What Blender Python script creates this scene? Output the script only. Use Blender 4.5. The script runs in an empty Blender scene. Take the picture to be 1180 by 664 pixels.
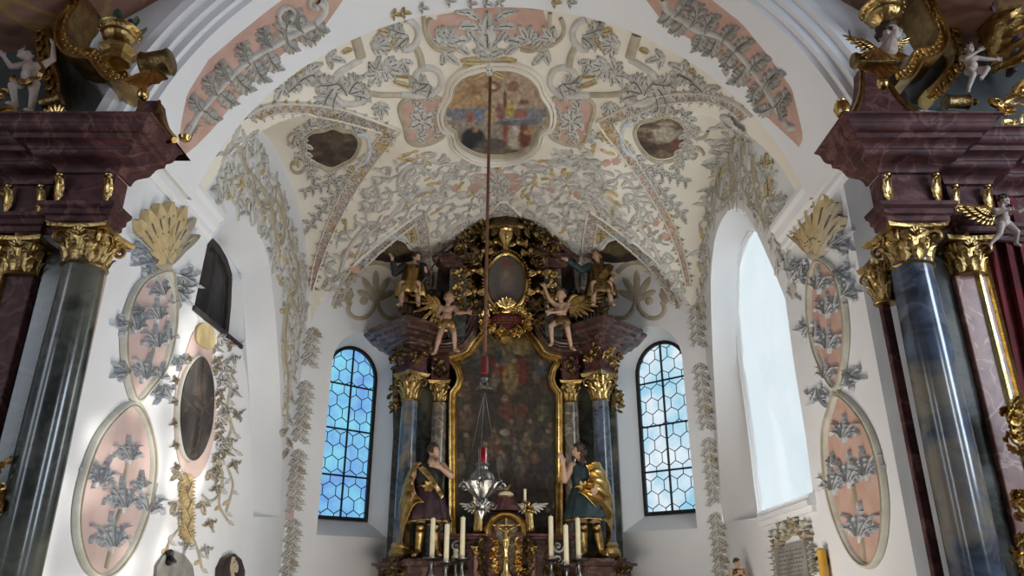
import bpy, bmesh, math, random
from math import sin, cos, pi, sqrt, hypot, atan2, radians
from mathutils import Vector, Matrix, noise
from mathutils.bvhtree import BVHTree
from mathutils.geometry import delaunay_2d_cdt

SC = bpy.context.scene
COL = SC.collection
F = 852.0
PITCH = radians(21.6)
CP, SP = cos(PITCH), sin(PITCH)
EYE = 1.6
CAMP = Vector((0, 0, EYE))

def ray(u, v):
    a = (u - 590) / F
    b = (332 - v) / F
    return Vector((a, CP - SP * b, SP + CP * b))
def PD(u, v, y):
    d = ray(u, v)
    return CAMP + d * (y / d.y)
def PX(u, v, x):
    d = ray(u, v)
    return CAMP + d * (x / d.x)
def mpp(u, v, y):            # metres per pixel at depth y
    return y / ray(u, v).y / F

# ------------------------------------------------------------------ materials
MATS = {}
def srgb(r, g, b):
    def f(c):
        c /= 255.0
        return c / 12.92 if c <= .04045 else ((c + .055) / 1.055) ** 2.4
    return (f(r), f(g), f(b), 1)
def mat(name, c1, c2=None, scale=6.0, rough=.7, metal=0.0, bump=0.0, bscale=30.0, detail=6, lo=.35, hi=.65, spec=.5,
        veins=None, vscale=3.0, distort=0.0, coat=0.0, patch=None):
    m = bpy.data.materials.new(name)
    m.use_nodes = True
    nt = m.node_tree
    N, L = nt.nodes, nt.links
    b = N['Principled BSDF']
    b.inputs['Roughness'].default_value = rough
    b.inputs['Metallic'].default_value = metal
    b.inputs['Specular IOR Level'].default_value = spec
    if coat:
        b.inputs['Coat Weight'].default_value = coat
        b.inputs['Coat Roughness'].default_value = .08
    tc = N.new('ShaderNodeTexCoord')
    if c2 is None:
        c2 = tuple(min(1, x * .88) for x in c1[:3]) + (1,)
    nz = N.new('ShaderNodeTexNoise')
    nz.inputs['Scale'].default_value = scale
    nz.inputs['Detail'].default_value = detail
    nz.inputs['Distortion'].default_value = distort
    L.new(tc.outputs['Object'], nz.inputs['Vector'])
    rp = N.new('ShaderNodeValToRGB')
    rp.color_ramp.elements[0].position = lo
    rp.color_ramp.elements[1].position = hi
    rp.color_ramp.elements[0].color = c1
    rp.color_ramp.elements[1].color = c2
    L.new(nz.outputs['Fac'], rp.inputs['Fac'])
    out = rp.outputs['Color']
    if patch:
        n4 = N.new('ShaderNodeTexNoise'); n4.inputs['Scale'].default_value = 1.5; n4.inputs['Detail'].default_value = 7; n4.inputs['Distortion'].default_value = .6
        L.new(tc.outputs['Object'], n4.inputs['Vector'])
        r4 = N.new('ShaderNodeMapRange'); r4.inputs['From Min'].default_value = .52; r4.inputs['From Max'].default_value = .62; r4.inputs['To Max'].default_value = .85
        L.new(n4.outputs['Fac'], r4.inputs['Value'])
        m4 = N.new('ShaderNodeMix'); m4.data_type = 'RGBA'; L.new(r4.outputs[0], m4.inputs['Factor']); L.new(out, m4.inputs[6]); m4.inputs[7].default_value = patch
        out = m4.outputs[2]
    if veins:
        n2 = N.new('ShaderNodeTexNoise')
        n2.inputs['Scale'].default_value = vscale
        n2.inputs['Detail'].default_value = 8
        n2.inputs['Distortion'].default_value = 1.2
        L.new(tc.outputs['Object'], n2.inputs['Vector'])
        r2 = N.new('ShaderNodeValToRGB')
        e = r2.color_ramp.elements
        e[0].position = .47; e[0].color = (0, 0, 0, 1)
        e[1].position = .53; e[1].color = (0, 0, 0, 1)
        q = e.new(.5); q.color = (1, 1, 1, 1)
        L.new(n2.outputs['Fac'], r2.inputs['Fac'])
        mx = N.new('ShaderNodeMix'); mx.data_type = 'RGBA'
        L.new(r2.outputs['Color'], mx.inputs['Factor'])
        L.new(out, mx.inputs[6])
        mx.inputs[7].default_value = veins
        out = mx.outputs[2]
    L.new(out, b.inputs['Base Color'])
    if bump:
        n3 = N.new('ShaderNodeTexNoise')
        n3.inputs['Scale'].default_value = bscale
        n3.inputs['Detail'].default_value = 5
        L.new(tc.outputs['Object'], n3.inputs['Vector'])
        bp = N.new('ShaderNodeBump')
        bp.inputs['Strength'].default_value = bump
        bp.inputs['Distance'].default_value = .02
        L.new(n3.outputs['Fac'], bp.inputs['Height'])
        L.new(bp.outputs['Normal'], b.inputs['Normal'])
    MATS[name] = m
    return m

mat('plaster', srgb(230, 231, 233), srgb(223, 224, 227), 1.0, .85, bump=.08, bscale=9)
mat('plaster_cream', srgb(232, 226, 214), srgb(224, 216, 202), 1.0, .85, bump=.06, bscale=9)
mat('plaster_grey', srgb(160, 163, 170), srgb(146, 150, 156), 2.5, .8, bump=.05)
mat('stucco_grey', srgb(204, 201, 194), srgb(184, 182, 176), 7, .8, bump=.15, bscale=40)
mat('stucco_blue', srgb(212, 216, 220), srgb(186, 192, 198), 9, .8, bump=.15, bscale=40)
mat('stucco_pink', srgb(200, 167, 153), srgb(186, 150, 136), 4, .85, bump=.05)
mat('stucco_rose', srgb(202, 178, 172), srgb(190, 166, 160), 4, .85, bump=.05)
mat('stucco_ochre', srgb(206, 186, 140), srgb(186, 164, 120), 8, .8, bump=.12, bscale=40)
mat('stucco_tan', srgb(186, 176, 154), srgb(164, 152, 130), 6, .8, bump=.1)
mat('stucco_line', srgb(88, 82, 78), srgb(108, 100, 94), 9, .9)
mat('pale_rim', srgb(204, 204, 194), srgb(184, 182, 168), 6, .75, bump=.08)
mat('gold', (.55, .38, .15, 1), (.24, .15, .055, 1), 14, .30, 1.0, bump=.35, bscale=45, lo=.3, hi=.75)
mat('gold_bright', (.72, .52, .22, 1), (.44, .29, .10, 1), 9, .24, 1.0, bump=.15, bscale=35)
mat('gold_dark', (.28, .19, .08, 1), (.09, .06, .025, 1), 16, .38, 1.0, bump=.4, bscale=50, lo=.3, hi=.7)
mat('red_marble', srgb(92, 60, 60), srgb(62, 40, 42), 5, .5, spec=.15, bump=.03, veins=srgb(112, 80, 76), vscale=2.6, distort=1.5)
mat('brown_marble', srgb(84, 56, 48), srgb(48, 32, 30), 6, .3, bump=.04, veins=srgb(118, 92, 80), vscale=3, distort=1.5)
mat('pink_marble', srgb(156, 112, 98), srgb(120, 82, 74), 5, .3, veins=srgb(188, 152, 136), vscale=3.4, distort=1.5)
mat('blue_marble', srgb(82, 96, 118), srgb(50, 58, 70), 2.6, .18, veins=srgb(98, 104, 114), vscale=1.7, distort=2.0, coat=.4, patch=srgb(128, 120, 104))
mat('ochre_marble', srgb(128, 116, 96), srgb(92, 88, 82), 4, .16, veins=srgb(160, 150, 130), vscale=2.2, distort=2.0, coat=.5)
mat('green_marble', srgb(66, 72, 66), srgb(38, 43, 42), 3, .2, veins=srgb(82, 86, 78), vscale=2.0, distort=2.0, coat=.3, patch=srgb(104, 104, 94))
mat('dark_panel', srgb(64, 70, 68), srgb(44, 48, 48), 3, .5, bump=.05)
mat('altar_dark', srgb(62, 50, 44), srgb(36, 30, 28), 4, .4, bump=.08)
mat('skin', srgb(196, 160, 136), srgb(176, 138, 116), 8, .5)
mat('skin_pale', srgb(176, 160, 150), srgb(156, 138, 128), 8, .5)
mat('hair_brown', srgb(70, 48, 36), srgb(44, 30, 24), 30, .6, bump=.5, bscale=60)
mat('cloth_purple', srgb(66, 38, 48), srgb(42, 24, 32), 8, .6)
mat('cloth_teal', srgb(36, 62, 66), srgb(24, 40, 46), 8, .6)
mat('cloth_dark', srgb(44, 46, 46), srgb(28, 28, 30), 8, .6)
mat('velvet', srgb(104, 16, 26), srgb(66, 8, 16), 5, .8)
mat('red_glass', srgb(140, 10, 30), srgb(96, 4, 18), 5, .15, coat=.6)
mat('silver', (.36, .36, .35, 1), (.13, .13, .13, 1), 14, .3, 1.0, bump=.3, bscale=50)
mat('wax', srgb(236, 226, 196), srgb(224, 212, 178), 6, .5)
mat('wax_yellow', srgb(214, 168, 62), srgb(196, 148, 46), 6, .5)
mat('iron', srgb(30, 30, 32), srgb(20, 20, 22), 9, .5)
mat('rope', srgb(110, 72, 52), srgb(84, 54, 40), 30, .8)
mat('dark_wood', srgb(58, 50, 48), srgb(40, 34, 34), 12, .55, bump=.1)
mat('dark_picture', srgb(66, 62, 60), srgb(48, 44, 44), 5, .55, veins=srgb(92, 78, 66), vscale=2.0)
mat('stone', srgb(150, 148, 142), srgb(120, 118, 112), 5, .75, bump=.15)
mat('floor_stone', srgb(150, 128, 104), srgb(128, 106, 84), 3, .6)
mat('dark_glass', srgb(70, 70, 72), srgb(40, 40, 42), 2, .2)
mat('white_cushion', srgb(220, 206, 186), srgb(196, 176, 150), 6, .7)
mat('fruit_green', srgb(44, 66, 48), srgb(30, 44, 34), 7, .5)
mat('fruit_blue', srgb(52, 62, 92), srgb(36, 42, 64), 7, .45)
mat('fruit_plum', srgb(84, 52, 66), srgb(58, 36, 46), 7, .45)

def glow_mat(name, c1, c2, strength, scale=2.0, sun=0.0):
    m = bpy.data.materials.new(name); m.use_nodes = True
    nt = m.node_tree; N, L = nt.nodes, nt.links
    N.clear()
    o = N.new('ShaderNodeOutputMaterial')
    tc = N.new('ShaderNodeTexCoord')
    nz = N.new('ShaderNodeTexNoise'); nz.inputs['Scale'].default_value = scale; nz.inputs['Detail'].default_value = 3
    L.new(tc.outputs['Object'], nz.inputs['Vector'])
    rp = N.new('ShaderNodeValToRGB')
    rp.color_ramp.elements[0].position = .38; rp.color_ramp.elements[1].position = .62
    rp.color_ramp.elements[0].color = c1; rp.color_ramp.elements[1].color = c2
    L.new(nz.outputs['Fac'], rp.inputs['Fac'])
    e = N.new('ShaderNodeEmission'); e.inputs['Strength'].default_value = strength
    L.new(rp.outputs['Color'], e.inputs['Color'])
    g = N.new('ShaderNodeBsdfGlossy'); g.inputs['Roughness'].default_value = .12
    ad = N.new('ShaderNodeMixShader'); ad.inputs[0].default_value = .06
    L.new(e.outputs[0], ad.inputs[1]); L.new(g.outputs[0], ad.inputs[2])
    last = ad.outputs[0]
    if sun:
        t = N.new('ShaderNodeBsdfTransparent')
        n2 = N.new('ShaderNodeTexNoise'); n2.inputs['Scale'].default_value = 1.5; n2.inputs['Detail'].default_value = 2
        L.new(tc.outputs['Object'], n2.inputs['Vector'])
        r2 = N.new('ShaderNodeMapRange')
        r2.inputs['From Min'].default_value = .46; r2.inputs['From Max'].default_value = .7
        r2.inputs['To Min'].default_value = 0; r2.inputs['To Max'].default_value = sun
        L.new(n2.outputs['Fac'], r2.inputs['Value'])
        mx = N.new('ShaderNodeMixShader')
        L.new(r2.outputs[0], mx.inputs[0])
        L.new(last, mx.inputs[1]); L.new(t.outputs[0], mx.inputs[2])
        last = mx.outputs[0]
    L.new(last, o.inputs['Surface'])
    MATS[name] = m
glow_mat('glass_blue', srgb(120, 170, 236), srgb(140, 220, 246), 1.0, 2.2)
glow_mat('glass_pale', srgb(232, 242, 250), srgb(150, 208, 234), 1.05, 1.6)
glow_mat('glass_white', srgb(226, 239, 244), srgb(218, 234, 240), 1.0, .5, sun=.4)

def vmat(name, rough=.6):
    m = bpy.data.materials.new(name); m.use_nodes = True
    nt = m.node_tree; N, L = nt.nodes, nt.links
    b = N['Principled BSDF']; b.inputs['Roughness'].default_value = rough
    a = N.new('ShaderNodeVertexColor'); a.layer_name = 'Col'
    nz = N.new('ShaderNodeTexNoise'); nz.inputs['Scale'].default_value = 14; nz.inputs['Detail'].default_value = 6
    tc = N.new('ShaderNodeTexCoord'); L.new(tc.outputs['Object'], nz.inputs['Vector'])
    mr = N.new('ShaderNodeMapRange'); mr.inputs['To Min'].default_value = .65; mr.inputs['To Max'].default_value = 1.35
    L.new(nz.outputs['Fac'], mr.inputs['Value'])
    mx = N.new('ShaderNodeMix'); mx.data_type = 'RGBA'; mx.blend_type = 'MULTIPLY'; mx.inputs['Factor'].default_value = 1
    L.new(a.outputs['Color'], mx.inputs[6]); L.new(mr.outputs[0], mx.inputs[7])
    L.new(mx.outputs[2], b.inputs['Base Color'])
    MATS[name] = m
vmat('oil_paint', .4)
vmat('fresco', .85)

# ------------------------------------------------------------------ objects
ORG = {}
def tag(o, label=None, cat=None, group=None, kind=None):
    if label: o['label'] = label
    if cat: o['category'] = cat
    if group: o['group'] = group
    if kind: o['kind'] = kind
    return o
def thing(name, label, cat, loc, group=None):
    o = bpy.data.objects.new(name, None)
    o.empty_display_size = .1
    COL.objects.link(o)
    o.location = loc
    ORG[o] = Vector(loc)
    tag(o, label, cat, group)
    return o

class MB:
    def __init__(s):
        s.v = []; s.f = []; s.m = []
    def add(s, verts, faces, mi=0, M=None):
        o = len(s.v)
        if M is not None:
            verts = [M @ Vector(p) for p in verts]
        s.v.extend([tuple(p) for p in verts])
        for f in faces:
            s.f.append(tuple(i + o for i in f)); s.m.append(mi)
        return s
    def box(s, c, size, mi=0, M=None, taper=1.0):
        x, y, z = size[0] / 2, size[1] / 2, size[2] / 2
        c = Vector(c)
        vs = []
        for dz in (-1, 1):
            k = taper if dz > 0 else 1
            for dx, dy in ((-1, -1), (1, -1), (1, 1), (-1, 1)):
                vs.append(c + Vector((dx * x * k, dy * y * k, dz * z)))
        s.add(vs, [(0, 3, 2, 1), (4, 5, 6, 7), (0, 1, 5, 4), (1, 2, 6, 5), (2, 3, 7, 6), (3, 0, 4, 7)], mi, M)
        return s
    def grid(s, rows, mi=0, M=None, closed=False):
        n = len(rows[0]); vs = [p for r in rows for p in r]; fs = []
        for i in range(len(rows) - 1):
            for j in range(n if closed else n - 1):
                a = i * n + j; b = i * n + (j + 1) % n
                fs.append((a, b, b + n, a + n))
        s.add(vs, fs, mi, M)
        return s
    def lathe(s, prof, c=(0, 0, 0), seg=20, mi=0, M=None, ell=(1, 1), ripple=None):
        rows = []
        for r, z in prof:
            row = []
            for k in range(seg):
                t = 2 * pi * k / seg
                rr = r
                if ripple: rr = r * (1 + ripple[1] * cos(ripple[0] * t))
                row.append(Vector((c[0] + rr * ell[0] * cos(t), c[1] + rr * ell[1] * sin(t), c[2] + z)))
            rows.append(row)
        s.grid(rows, mi, M, True)
        n = len(s.v)
        o0 = n - len(prof) * seg
        s.f.append(tuple(o0 + k for k in reversed(range(seg)))); s.m.append(mi)
        s.f.append(tuple(n - seg + k for k in range(seg))); s.m.append(mi)
        return s
    def ell(s, c, r, mi=0, M=None, seg=12, ring=8):
        if not hasattr(r, '__len__'): r = (r, r, r)
        rows = []
        for i in range(ring + 1):
            ph = -pi / 2 + pi * i / ring
            k = max(.02, cos(ph))
            rows.append([Vector((k * cos(2 * pi * j / seg) * r[0], k * sin(2 * pi * j / seg) * r[1], sin(ph) * r[2])) for j in range(seg)])
        T = Matrix.Translation(Vector(c))
        if M is not None: T = T @ M.to_4x4()
        o0 = len(s.v)
        s.grid(rows, mi, T, True)
        n = len(s.v)
        s.f.append(tuple(o0 + k for k in reversed(range(seg)))); s.m.append(mi)
        s.f.append(tuple(n - seg + k for k in range(seg))); s.m.append(mi)
        return s
    def tube(s, pts, rad, seg=8, mi=0, flat=None):
        pts = [Vector(p) for p in pts]
        n = len(pts)
        if not hasattr(rad, '__len__'): rad = [rad] * n
        rows = []; up = None
        for i in range(n):
            t = (pts[min(n - 1, i + 1)] - pts[max(0, i - 1)])
            if t.length < 1e-9: t = Vector((0, 0, 1))
            t.normalize()
            if up is None:
                up = t.orthogonal().normalized()
                if flat is not None:
                    up = (Vector(flat) - t * t.dot(Vector(flat))).normalized()
            else:
                if flat is not None: up = Vector(flat)
                up = up - t * t.dot(up)
                up = up.normalized() if up.length > 1e-6 else t.orthogonal().normalized()
            w = t.cross(up)
            rows.append([pts[i] + (up * cos(2 * pi * k / seg) + w * sin(2 * pi * k / seg)) * rad[i] for k in range(seg)])
        o0 = len(s.v)
        s.grid(rows, mi, None, True)
        m = len(s.v)
        s.f.append(tuple(o0 + k for k in reversed(range(seg)))); s.m.append(mi)
        s.f.append(tuple(m - seg + k for k in range(seg))); s.m.append(mi)
        return s
    def cap(s, a, b, ra, rb, mi=0, seg=10):
        a, b = Vector(a), Vector(b)
        d = b - a
        if d.length < 1e-6:
            return s.ell(a, ra, mi)
        d.normalize()
        pts = []; rs = []
        for k in range(4):
            t = k / 4 * pi / 2
            pts.append(a - d * ra * cos(t)); rs.append(max(ra * .05, ra * sin(t)))
        pts.append(a); rs.append(ra); pts.append(b); rs.append(rb)
        for k in range(1, 5):
            t = k / 4 * pi / 2
            pts.append(b + d * rb * sin(t)); rs.append(max(rb * .05, rb * cos(t)))
        return s.tube(pts, rs, seg, mi)
    def sweep(s, path, prof, A, B, mi=0, closed=False):
        """profile (a,b) swept along path: a along in-plane normal, b along fixed direction B; A = plane normal used for the in-plane normal"""
        path = [Vector(p) for p in path]; n = len(path); B = Vector(B).normalized()
        rows = []
        for i in range(n):
            p0 = path[(i - 1) % n] if (closed or i > 0) else None
            p1 = path[(i + 1) % n] if (closed or i < n - 1) else None
            t0 = (path[i] - p0) if p0 is not None else None
            t1 = (p1 - path[i]) if p1 is not None else None
            def nn(t):
                q = t.cross(B); return q.normalized()
            if t0 is None: m = nn(t1)
            elif t1 is None: m = nn(t0)
            else:
                a, b = nn(t0), nn(t1)
                m = a + b
                if m.length < 1e-4: m = a.copy()
                m.normalize()
                m = m / max(.4, m.dot(a))
            rows.append([path[i] + m * q[0] + B * q[1] for q in prof])
        if closed: rows.append(rows[0])
        s.grid(rows, mi)
        if not closed:
            k = len(prof); m = len(s.v); o0 = m - len(rows) * k
            s.f.append(tuple(o0 + i for i in range(k))); s.m.append(mi)
            s.f.append(tuple(m - k + i for i in reversed(range(k)))); s.m.append(mi)
        return s
    def prism(s, poly, d, mi=0):
        """closed 3D polygon (planar) extruded by vector d"""
        n = len(poly); d = Vector(d)
        vs = [Vector(p) for p in poly] + [Vector(p) + d for p in poly]
        fs = [tuple(range(n)), tuple(reversed(range(n, 2 * n)))]
        for i in range(n):
            j = (i + 1) % n
            fs.append((i, i + n, j + n, j))
        s.add(vs, fs, mi)
        return s
    def leaf(s, base, d, nrm, L, W, curl=.5, mi=0, lobes=4, n=9):
        base = Vector(base); d = Vector(d).normalized(); nrm = Vector(nrm)
        nrm = (nrm - d * nrm.dot(d))
        nrm = nrm.normalized() if nrm.length > 1e-6 else d.orthogonal().normalized()
        sd = d.cross(nrm)
        rows = []
        for i in range(n + 1):
            t = i / n
            w = W * (sin(pi * (t * .86 + .1)) ** .7) * (.68 + .32 * abs(cos(lobes * pi * t)))
            if i == n: w = W * .08
            a = curl * t * t * 2.2
            p = base + d * (L * (t - .18 * curl * t * t)) + nrm * (L * .45 * curl * t * t)
            if t > .75: p = p - d * (L * .5 * curl * (t - .75))
            row = []
            for q, hgt in ((-1, -.25), (-.5, .12), (0, -.04), (.5, .12), (1, -.25)):
                row.append(p + sd * (w * q) + nrm * (w * hgt + W * .05))
            rows.append(row)
        s.grid(rows, mi)
        return s
    def build(s, name, mats, parent=None, smooth=True, angle=40, thick=0, bevel=0):
        me = bpy.data.meshes.new(name)
        og = ORG.get(parent, Vector((0, 0, 0))) if parent else Vector((0, 0, 0))
        used = sorted(set(i for f in s.f for i in f)); ix = {a: b for b, a in enumerate(used)}
        s.v = [s.v[i] for i in used]; s.f = [tuple(ix[i] for i in f) for f in s.f]
        me.from_pydata([(p[0] - og.x, p[1] - og.y, p[2] - og.z) for p in s.v], [], s.f)
        if not isinstance(mats, (list, tuple)): mats = [mats]
        for m in mats: me.materials.append(MATS[m] if isinstance(m, str) else m)
        me.polygons.foreach_set('material_index', s.m)
        me.update()
        o = bpy.data.objects.new(name, me)
        COL.objects.link(o)
        fin(o, me, smooth, angle)
        if parent:
            o.parent = parent
        ORG[o] = og
        if thick:
            md = o.modifiers.new('thick', 'SOLIDIFY'); md.thickness = thick; md.offset = 0
        if bevel:
            md = o.modifiers.new('bevel', 'BEVEL'); md.width = bevel; md.segments = 2; md.limit_method = 'ANGLE'
        return o
def fin(o, me, smooth, angle=40):
    if smooth:
        me.polygons.foreach_set('use_smooth', [True] * len(me.polygons))
        try: me.set_sharp_from_angle(angle=radians(angle))
        except Exception: pass
def recalc(o):
    bm = bmesh.new(); bm.from_mesh(o.data)
    bmesh.ops.recalc_face_normals(bm, faces=bm.faces[:])
    bm.to_mesh(o.data); bm.free()
    return o

def remesh_build(mb, name, mats, parent, voxel, it=4, fac=.5):
    me = bpy.data.meshes.new('tmp'); me.from_pydata(mb.v, [], mb.f)
    me.polygons.foreach_set('material_index', mb.m)
    me.update()
    bm = bmesh.new(); bm.from_mesh(me); bmesh.ops.recalc_face_normals(bm, faces=bm.faces[:]); bm.to_mesh(me); bm.free()
    o = bpy.data.objects.new('tmp', me); COL.objects.link(o)
    r = o.modifiers.new('r', 'REMESH'); r.mode = 'VOXEL'; r.voxel_size = voxel; r.use_smooth_shade = True
    q = o.modifiers.new('s', 'SMOOTH'); q.iterations = it; q.factor = fac
    dg = bpy.context.evaluated_depsgraph_get()
    m2 = bpy.data.meshes.new_from_object(o.evaluated_get(dg), depsgraph=dg)
    bpy.data.objects.remove(o)
    og = ORG.get(parent, Vector((0, 0, 0))) if parent else Vector((0, 0, 0))
    m2.transform(Matrix.Translation(-og))
    m2.materials.clear()
    m2.materials.append(MATS[mats])
    m2.polygons.foreach_set('material_index', [0] * len(m2.polygons))
    m2.polygons.foreach_set('use_smooth', [True] * len(m2.polygons))
    m2.name = name
    o = bpy.data.objects.new(name, m2); COL.objects.link(o)
    if parent: o.parent = parent
    ORG[o] = og
    return o

def inpoly(x, y, P):
    c = False; n = len(P); j = n - 1
    for i in range(n):
        if (P[i][1] > y) != (P[j][1] > y) and x < (P[j][0] - P[i][0]) * (y - P[i][1]) / (P[j][1] - P[i][1]) + P[i][0]:
            c = not c
        j = i
    return c
def planar(mb, outer, holes, f3, mi=0):
    vs = []; es = []
    for loop in [outer] + list(holes):
        o = len(vs); n = len(loop)
        vs += [Vector((p[0], p[1])) for p in loop]
        es += [(o + i, o + (i + 1) % n) for i in range(n)]
    r = delaunay_2d_cdt(vs, es, [], 0, 1e-5)
    fs = []
    for f in r[2]:
        cx = sum(r[0][i].x for i in f) / len(f); cy = sum(r[0][i].y for i in f) / len(f)
        if inpoly(cx, cy, outer) and not any(inpoly(cx, cy, h) for h in holes):
            fs.append(tuple(f))
    mb.add([f3(p.x, p.y) for p in r[0]], fs, mi)
def spline(pts, n=6, closed=False):
    out = []; N = len(pts)
    P = [Vector(p) for p in pts]
    rng = range(N if closed else N - 1)
    for i in rng:
        p0 = P[(i - 1) % N] if (closed or i > 0) else P[0]
        p1 = P[i]; p2 = P[(i + 1) % N]
        p3 = P[(i + 2) % N] if (closed or i + 2 < N) else P[-1]
        for k in range(n):
            t = k / n
            out.append(.5 * ((2 * p1) + (p2 - p0) * t + (2 * p0 - 5 * p1 + 4 * p2 - p3) * t * t + (3 * p1 - p0 - 3 * p2 + p3) * t ** 3))
    if not closed: out.append(P[-1])
    return out
# ------------------------------------------------------------------ shell of the chancel
XL, XR = -3.40, 3.16
X0, R = (XL + XR) / 2, (XR - XL) / 2
ZC = 2.88 + EYE
YN, YF = 5.55, 6.70          # near and far edge of the chancel arch
RA = R - .04
YC = 11.6                    # corner of side wall and apse
YA = YC - .4142 * R
YB = YA + R
Q = 1 / sqrt(2)
SHELL = []                   # objects that ornaments are laid on

def main_z(x, y):
    r = abs(x - X0) if y < YA else hypot(x - X0, y - YA)
    return ZC + sqrt(max(0, R * R - r * r))
def lun(s, w, hw, spring, h, slope, e=2.2):
    k = abs(s / hw)
    if k >= 1: return -9
    return EYE + spring + slope * w + h * (1 - k ** e) ** .5
def ceil_z(x, y):
    z = max(main_z(x, y), EYE + (3.76 if y < YC else 3.0))
    dx = abs(x - X0)
    z = max(z, lun(y - 9.3, R - dx, 2.35, 4.0, 1.76, .04))
    px, py = R - dx, y - YC                       # oblique wall
    w = (px - py) * Q
    s = (px + py) * Q - .4142 * R
    z = max(z, lun(s, w, 1.3, 3.7, 1.5, .32))
    z = max(z, lun(x - X0, YB - y, 1.3, 4.1, 1.85, .04))
    return z
def build_ceiling():
    mb = MB(); rows = []
    nx = 170
    ys = [YF + (YB - YF) * i / 230 for i in range(231)]
    for y in ys:
        hw = R if y <= YC else R - (y - YC)
        row = []
        for j in range(nx + 1):
            t = -pi / 2 + pi * j / nx
            x = X0 + hw * (sin(t) * .8 + (t / (pi / 2)) * .2)
            row.append(Vector((x, y, ceil_z(x, y))))
        rows.append(row)
    mb.grid(rows)
    o = mb.build('ceiling', 'plaster_cream', angle=30)
    tag(o, kind='structure'); SHELL.append(o)
    return o
CEIL = build_ceiling()

# --- chancel arch
mb = MB(); rows = []
ZI = EYE + 3.62
a0 = math.asin((ZI - ZC) / RA)
def arch_pts(r, n=60, ac=None):
    a = math.asin((ZI - ZC) / r) if ac is None else ac
    return [(X0 - r * cos(a + (pi - 2 * a) * k / n), ZC + r * sin(a + (pi - 2 * a) * k / n)) for k in range(n + 1)]
A1 = arch_pts(RA)
for y in (YN, YN + .25, YN + .6, YN + .9, YF):
    rows.append([Vector((p[0], y, p[1])) for p in A1])
rows.append([Vector((X0 + (p[0] - X0) * 1.05, YF, ZC + (p[1] - ZC) * 1.05)) for p in A1])
mb.grid(rows)
arch = mb.build('trim_1', 'plaster'); tag(arch, kind='structure'); SHELL.append(arch)
# archivolt mouldings on the nave side of the arch
mb = MB(); rows = []
prof = [(0, .0), (.0, -.03), (.05, -.05), (.06, -.09), (.12, -.10), (.14, -.15), (.20, -.16), (.23, -.21), (.31, -.22), (.34, -.17), (.38, -.14), (.40, 0)]
for r, dy in prof:
    rows.append([Vector((p[0], YN + dy, p[1])) for p in arch_pts(RA + r)])
mb.grid(rows)
tag(mb.build('trim_2', 'plaster', angle=25), kind='structure')
# nave east wall with the arch opening
mb = MB()
hole = [(XL, 0.0), (XL, ZI)] + A1 + [(XR, ZI), (XR, 0.0)]
outer = [(-7.2, 0), (-7.2, 9.2), (7, 9.2), (7, 0), (XR, 0), (XR, ZI)] + list(reversed(A1)) + [(XL, ZI), (XL, 0)]
planar(mb, outer, [], lambda x, z: (x, YN, z))
tag(mb.build('wall_nave_east', 'plaster', smooth=False), kind='structure')

# --- side walls with niches
def yz(u, v, X): 
    p = PX(u, v, X); return (p.y, p.z)
NL_out = [(256, 262), (267, 253), (278, 250.5), (287, 256), (295, 265), (303, 279), (308, 293), (311, 308), (313, 325), (317, 360), (319, 388), (322, 432), (324.5, 500), (325, 540), (322, 596)]
NL_in = [(252, 276), (257, 284), (262, 292), (266, 298), (270, 304), (274, 310), (276.5, 316), (278, 322), (279.5, 332), (281, 360), (283, 392), (286, 430), (289, 500), (290.5, 540), (292, 596)]
NL_rest = [(290.5, 545), (288, 480), (285.5, 440), (277.5, 397), (224, 352), (239, 281)]
mb = MB()
holeL = [yz(u, v, XL) for u, v in NL_out] + [yz(292, 596, XL)] + [yz(u, v, XL) for u, v in NL_rest]
planar(mb, [(YN, 0), (YC, 0), (YC, 8.0), (YN, 8.0)], [holeL], lambda y, z: (XL, y, z))
wl = mb.build('wall_left', 'plaster', smooth=False); tag(wl, kind='structure'); SHELL.append(wl)
mb = MB()
dep = [.4] * 11 + [.3, .2, .15, .12]
rows = [[PX(u, v, XL) for u, v in NL_out]]
for k in (.25, .5, .75, 1.0):
    row = []
    for (uo, vo), (ui, vi), d in zip(NL_out, NL_in, dep):
        a = PX(uo, vo, XL); b = PX(ui, vi, XL - d)
        p = a.lerp(b, k); row.append(p)
    rows.append(row)
mb.grid(rows)
mb.add([PX(322, 596, XL), PX(292, 596, XL - .12), PX(292, 596, XL)], [(0, 1, 2)])
jl = [((292, 596), (292, 596), .12), ((290.5, 545), (290.5, 540), .15), ((288, 480), (289, 500), .2), ((285.5, 440), (286, 430), .3), ((277.5, 397), (283, 392), .4)]
mb.grid([[PX(a[0], a[1], XL) for a, b, d in jl], [PX(b[0], b[1], XL - d) for a, b, d in jl]])
o = mb.build('wall_left_reveal', 'plaster', angle=50); tag(o, kind='structure')
# recess back wall and the small dark window in it
mb = MB()
pp = [(252, 270), (262, 291), (274, 309), (279, 330), (282, 392), (285.6, 440), (200, 372), (236, 262)]
mb.add([PX(u, v, XL - .42) for u, v in [(240, 255), (300, 255), (300, 470), (205, 440)]], [(0, 1, 2, 3)])
tag(mb.build('wall_left_recess', 'plaster', smooth=False), kind='structure')
w1 = thing('window_1', None, None, PX(250, 390, XL - .3)); tag(w1, kind='structure')
fr = [(240, 279), (249, 288), (257, 302), (262, 318), (261, 350), (257, 392), (210, 352), (226, 300)]
FR = [PX(u, v, XL - .3) for u, v in fr]
mb = MB(); mb.sweep(FR, [(-.06, -.04), (-.06, .04), (.05, .04), (.05, -.04), (-.06, -.04)], (1, 0, 0), (1, 0, 0), closed=True)
mb.tube([PX(249, 289, XL - .3), PX(236, 374, XL - .3)], .03)
mb.build('window_frame', 'dark_wood', w1, smooth=False)
mb = MB(); mb.add(FR, [tuple(range(len(FR)))])
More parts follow.
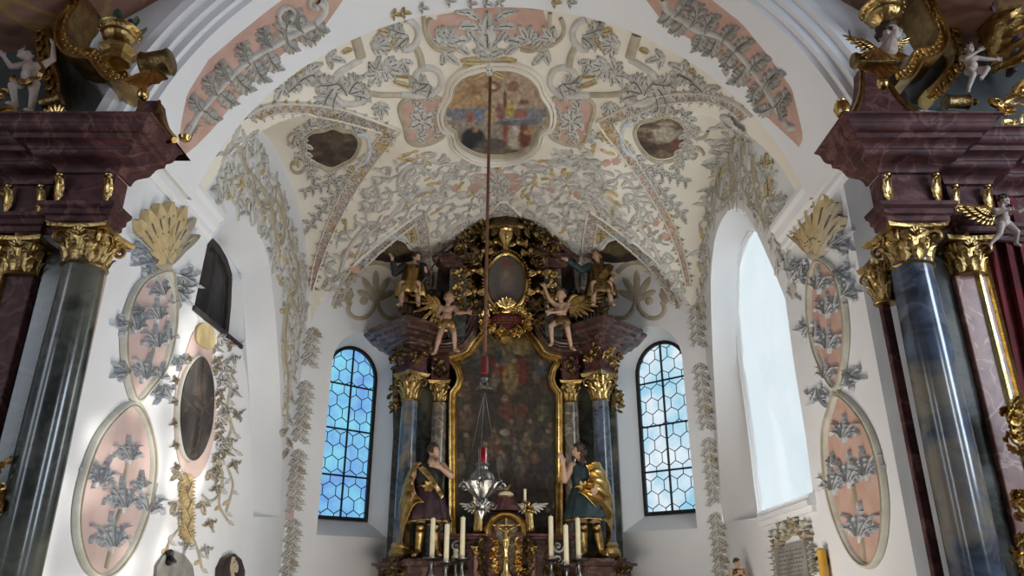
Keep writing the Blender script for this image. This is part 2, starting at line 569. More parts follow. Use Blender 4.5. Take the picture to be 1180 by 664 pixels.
mb.add([p + Vector((-.03, 0, 0)) for p in FR], [tuple(range(len(FR)))])
mb.build('window_pane', 'dark_glass', w1, smooth=False)
mb = MB()
A, B = PX(222, 352, XL), PX(277.5, 398, XL)
mb.prism([A, B, B + Vector((-.4, 0, 0)), A + Vector((-.4, 0, 0))], (0, 0, -.05))
mb.prism([A + Vector((.03, 0, 0)), B + Vector((.03, 0, 0)), B, A], (0, 0, -.05))
mb.build('window_sill', 'dark_wood', w1, smooth=False)
mb = MB()   # plastered jamb beside the small window
mb.prism([PX(263, 322, XL - .36), PX(277, 322, XL - .36), PX(275, 390, XL - .36), PX(257, 390, XL - .36)], (.06, 0, 0))
tag(mb.build('trim_3', 'plaster', smooth=False), kind='structure')

# right wall and its tall window
NR_out = [(905, 345), (893, 315), (879, 283), (869, 262), (860, 247), (853, 241), (847, 238), (838, 244), (831, 255), (826, 267), (823, 280), (820.5, 300), (819, 324), (819.5, 362), (822, 422), (826, 490), (829, 543), (832, 602)]
NR_in = [(912, 340), (900, 318), (887, 292), (879, 277), (874, 270), (871, 267), (869, 266), (863, 275), (858, 286), (855, 298), (853, 308), (852, 318), (851, 332), (851.5, 362), (857, 422), (866.5, 490), (873, 543), (880, 596)]
mb = MB()
holeR = [yz(u, v, XR) for u, v in NR_out] + [yz(880, 597, XR), yz(938, 577, XR), yz(928, 500, XR), yz(915, 420, XR)]
planar(mb, [(YN, 0), (YC, 0), (YC, 8.0), (YN, 8.0)], [holeR], lambda y, z: (XR, y, z))
wr = mb.build('wall_right', 'plaster', smooth=False); tag(wr, kind='structure'); SHELL.append(wr)
mb = MB()
DR = .5
depr = [DR] * 14 + [.42, .32, .24, .14]
rows = [[PX(u, v, XR) for u, v in NR_out]]
for k in (.25, .5, .75, 1.0):
    row = []
    for (uo, vo), (ui, vi), d in zip(NR_out, NR_in, depr):
        a = PX(uo, vo, XR); b = PX(ui, vi, XR + d)
        p = a.lerp(b, k); p.x += .05 * sin(pi * k)
        row.append(p)
    rows.append(row)
mb.grid(rows)
e = [(905, 345), (915, 420), (928, 500), (938, 577)]
mb.grid([[PX(u, v, XR) for u, v in e], [PX(u, v, XR) + Vector((.5, -.12, 0)) for u, v in e]])
s0, s1 = PX(938, 577, XR), PX(880, 597, XR)
mb.grid([[s1, s0], [s1 + Vector((.5, 0, .06)), s0 + Vector((.5, 0, .06))]])
s2 = PX(832, 602, XR)
mb.grid([[s2, s1], [s2 + Vector((.2, 0, .0)), s1 + Vector((.2, 0, .0))]])
tag(mb.build('wall_right_reveal', 'plaster', angle=50), kind='structure')
w2 = thing('window_2', None, None, PX(900, 590, XR + .5)); tag(w2, kind='structure')
def wp2(pts, dx): return [PX(u, v, XR + dx) for u, v in pts]
g0 = PX(869, 266, XR + DR); 
inn = [Vector((XR + d - .02, PX(u, v, XR + d).y, PX(u, v, XR + d).z)) for (u, v), d in zip(NR_in[6:], depr[6:])]
mb = MB()
for off, r in ((0, .035), (.04, .02)):
    mb.tube([p + Vector((-off, 0, 0)) for p in inn], r, 6)
near = [Vector((XR + .4, s0.y - .06, s0.z + .04)), Vector((XR + .4, s0.y - .06, PX(905, 345, XR).z + .2))]
mb.build('window_frame', 'plaster', w2)
mb = MB(); mb.tube([PX(u, v, XR + .02) + Vector((.1, .015, 0)) for u, v in [(901, 350), (912, 425), (926, 495), (934, 545)]], .022, 6)
mb.build('window_bar', 'iron', w2)
mb = MB(); ya, yb = s0.y - 1.2, PX(851, 340, XR + DR).y + .25
za, zb = s1.z - .05, PX(869, 266, XR + DR).z + .4
x = XR + DR + .02
mb.grid([[Vector((x - (.38 if j == 0 and False else 0), ya + (yb - ya) * i / 8, za + (zb - za) * j / 8)) for i in range(9)] for j in range(9)])
mb.build('window_pane', 'glass_white', w2, smooth=False)
mb = MB()
mb.sweep([s1 + Vector((0, .03, 0)), s0 + Vector((0, -.06, 0))], [(0, -.05), (.10, -.05), (.10, 0), (.07, .02), (.07, .05), (.03, .08), (0, .08)][::-1], (0, 0, 1), (0, 0, 1))
mb.sweep([s1 + Vector((0, .03, -.08)), s0 + Vector((0, -.04, -.08))], [(0, -.03), (.05, -.03), (.05, .03), (0, .03)][::-1], (0, 0, 1), (0, 0, 1))
mb.build('window_sill', 'plaster', w2, smooth=False)

# cornice on both side walls near the arch
for k, (X, sx, y1) in enumerate(((XL, 1, 7.45), (XR, -1, 7.75))):
    mb = MB(); z0 = EYE + 3.50
    pr = [(0, 0), (.025, 0), (.03, .04), (.06, .06), (.06, .12), (.10, .16), (.12, .24), (.16, .28), (.16, .34), (0, .36)]
    rows = [[Vector((X + sx * a, YN, z0 + b)) for a, b in pr], [Vector((X + sx * a, y1, z0 + b)) for a, b in pr], [Vector((X, y1, z0 + b)) for a, b in pr]]
    mb.grid(rows)
    tag(mb.build('trim_%d' % (4 + k), 'plaster', smooth=False), kind='structure')
# painted pier edges beside the side altars
mb = MB(); mb.box((XR - .004, (YN + 6.17) / 2, 3.2), (.012, 6.17 - YN, 6.4)); tag(mb.build('trim_6', 'plaster_grey', smooth=False), kind='structure')
mb = MB(); mb.box((XL + .004, (YN + 5.72) / 2, 2.5), (.012, 5.72 - YN, 5.0)); tag(mb.build('trim_7', 'stucco_pink', smooth=False), kind='structure')

mb = MB(); mb.add([(-7.2, -7, 0), (7, -7, 0), (7, -7, 9), (-7.2, -7, 9)], [(0, 1, 2, 3)])
tag(mb.build('wall_nave_west', 'plaster', smooth=False), kind='structure')
# --- apse walls
Lw = 2 * .4142 * R
def ob(s):                               # s=-1 left, +1 right: frame (origin at side-wall corner, tangent, outward normal)
    P0 = Vector((XL if s < 0 else XR, YC, 0))
    t = Vector((-s * Q, Q, 0)); n = Vector((s * Q, Q, 0))
    return P0, t, n
def plane_hit(u, v, P, n):
    d = ray(u, v)
    return CAMP + d * ((P - CAMP).dot(n) / d.dot(n))
WIN = {-1: [(362, 596.5), (421.5, 599), (432, 428), (404, 401), (375.5, 424)], 1: [(745, 593), (805, 588.5), (795.5, 425), (761, 395.5), (735, 424)]}
WREC = .42
WINFO = {}; APSE = {}
for s in (-1, 1):
    P0, t, n = ob(s)
    pts = []
    for u, v in WIN[s]:
        h = plane_hit(u, v, P0 + n * WREC, n) - P0
        pts.append((h.dot(t), h.z))
    q = sorted(p[0] for p in pts)
    s0_, s1_ = (q[0] + q[1]) / 2, (q[3] + q[4]) / 2
    zb_ = (pts[0][1] + pts[1][1]) / 2; zt_ = pts[3][1]
    WINFO[s] = (s0_, s1_, zb_, zt_)
    print('apse window', s, [round(x, 2) for x in WINFO[s]], [tuple(round(c, 2) for c in p) for p in pts])
def arch_shape(a, b, z0, z1, n=16):
    r = (b - a) / 2; c = (a + b) / 2; zs = z1 - r
    return [(a, z0), (b, z0)] + [(c + r * cos(pi * k / n), zs + r * sin(pi * k / n)) for k in range(n + 1)]
for s in (-1, 1):
    P0, t, n = ob(s)
    a, b, z0, z1 = WINFO[s]
    f3 = lambda x, z, d=0: P0 + t * x + n * d + Vector((0, 0, z))
    outer_o = arch_shape(max(.1, a - .16), min(Lw - .05, b + .2), z0 - .3, z1 + .2)
    inner_o = arch_shape(a - .02, b + .02, z0 - .02, z1 + .02)
    mb = MB()
    planar(mb, [(0, 0), (Lw, 0), (Lw, 8), (0, 8)], [outer_o], f3)
    side = 'left' if s < 0 else 'right'
    w = mb.build('wall_apse_' + side, 'plaster', smooth=False); tag(w, kind='structure'); SHELL.append(w); APSE[side] = w
    mb = MB()
    mb.grid([[f3(x, z, 0) for x, z in outer_o] , [f3(x, z, WREC) for x, z in inner_o]], closed=True)
    tag(mb.build('wall_apse_%s_reveal' % side, 'plaster', angle=50), kind='structure')
    # window
    wi = thing('window_%d' % (3 if s < 0 else 4), None, None, f3((a + b) / 2, z0, WREC)); tag(wi, kind='structure')
    sh = arch_shape(a, b, z0, z1)
    mb = MB(); mb.sweep([f3(x, z, WREC - .01) for x, z in sh], [(-.03, -.03), (.03, -.03), (.03, .03), (-.03, .03), (-.03, -.03)], n, n, closed=True)
    c = (a + b) / 2; h = z1 - z0
    mb.tube([f3(c, z0, WREC - .015), f3(c, z1, WREC - .015)], .02, 6)
    for k in (.235, .5, .765):
        mb.tube([f3(a, z0 + h * k, WREC - .015), f3(b, z0 + h * k, WREC - .015)], .017, 6)
    mb.build('window_frame', 'iron', wi, smooth=False)
    mb = MB(); hx = (b - a) / 4.0; hr = hx / sqrt(3)
    seen = set()
    for i in range(-1, 7):
        for j in range(-1, int(h / (1.5 * hr)) + 3):
            cx = a + hx * i + (hx / 2 if j % 2 else 0); cz = z0 + 1.5 * hr * j
            for k in range(6):
                p = (cx + hr * sin(pi / 3 * k), cz + hr * cos(pi / 3 * k)); q_ = (cx + hr * sin(pi / 3 * (k + 1)), cz + hr * cos(pi / 3 * (k + 1)))
                key = (round((p[0] + q_[0]) * 50), round((p[1] + q_[1]) * 50))
                if key in seen: continue
                seen.add(key)
                m_ = ((p[0] + q_[0]) / 2, (p[1] + q_[1]) / 2)
                if inpoly(m_[0], m_[1], sh) and (inpoly(*p, sh) or inpoly(*q_, sh)):
                    mb.tube([f3(p[0], p[1], WREC - .005), f3(q_[0], q_[1], WREC - .005)], .0085, 4)
    mb.build('lead_came', 'iron', wi, smooth=False)
    mb = MB(); mb.add([f3(x, z, WREC + .006) for x, z in sh], [tuple(range(len(sh)))])
    mb.build('window_pane', 'glass_blue' if s < 0 else 'glass_pale', wi, smooth=False)
    # string course below the window
    mb = MB()
    mb.sweep([f3(0.02, z0 - .42), f3(Lw - .02, z0 - .42)], [(0, 0), (.05, 0), (.07, .04), (.07, .08), (0, .1)] if s > 0 else [(0, 0), (-.05, 0), (-.07, .04), (-.07, .08), (0, .1)], (0, 0, 1), (0, 0, 1))
    tag(mb.build('trim_%d' % (8 if s < 0 else 9), 'plaster', smooth=False), kind='structure')
mb = MB(); mb.add([(X0 - Lw / 2, YB, 0), (X0 + Lw / 2, YB, 0), (X0 + Lw / 2, YB, 8), (X0 - Lw / 2, YB, 8)], [(0, 1, 2, 3)])
w = mb.build('wall_apse_back', 'plaster', smooth=False); tag(w, kind='structure'); SHELL.append(w)
# floor, nave walls and nave vault
mb = MB(); mb.add([(-7.2, -7, 0), (7, -7, 0), (7, YB + .5, 0), (-7.2, YB + .5, 0)], [(0, 1, 2, 3)])
tag(mb.build('floor', 'floor_stone', smooth=False), kind='structure')
mb = MB(); mb.add([(-7.2, -7, 0), (-7.2, YN, 0), (-7.2, YN, 9), (-7.2, -7, 9)], [(0, 1, 2, 3)])
tag(mb.build('wall_nave_left', 'plaster', smooth=False), kind='structure')
mb = MB(); mb.add([(7, -7, 0), (7, YN, 0), (7, YN, 9), (7, -7, 9)], [(0, 1, 2, 3)])
tag(mb.build('wall_nave_right', 'plaster', smooth=False), kind='structure')
mat('nave_fresco', srgb(160, 118, 100), srgb(112, 78, 66), 1.6, .85, veins=srgb(176, 146, 90), vscale=.9, distort=1.5)
prof = [(0, 7.05), (1, 6.85), (2, 6.2), (2.7, 5.62), (3.2, 5.2), (3.6, 4.87), (4.0, 4.64), (4.6, 4.42), (5.4, 4.25), (6.4, 4.1), (7.3, 4.0)]
mb = MB(); full = [(-a, z) for a, z in reversed(prof)] + prof[1:]
mb.grid([[Vector((X0 + a, y, z + EYE)) for a, z in full] for y in (-7, -3, 0, 2, 4, YN)])
tag(mb.build('ceiling_nave', 'nave_fresco', angle=60), kind='structure')

# ------------------------------------------------------------------ casting onto the shell
def bvh_of(objs):
    V = []; P = []
    for o in objs:
        me = o.data; b = len(V)
        V += [tuple(v.co) for v in me.vertices]
        P += [tuple(i + b for i in p.vertices) for p in me.polygons]
    return BVHTree.FromPolygons(V, P)
BV = bvh_of(SHELL)
def cast(u, v, bv=None):
    d = ray(u, v).normalized()
    h = (bv or BV).ray_cast(CAMP, d)
    if h[0] is None: return None, None
    n = h[1]
    if n.dot(d) > 0: n = -n
    return h[0], n
# ------------------------------------------------------------------ painted stucco ornament laid on the shell
rnd = random.Random(7)
STUC = ['stucco_grey', 'stucco_ochre', 'stucco_pink', 'stucco_line', 'pale_rim', 'stucco_tan', 'stucco_blue', 'stucco_rose', 'plaster_cream']
GREY, OCH, PINK, LINE, RIM, TAN, BLUE, ROSE, WHITE = range(9)
class Orn:
    def __init__(s, bv=None, maxlen=.5, body=GREY):
        s.mb = MB(); s.bv = bv; s.maxlen = maxlen; s.body = body
    def pgrid(s, rows, mi, closed=False):
        """rows of (u, v, height) in the photograph, cast onto the surface and lifted by height"""
        R3 = []
        for r in rows:
            q = []
            for u, v, h in r:
                p, n = cast(u, v, s.bv)
                q.append(None if p is None else p + n * h)
            R3.append(q)
        base = len(s.mb.v); k = len(R3[0])
        for r in R3:
            for p in r: s.mb.v.append(tuple(p) if p is not None else (0, 0, -5))
        for i in range(len(R3) - 1):
            for j in range(k if closed else k - 1):
                j2 = (j + 1) % k
                qs = [R3[i][j], R3[i][j2], R3[i + 1][j2], R3[i + 1][j]]
                if any(x is None for x in qs): continue
                if max((qs[a] - qs[(a + 1) % 4]).length for a in range(4)) > s.maxlen: continue
                s.mb.f.append((base + i * k + j, base + i * k + j2, base + (i + 1) * k + j2, base + (i + 1) * k + j))
                s.mb.m.append(mi)
    def ribbon(s, pts, w, mi=None, h=.03, edge=.004, n=4, closed=False, line=False):
        mi = s.body if mi is None else mi
        P = spline([Vector((p[0], p[1], 0)) for p in pts], n, closed)
        N = len(P); rows = []
        if closed: P.append(P[0]); N += 1
        for i in range(N):
            a = P[max(0, i - 1)]; b = P[min(N - 1, i + 1)]
            if closed and i in (0, N - 1): a = P[-2]; b = P[1]
            t = (b - a); t = t.normalized() if t.length > 1e-6 else Vector((1, 0, 0))
            nn = Vector((-t.y, t.x, 0))
            ww = w(i / (N - 1)) if callable(w) else w
            rows.append([(P[i].x + nn.x * ww * q / 2, P[i].y + nn.y * ww * q / 2, hh) for q, hh in ((-1, edge), (-.7, h * .8), (0, h), (.7, h * .8), (1, edge))])
        s.pgrid(rows, mi)
        if line:
            rows = []
            for r in rows_shift(P, .38, w if not callable(w) else w(0)):
                rows.append(r)
            rows = [[(a[0], a[1], h * .9 + .006), (b[0], b[1], h * .9 + .006)] for a, b in rows]
            s.pgrid(rows, LINE)
    def leaf(s, u, v, ang, L, W, mi=None, lobes=4, bend=0., h=.03, n=9, line=True):
        mi = s.body if mi is None else mi
        rows = []; cx, cy = u, v; a = ang; C = []
        for i in range(n + 1):
            t = i / n
            w = W * (sin(pi * (t * .84 + .12)) ** .8) * (.66 + .34 * abs(cos(lobes * pi * t)))
            if i == n: w = W * .12
            dx, dy = cos(a), sin(a)
            rows.append([(cx - dy * w * q, cy + dx * w * q, hh) for q, hh in ((-1, .003), (-.55, h), (0, h * .55), (.55, h), (1, .003))])
            C.append((cx, cy, dx, dy, w))
            cx += dx * L / n; cy += dy * L / n; a += bend / n
        s.pgrid(rows, mi)
        if line:
            lw = max(.35, W * .07)
            r2 = [[(c[0] - c[3] * lw, c[1] + c[2] * lw, h * .55 + .008), (c[0] + c[3] * lw, c[1] - c[2] * lw, h * .55 + .008)] for c in C[1:-2]]
            s.pgrid(r2, LINE)
            for i in (2, 4, 6):
                if i >= len(C): break
                c = C[i]; sg = 1 if (i // 2) % 2 else -1
                e0 = (c[0] - c[3] * c[4] * .2 * sg, c[1] + c[2] * c[4] * .2 * sg); e1 = (c[0] - c[3] * c[4] * .95 * sg + c[2] * W * .35, c[1] + c[2] * c[4] * .95 * sg + c[3] * W * .35)
                s.pgrid([[(e0[0], e0[1], h + .004), (e0[0] + c[2] * lw * 2, e0[1] + c[3] * lw * 2, h + .004)], [(e1[0], e1[1], .012), (e1[0] + c[2] * lw * 2, e1[1] + c[3] * lw * 2, .012)]], LINE)
    def acan(s, u, v, ang, L, W, bend=0., mi=None, h=.04, n=5):
        """ragged acanthus leaf: a bent rib with overlapping side lobes and a curled tip"""
        P = []; cx, cy, a = u, v, ang
        for i in range(n + 1):
            P.append((cx, cy, a)); cx += cos(a) * L / n; cy += sin(a) * L / n; a += bend / n
        for i in range(n, 0, -1):
            x, y, a = P[i]; k = sin(pi * (i / n * .8 + .12)) ** .8
            for sg in (1, -1):
                s.leaf(x - cos(a) * L / n * .6, y - sin(a) * L / n * .6, a + sg * .75, W * 1.55 * k, W * .42 * k, mi, 2, sg * 1.1, h * .9, 5, W > 7 and i % 2 == 0)
        x, y, a = P[-1]
        s.leaf(x - cos(a) * L / n, y - sin(a) * L / n, a, L / n * 2.0, W * .4, mi, 2, bend * .8, h, 5, False)
        s.ribbon([(p[0], p[1]) for p in P], lambda t: W * .34 * (1 - .6 * t), mi, h * 1.15, n=2)
        lw = max(.4, W * .06)
        s.pgrid([[(p[0] - sin(p[2]) * lw, p[1] + cos(p[2]) * lw, h * 1.15 + .006), (p[0] + sin(p[2]) * lw, p[1] - cos(p[2]) * lw, h * 1.15 + .006)] for p in P[:-1]], LINE)
    def palm(s, u, v, ang, L, n=5, spread=2.2, W=None, mi=None, h=.03, line=True):
        for k in range(n):
            q = (k / (n - 1) - .5) if n > 1 else 0
            s.leaf(u, v, ang + q * spread, L * (1 - .35 * abs(q) * 2), W or L * .24, mi, 3, q * .9, h, 7, line)
        s.blob(u, v, L * .16, mi=mi, h=h * 1.2)
    def tulip(s, u, v, ang, L, n=5, mi=None, h=.045):
        """upright acanthus tuft: lobed leaves close together at the foot, tips curling outwards"""
        for k in range(n):
            q = (k / (n - 1) - .5) * 2
            a = ang + q * .55
            ox, oy = -sin(ang) * q * L * .10, cos(ang) * q * L * .10
            s.acan(u + ox, v + oy, a, L * (1 - .28 * abs(q)), L * .17, q * 1.5, mi, h * (1.1 - .3 * abs(q)), 4)
        s.ribbon([(u - cos(ang) * L * .25, v - sin(ang) * L * .25), (u + cos(ang) * L * .1, v + sin(ang) * L * .1)], lambda t: L * (.08 + .16 * t), mi, h)
    def blob(s, u, v, r, mi=None, h=.03, ry=None, k=10):
        mi = s.body if mi is None else mi
        ry = r if ry is None else ry
        rows = []
        for f, hh in ((1, .003), (.8, h * .75), (.45, h), (.02, h * 1.05)):
            rows.append([(u + r * f * cos(2 * pi * j / k), v + ry * f * sin(2 * pi * j / k), hh) for j in range(k)])
        s.pgrid(rows, mi, True)
    def spiral(s, u, v, r, a0, turns, w, mi=None, dirn=1, h=.03, r1=.18, sy=1.0, line=True):
        pts = []
        n = int(10 * turns) + 2
        for i in range(n + 1):
            t = i / n; rr = r * (1 - t) + r * r1 * t; a = a0 + dirn * turns * 2 * pi * t
            pts.append((u + rr * cos(a), v + rr * sin(a) * sy))
        s.ribbon(pts, lambda t: w * (1 - .5 * t), mi, h, n=2)
        s.blob(pts[-1][0], pts[-1][1], w * .6, mi, h * 1.3)
        return pts
    def branch(s, spine, L, W, w=5, mi=None, step=1, h=.035, side0=1, jit=.3, lobes=4):
        P = spline([Vector((p[0], p[1], 0)) for p in spine], 3)
        s.ribbon(spine, lambda t: w * (1 - .55 * t), mi, h)
        sd = side0
        for i in range(1, len(P) - 1, step):
            t = (P[i + 1] - P[i - 1]); a = atan2(t.y, t.x)
            k = .75 + .5 * rnd.random()
            s.leaf(P[i].x, P[i].y, a + sd * (.75 + jit * rnd.random()), L * k, W * k, mi, lobes, sd * .9, h)
            sd = -sd
        t = P[-1] - P[-2]; s.palm(P[-1].x, P[-1].y, atan2(t.y, t.x), L * .8, 3, 1.6, None, mi, h)
    def poly(s, pts, mi, h=.006, n=1, seg=3):
        """flat painted field: fan grid from the centroid"""
        P = [Vector((p[0], p[1], 0)) for p in pts]
        if n > 1: P = spline(P, n, True)
        else:
            Q_ = []
            for i in range(len(P)):
                for k in range(seg): Q_.append(P[i].lerp(P[(i + 1) % len(P)], k / seg))
            P = Q_
        c = sum(P, Vector()) / len(P)
        rows = [[(p.x + (c.x - p.x) * f, p.y + (c.y - p.y) * f, h) for p in P] for f in (0, .2, .45, .7, .98)]
        s.pgrid([[(p.x, p.y, .001) for p in P]] + rows, mi, True)
    def strip(s, A, B, mi, h=.006, n=16, m=6):
        """field between two polylines"""
        a = resample(A, n); b = resample(B, n)
        rows = []
        for i in range(n):
            rows.append([(a[i][0] + (b[i][0] - a[i][0]) * j / m, a[i][1] + (b[i][1] - a[i][1]) * j / m, h if 0 < j < m else .001) for j in range(m + 1)])
        s.pgrid(rows, mi)
    def t3(s, u, v, ang):
        """surface point, tangent along the picture direction ang, normal"""
        p, n = cast(u, v, s.bv)
        if p is None: return None
        q, _ = cast(u + cos(ang) * 1.5, v + sin(ang) * 1.5, s.bv)
        if q is None: return None
        t = q - p; t = t - n * t.dot(n)
        if t.length < 1e-6: return None
        return p, t.normalized(), n
    def leaf3(s, p, t, n, L, W, mi=None, h=.025, lobes=3, bend=0., line=True):
        mi = s.body if mi is None else mi
        b = n.cross(t); rows = []; c = p.copy(); a = 0; N = 6; C = []
        for i in range(N + 1):
            k = i / N
            d = t * cos(a) + b * sin(a); e = b * cos(a) - t * sin(a)
            w = W * (sin(pi * (k * .84 + .12)) ** .8) * (.62 + .38 * abs(cos(lobes * pi * k)))
            if i == N: w = W * .15
            rows.append([c + e * w * q + n * hh for q, hh in ((-1, .002), (-.5, h), (0, h * .6), (.5, h), (1, .002))])
            C.append((c + n * (h * .6 + .008), e))
            c = c + d * (L / N); a += bend / N
        s.mb.grid(rows, mi)
        if line:
            lw = W * .07
            s.mb.grid([[q - e * lw, q + e * lw] for q, e in C[1:-1]], LINE)
            for i in (2, 4):
                q, e = C[i]; sg = 1 if i == 2 else -1
                o = e * (sg * W * .18); o2 = e * (sg * W * .75) + t * W * .3
                s.mb.grid([[q + o + n * .01, q + o + t * lw * 2 + n * .01], [q + o2, q + o2 + t * lw * 2]], LINE)
    def fill(s, poly, dmin, size, n=4000, och=.1, pinkp=0.0, avoid=(), scroll=.25, seed=1, flow=None, line=.7):
        r = random.Random(seed); xs = [p[0] for p in poly]; ys = [p[1] for p in poly]; acc = []
        for _ in range(n):
            u = r.uniform(min(xs), max(xs)); v = r.uniform(min(ys), max(ys))
            if not inpoly(u, v, poly) or any(inpoly(u, v, a) for a in avoid): continue
            q = s.t3(u, v, (flow(u, v) if flow else 0) + r.uniform(-1.1, 1.1) + (pi if r.random() < .5 else 0))
            if q is None: continue
            if any((q[0] - b).length < dmin for b in acc): continue
            acc.append(q[0]); p, t, nn = q
            x = r.random()
            if x < och:
                s.leaf3(p, t, nn, size * .8, size * .28, OCH, bend=r.uniform(-1, 1), line=r.random() < line)
                s.leaf3(p, (-t + nn.cross(t) * .5).normalized(), nn, size * .6, size * .22, OCH, line=False)
            elif x < och + pinkp:
                s.leaf3(p, t, nn, size * 1.1, size * .5, PINK, h=.008, line=False)
            elif x < och + pinkp + scroll:
                b = nn.cross(t); sg = 1 if r.random() < .5 else -1
                pts = []
                for i in range(15):
                    k = i / 14; rr = size * (.62 - .48 * k); a = sg * 2 * pi * 1.15 * k
                    pts.append(p + t * rr * cos(a) + b * rr * sin(a) + nn * .012)
                s.mb.tube(pts, [size * .10 * (1 - .4 * i / 14) for i in range(15)], 5, s.body)
                s.leaf3(pts[0], -t, nn, size, size * .3, bend=sg * 1.2, line=r.random() < line)
                s.leaf3(pts[4], b * sg, nn, size * .6, size * .24, line=False)
            else:
                k = r.choice((2, 3, 3))
                for j in range(k):
                    a = (j - (k - 1) / 2) * .85
                    b = nn.cross(t); d = t * cos(a) + b * sin(a)
                    s.leaf3(p, d, nn, size * r.uniform(.7, 1.15), size * .26, bend=a * .9, line=r.random() < line)
                s.leaf3(p, -t, nn, size * .8, size * .14, bend=r.uniform(-1.5, 1.5), line=False)
    def build(s, name, label, cat, group=None, parent=None, mats=None):
        if name in ('stucco_scrollwork', 'painted_band'):
            parent = {'ceiling decoration': CEIL}.get(cat, parent)
            if cat == 'wall decoration':
                parent = wl if 'left' in label else wr
                if 'apse window' in label: parent = APSE['left' if 'left' in label else 'right']
                if 'crown of the arch' in label: parent = arch
            cat = group = None
        o = s.mb.build(name, mats or STUC, parent, True, 60)
        if label: tag(o, label, cat, group)
        return o
def rows_shift(P, k, w):
    out = []
    for i in range(len(P)):
        a = P[max(0, i - 1)]; b = P[min(len(P) - 1, i + 1)]
        t = (b - a).normalized() if (b - a).length > 1e-6 else Vector((1, 0, 0)); n = Vector((-t.y, t.x, 0))
        out.append(((P[i].x + n.x * w * k, P[i].y + n.y * w * k), (P[i].x + n.x * w * (k + .14), P[i].y + n.y * w * (k + .14))))
    return out
def resample(P, n):
    P = [Vector((p[0], p[1])) for p in P]
    L = [0]
    for i in range(1, len(P)): L.append(L[-1] + (P[i] - P[i - 1]).length)
    out = []; j = 0
    for k in range(n):
        d = L[-1] * k / (n - 1)
        while j < len(P) - 2 and L[j + 1] < d: j += 1
        f = (d - L[j]) / max(1e-9, L[j + 1] - L[j])
        out.append(tuple(P[j].lerp(P[j + 1], min(1, f))))
    return out
BV_ARCH = bvh_of([arch]); BV_C = bvh_of([CEIL]); BV_L = bvh_of([wl]); BV_R = bvh_of([wr])
BV_CL = bvh_of([CEIL, wl]); BV_CR = bvh_of([CEIL, wr])
# plain wall planes (for things that run across the niches)
def plane_bv(X):
    return BVHTree.FromPolygons([(X, 0, -3), (X, 20, -3), (X, 20, 12), (X, 0, 12)], [(0, 1, 2, 3)])
BV_PL, BV_PR = plane_bv(XL + .002), plane_bv(XR - .002)

# ---- pink panels with acanthus on the soffit of the chancel arch
o = Orn(BV_ARCH, .8)
A = [(207, 183), (206, 166), (209, 140), (215.6, 108), (241, 68), (275, 39), (315, 7), (345, -14)]
B = [(207, 183), (224, 170), (244, 150), (275, 112), (305, 80), (339, 51), (373, 32), (405, -14)]
o.strip(A, B, PINK, .006, 26, 6)
o.ribbon([(212, 160), (226, 132), (246, 108), (268, 84), (292, 64), (318, 50), (338, 38), (362, 26), (374, 10), (366, 0)], lambda t: 4 + 4 * t, h=.05)
o.ribbon([(213, 152), (221, 140), (232, 128), (240, 112)], 3, h=.03)
for u, v, a, L, W, bd in [(232, 128, -2.5, 22, 8, .9), (232, 126, .9, 22, 8, -.9), (246, 108, -2.2, 24, 9, .9), (250, 106, .8, 24, 9, -.6), (262, 92, -2.3, 24, 9, .9), (268, 86, 1.0, 28, 10, -.8),
                        (284, 72, -2.2, 26, 9, 1.2), (288, 68, 1.3, 32, 10, -.9), (304, 58, 1.2, 28, 10, -.8), (310, 52, -2.4, 24, 9, 1.4), (328, 44, -1.9, 34, 11, 1.4), (326, 44, .9, 20, 8, -.6),
                        (344, 36, .7, 24, 9, -1), (346, 34, -2.2, 26, 10, 1.2), (214, 156, -1.2, 18, 5, .8), (360, 24, 1.0, 20, 8, -1)]:
    o.acan(u, v, a, L * .95, W * .85, bend=bd, h=.05)
o.spiral(332, 16, 16, 1.2, 1.0, 6, dirn=1, h=.05)
o.spiral(362, 4, 14, 0.6, .9, 6, dirn=-1, h=.05)
o.build('arch_cartouche', 'pink panel with grey acanthus branch on the arch soffit above the left altar', 'wall decoration', 'acanthus panels of the chancel arch')
o = Orn(BV_ARCH, .8)
A = [(743, -2), (763, 24), (804, 51), (851, 85), (885, 136), (899, 149), (921, 169.5)]
B = [(818, -2), (855, 27), (885, 64), (912.5, 102), (921, 136), (926, 159), (921, 169.5)]
o.strip(A, B, PINK, .006, 26, 6)
o.ribbon([(912, 146), (902, 134), (890, 112), (872, 84), (856, 64), (838, 46), (822, 38), (806, 34), (788, 22), (770, 10), (766, -2)], lambda t: 4 + 4 * t, h=.05)
for u, v, a, L, W, bd in [(906, 138, -2.0, 24, 5, .5), (896, 122, -.6, 22, 8, -.9), (894, 122, 2.6, 22, 7, .8), (884, 102, -1.2, 28, 10, 1.0), (880, 96, 2.3, 28, 9, -1), (868, 80, -1.0, 24, 9, .9), (864, 74, 2.0, 30, 10, .8),
                        (850, 58, -.9, 22, 8, .8), (850, 58, 2.4, 28, 9, -.8), (836, 46, -1.2, 22, 8, .9), (830, 42, 1.9, 26, 9, .8), (816, 36, -1.4, 24, 9, 1), (812, 36, 1.8, 24, 9, .6), (798, 28, -.8, 30, 10, -1.4), (790, 24, 2.2, 20, 8, .8), (776, 14, 2.2, 18, 8, .9), (780, 16, -.6, 26, 8, -1.2)]:
    o.acan(u, v, a, L * .95, W * .85, bend=bd, h=.05)
o.blob(913, 147, 5, h=.05)
o.build('arch_cartouche', 'pink panel with grey acanthus branch on the arch soffit above the right altar', 'wall decoration', 'acanthus panels of the chancel arch')
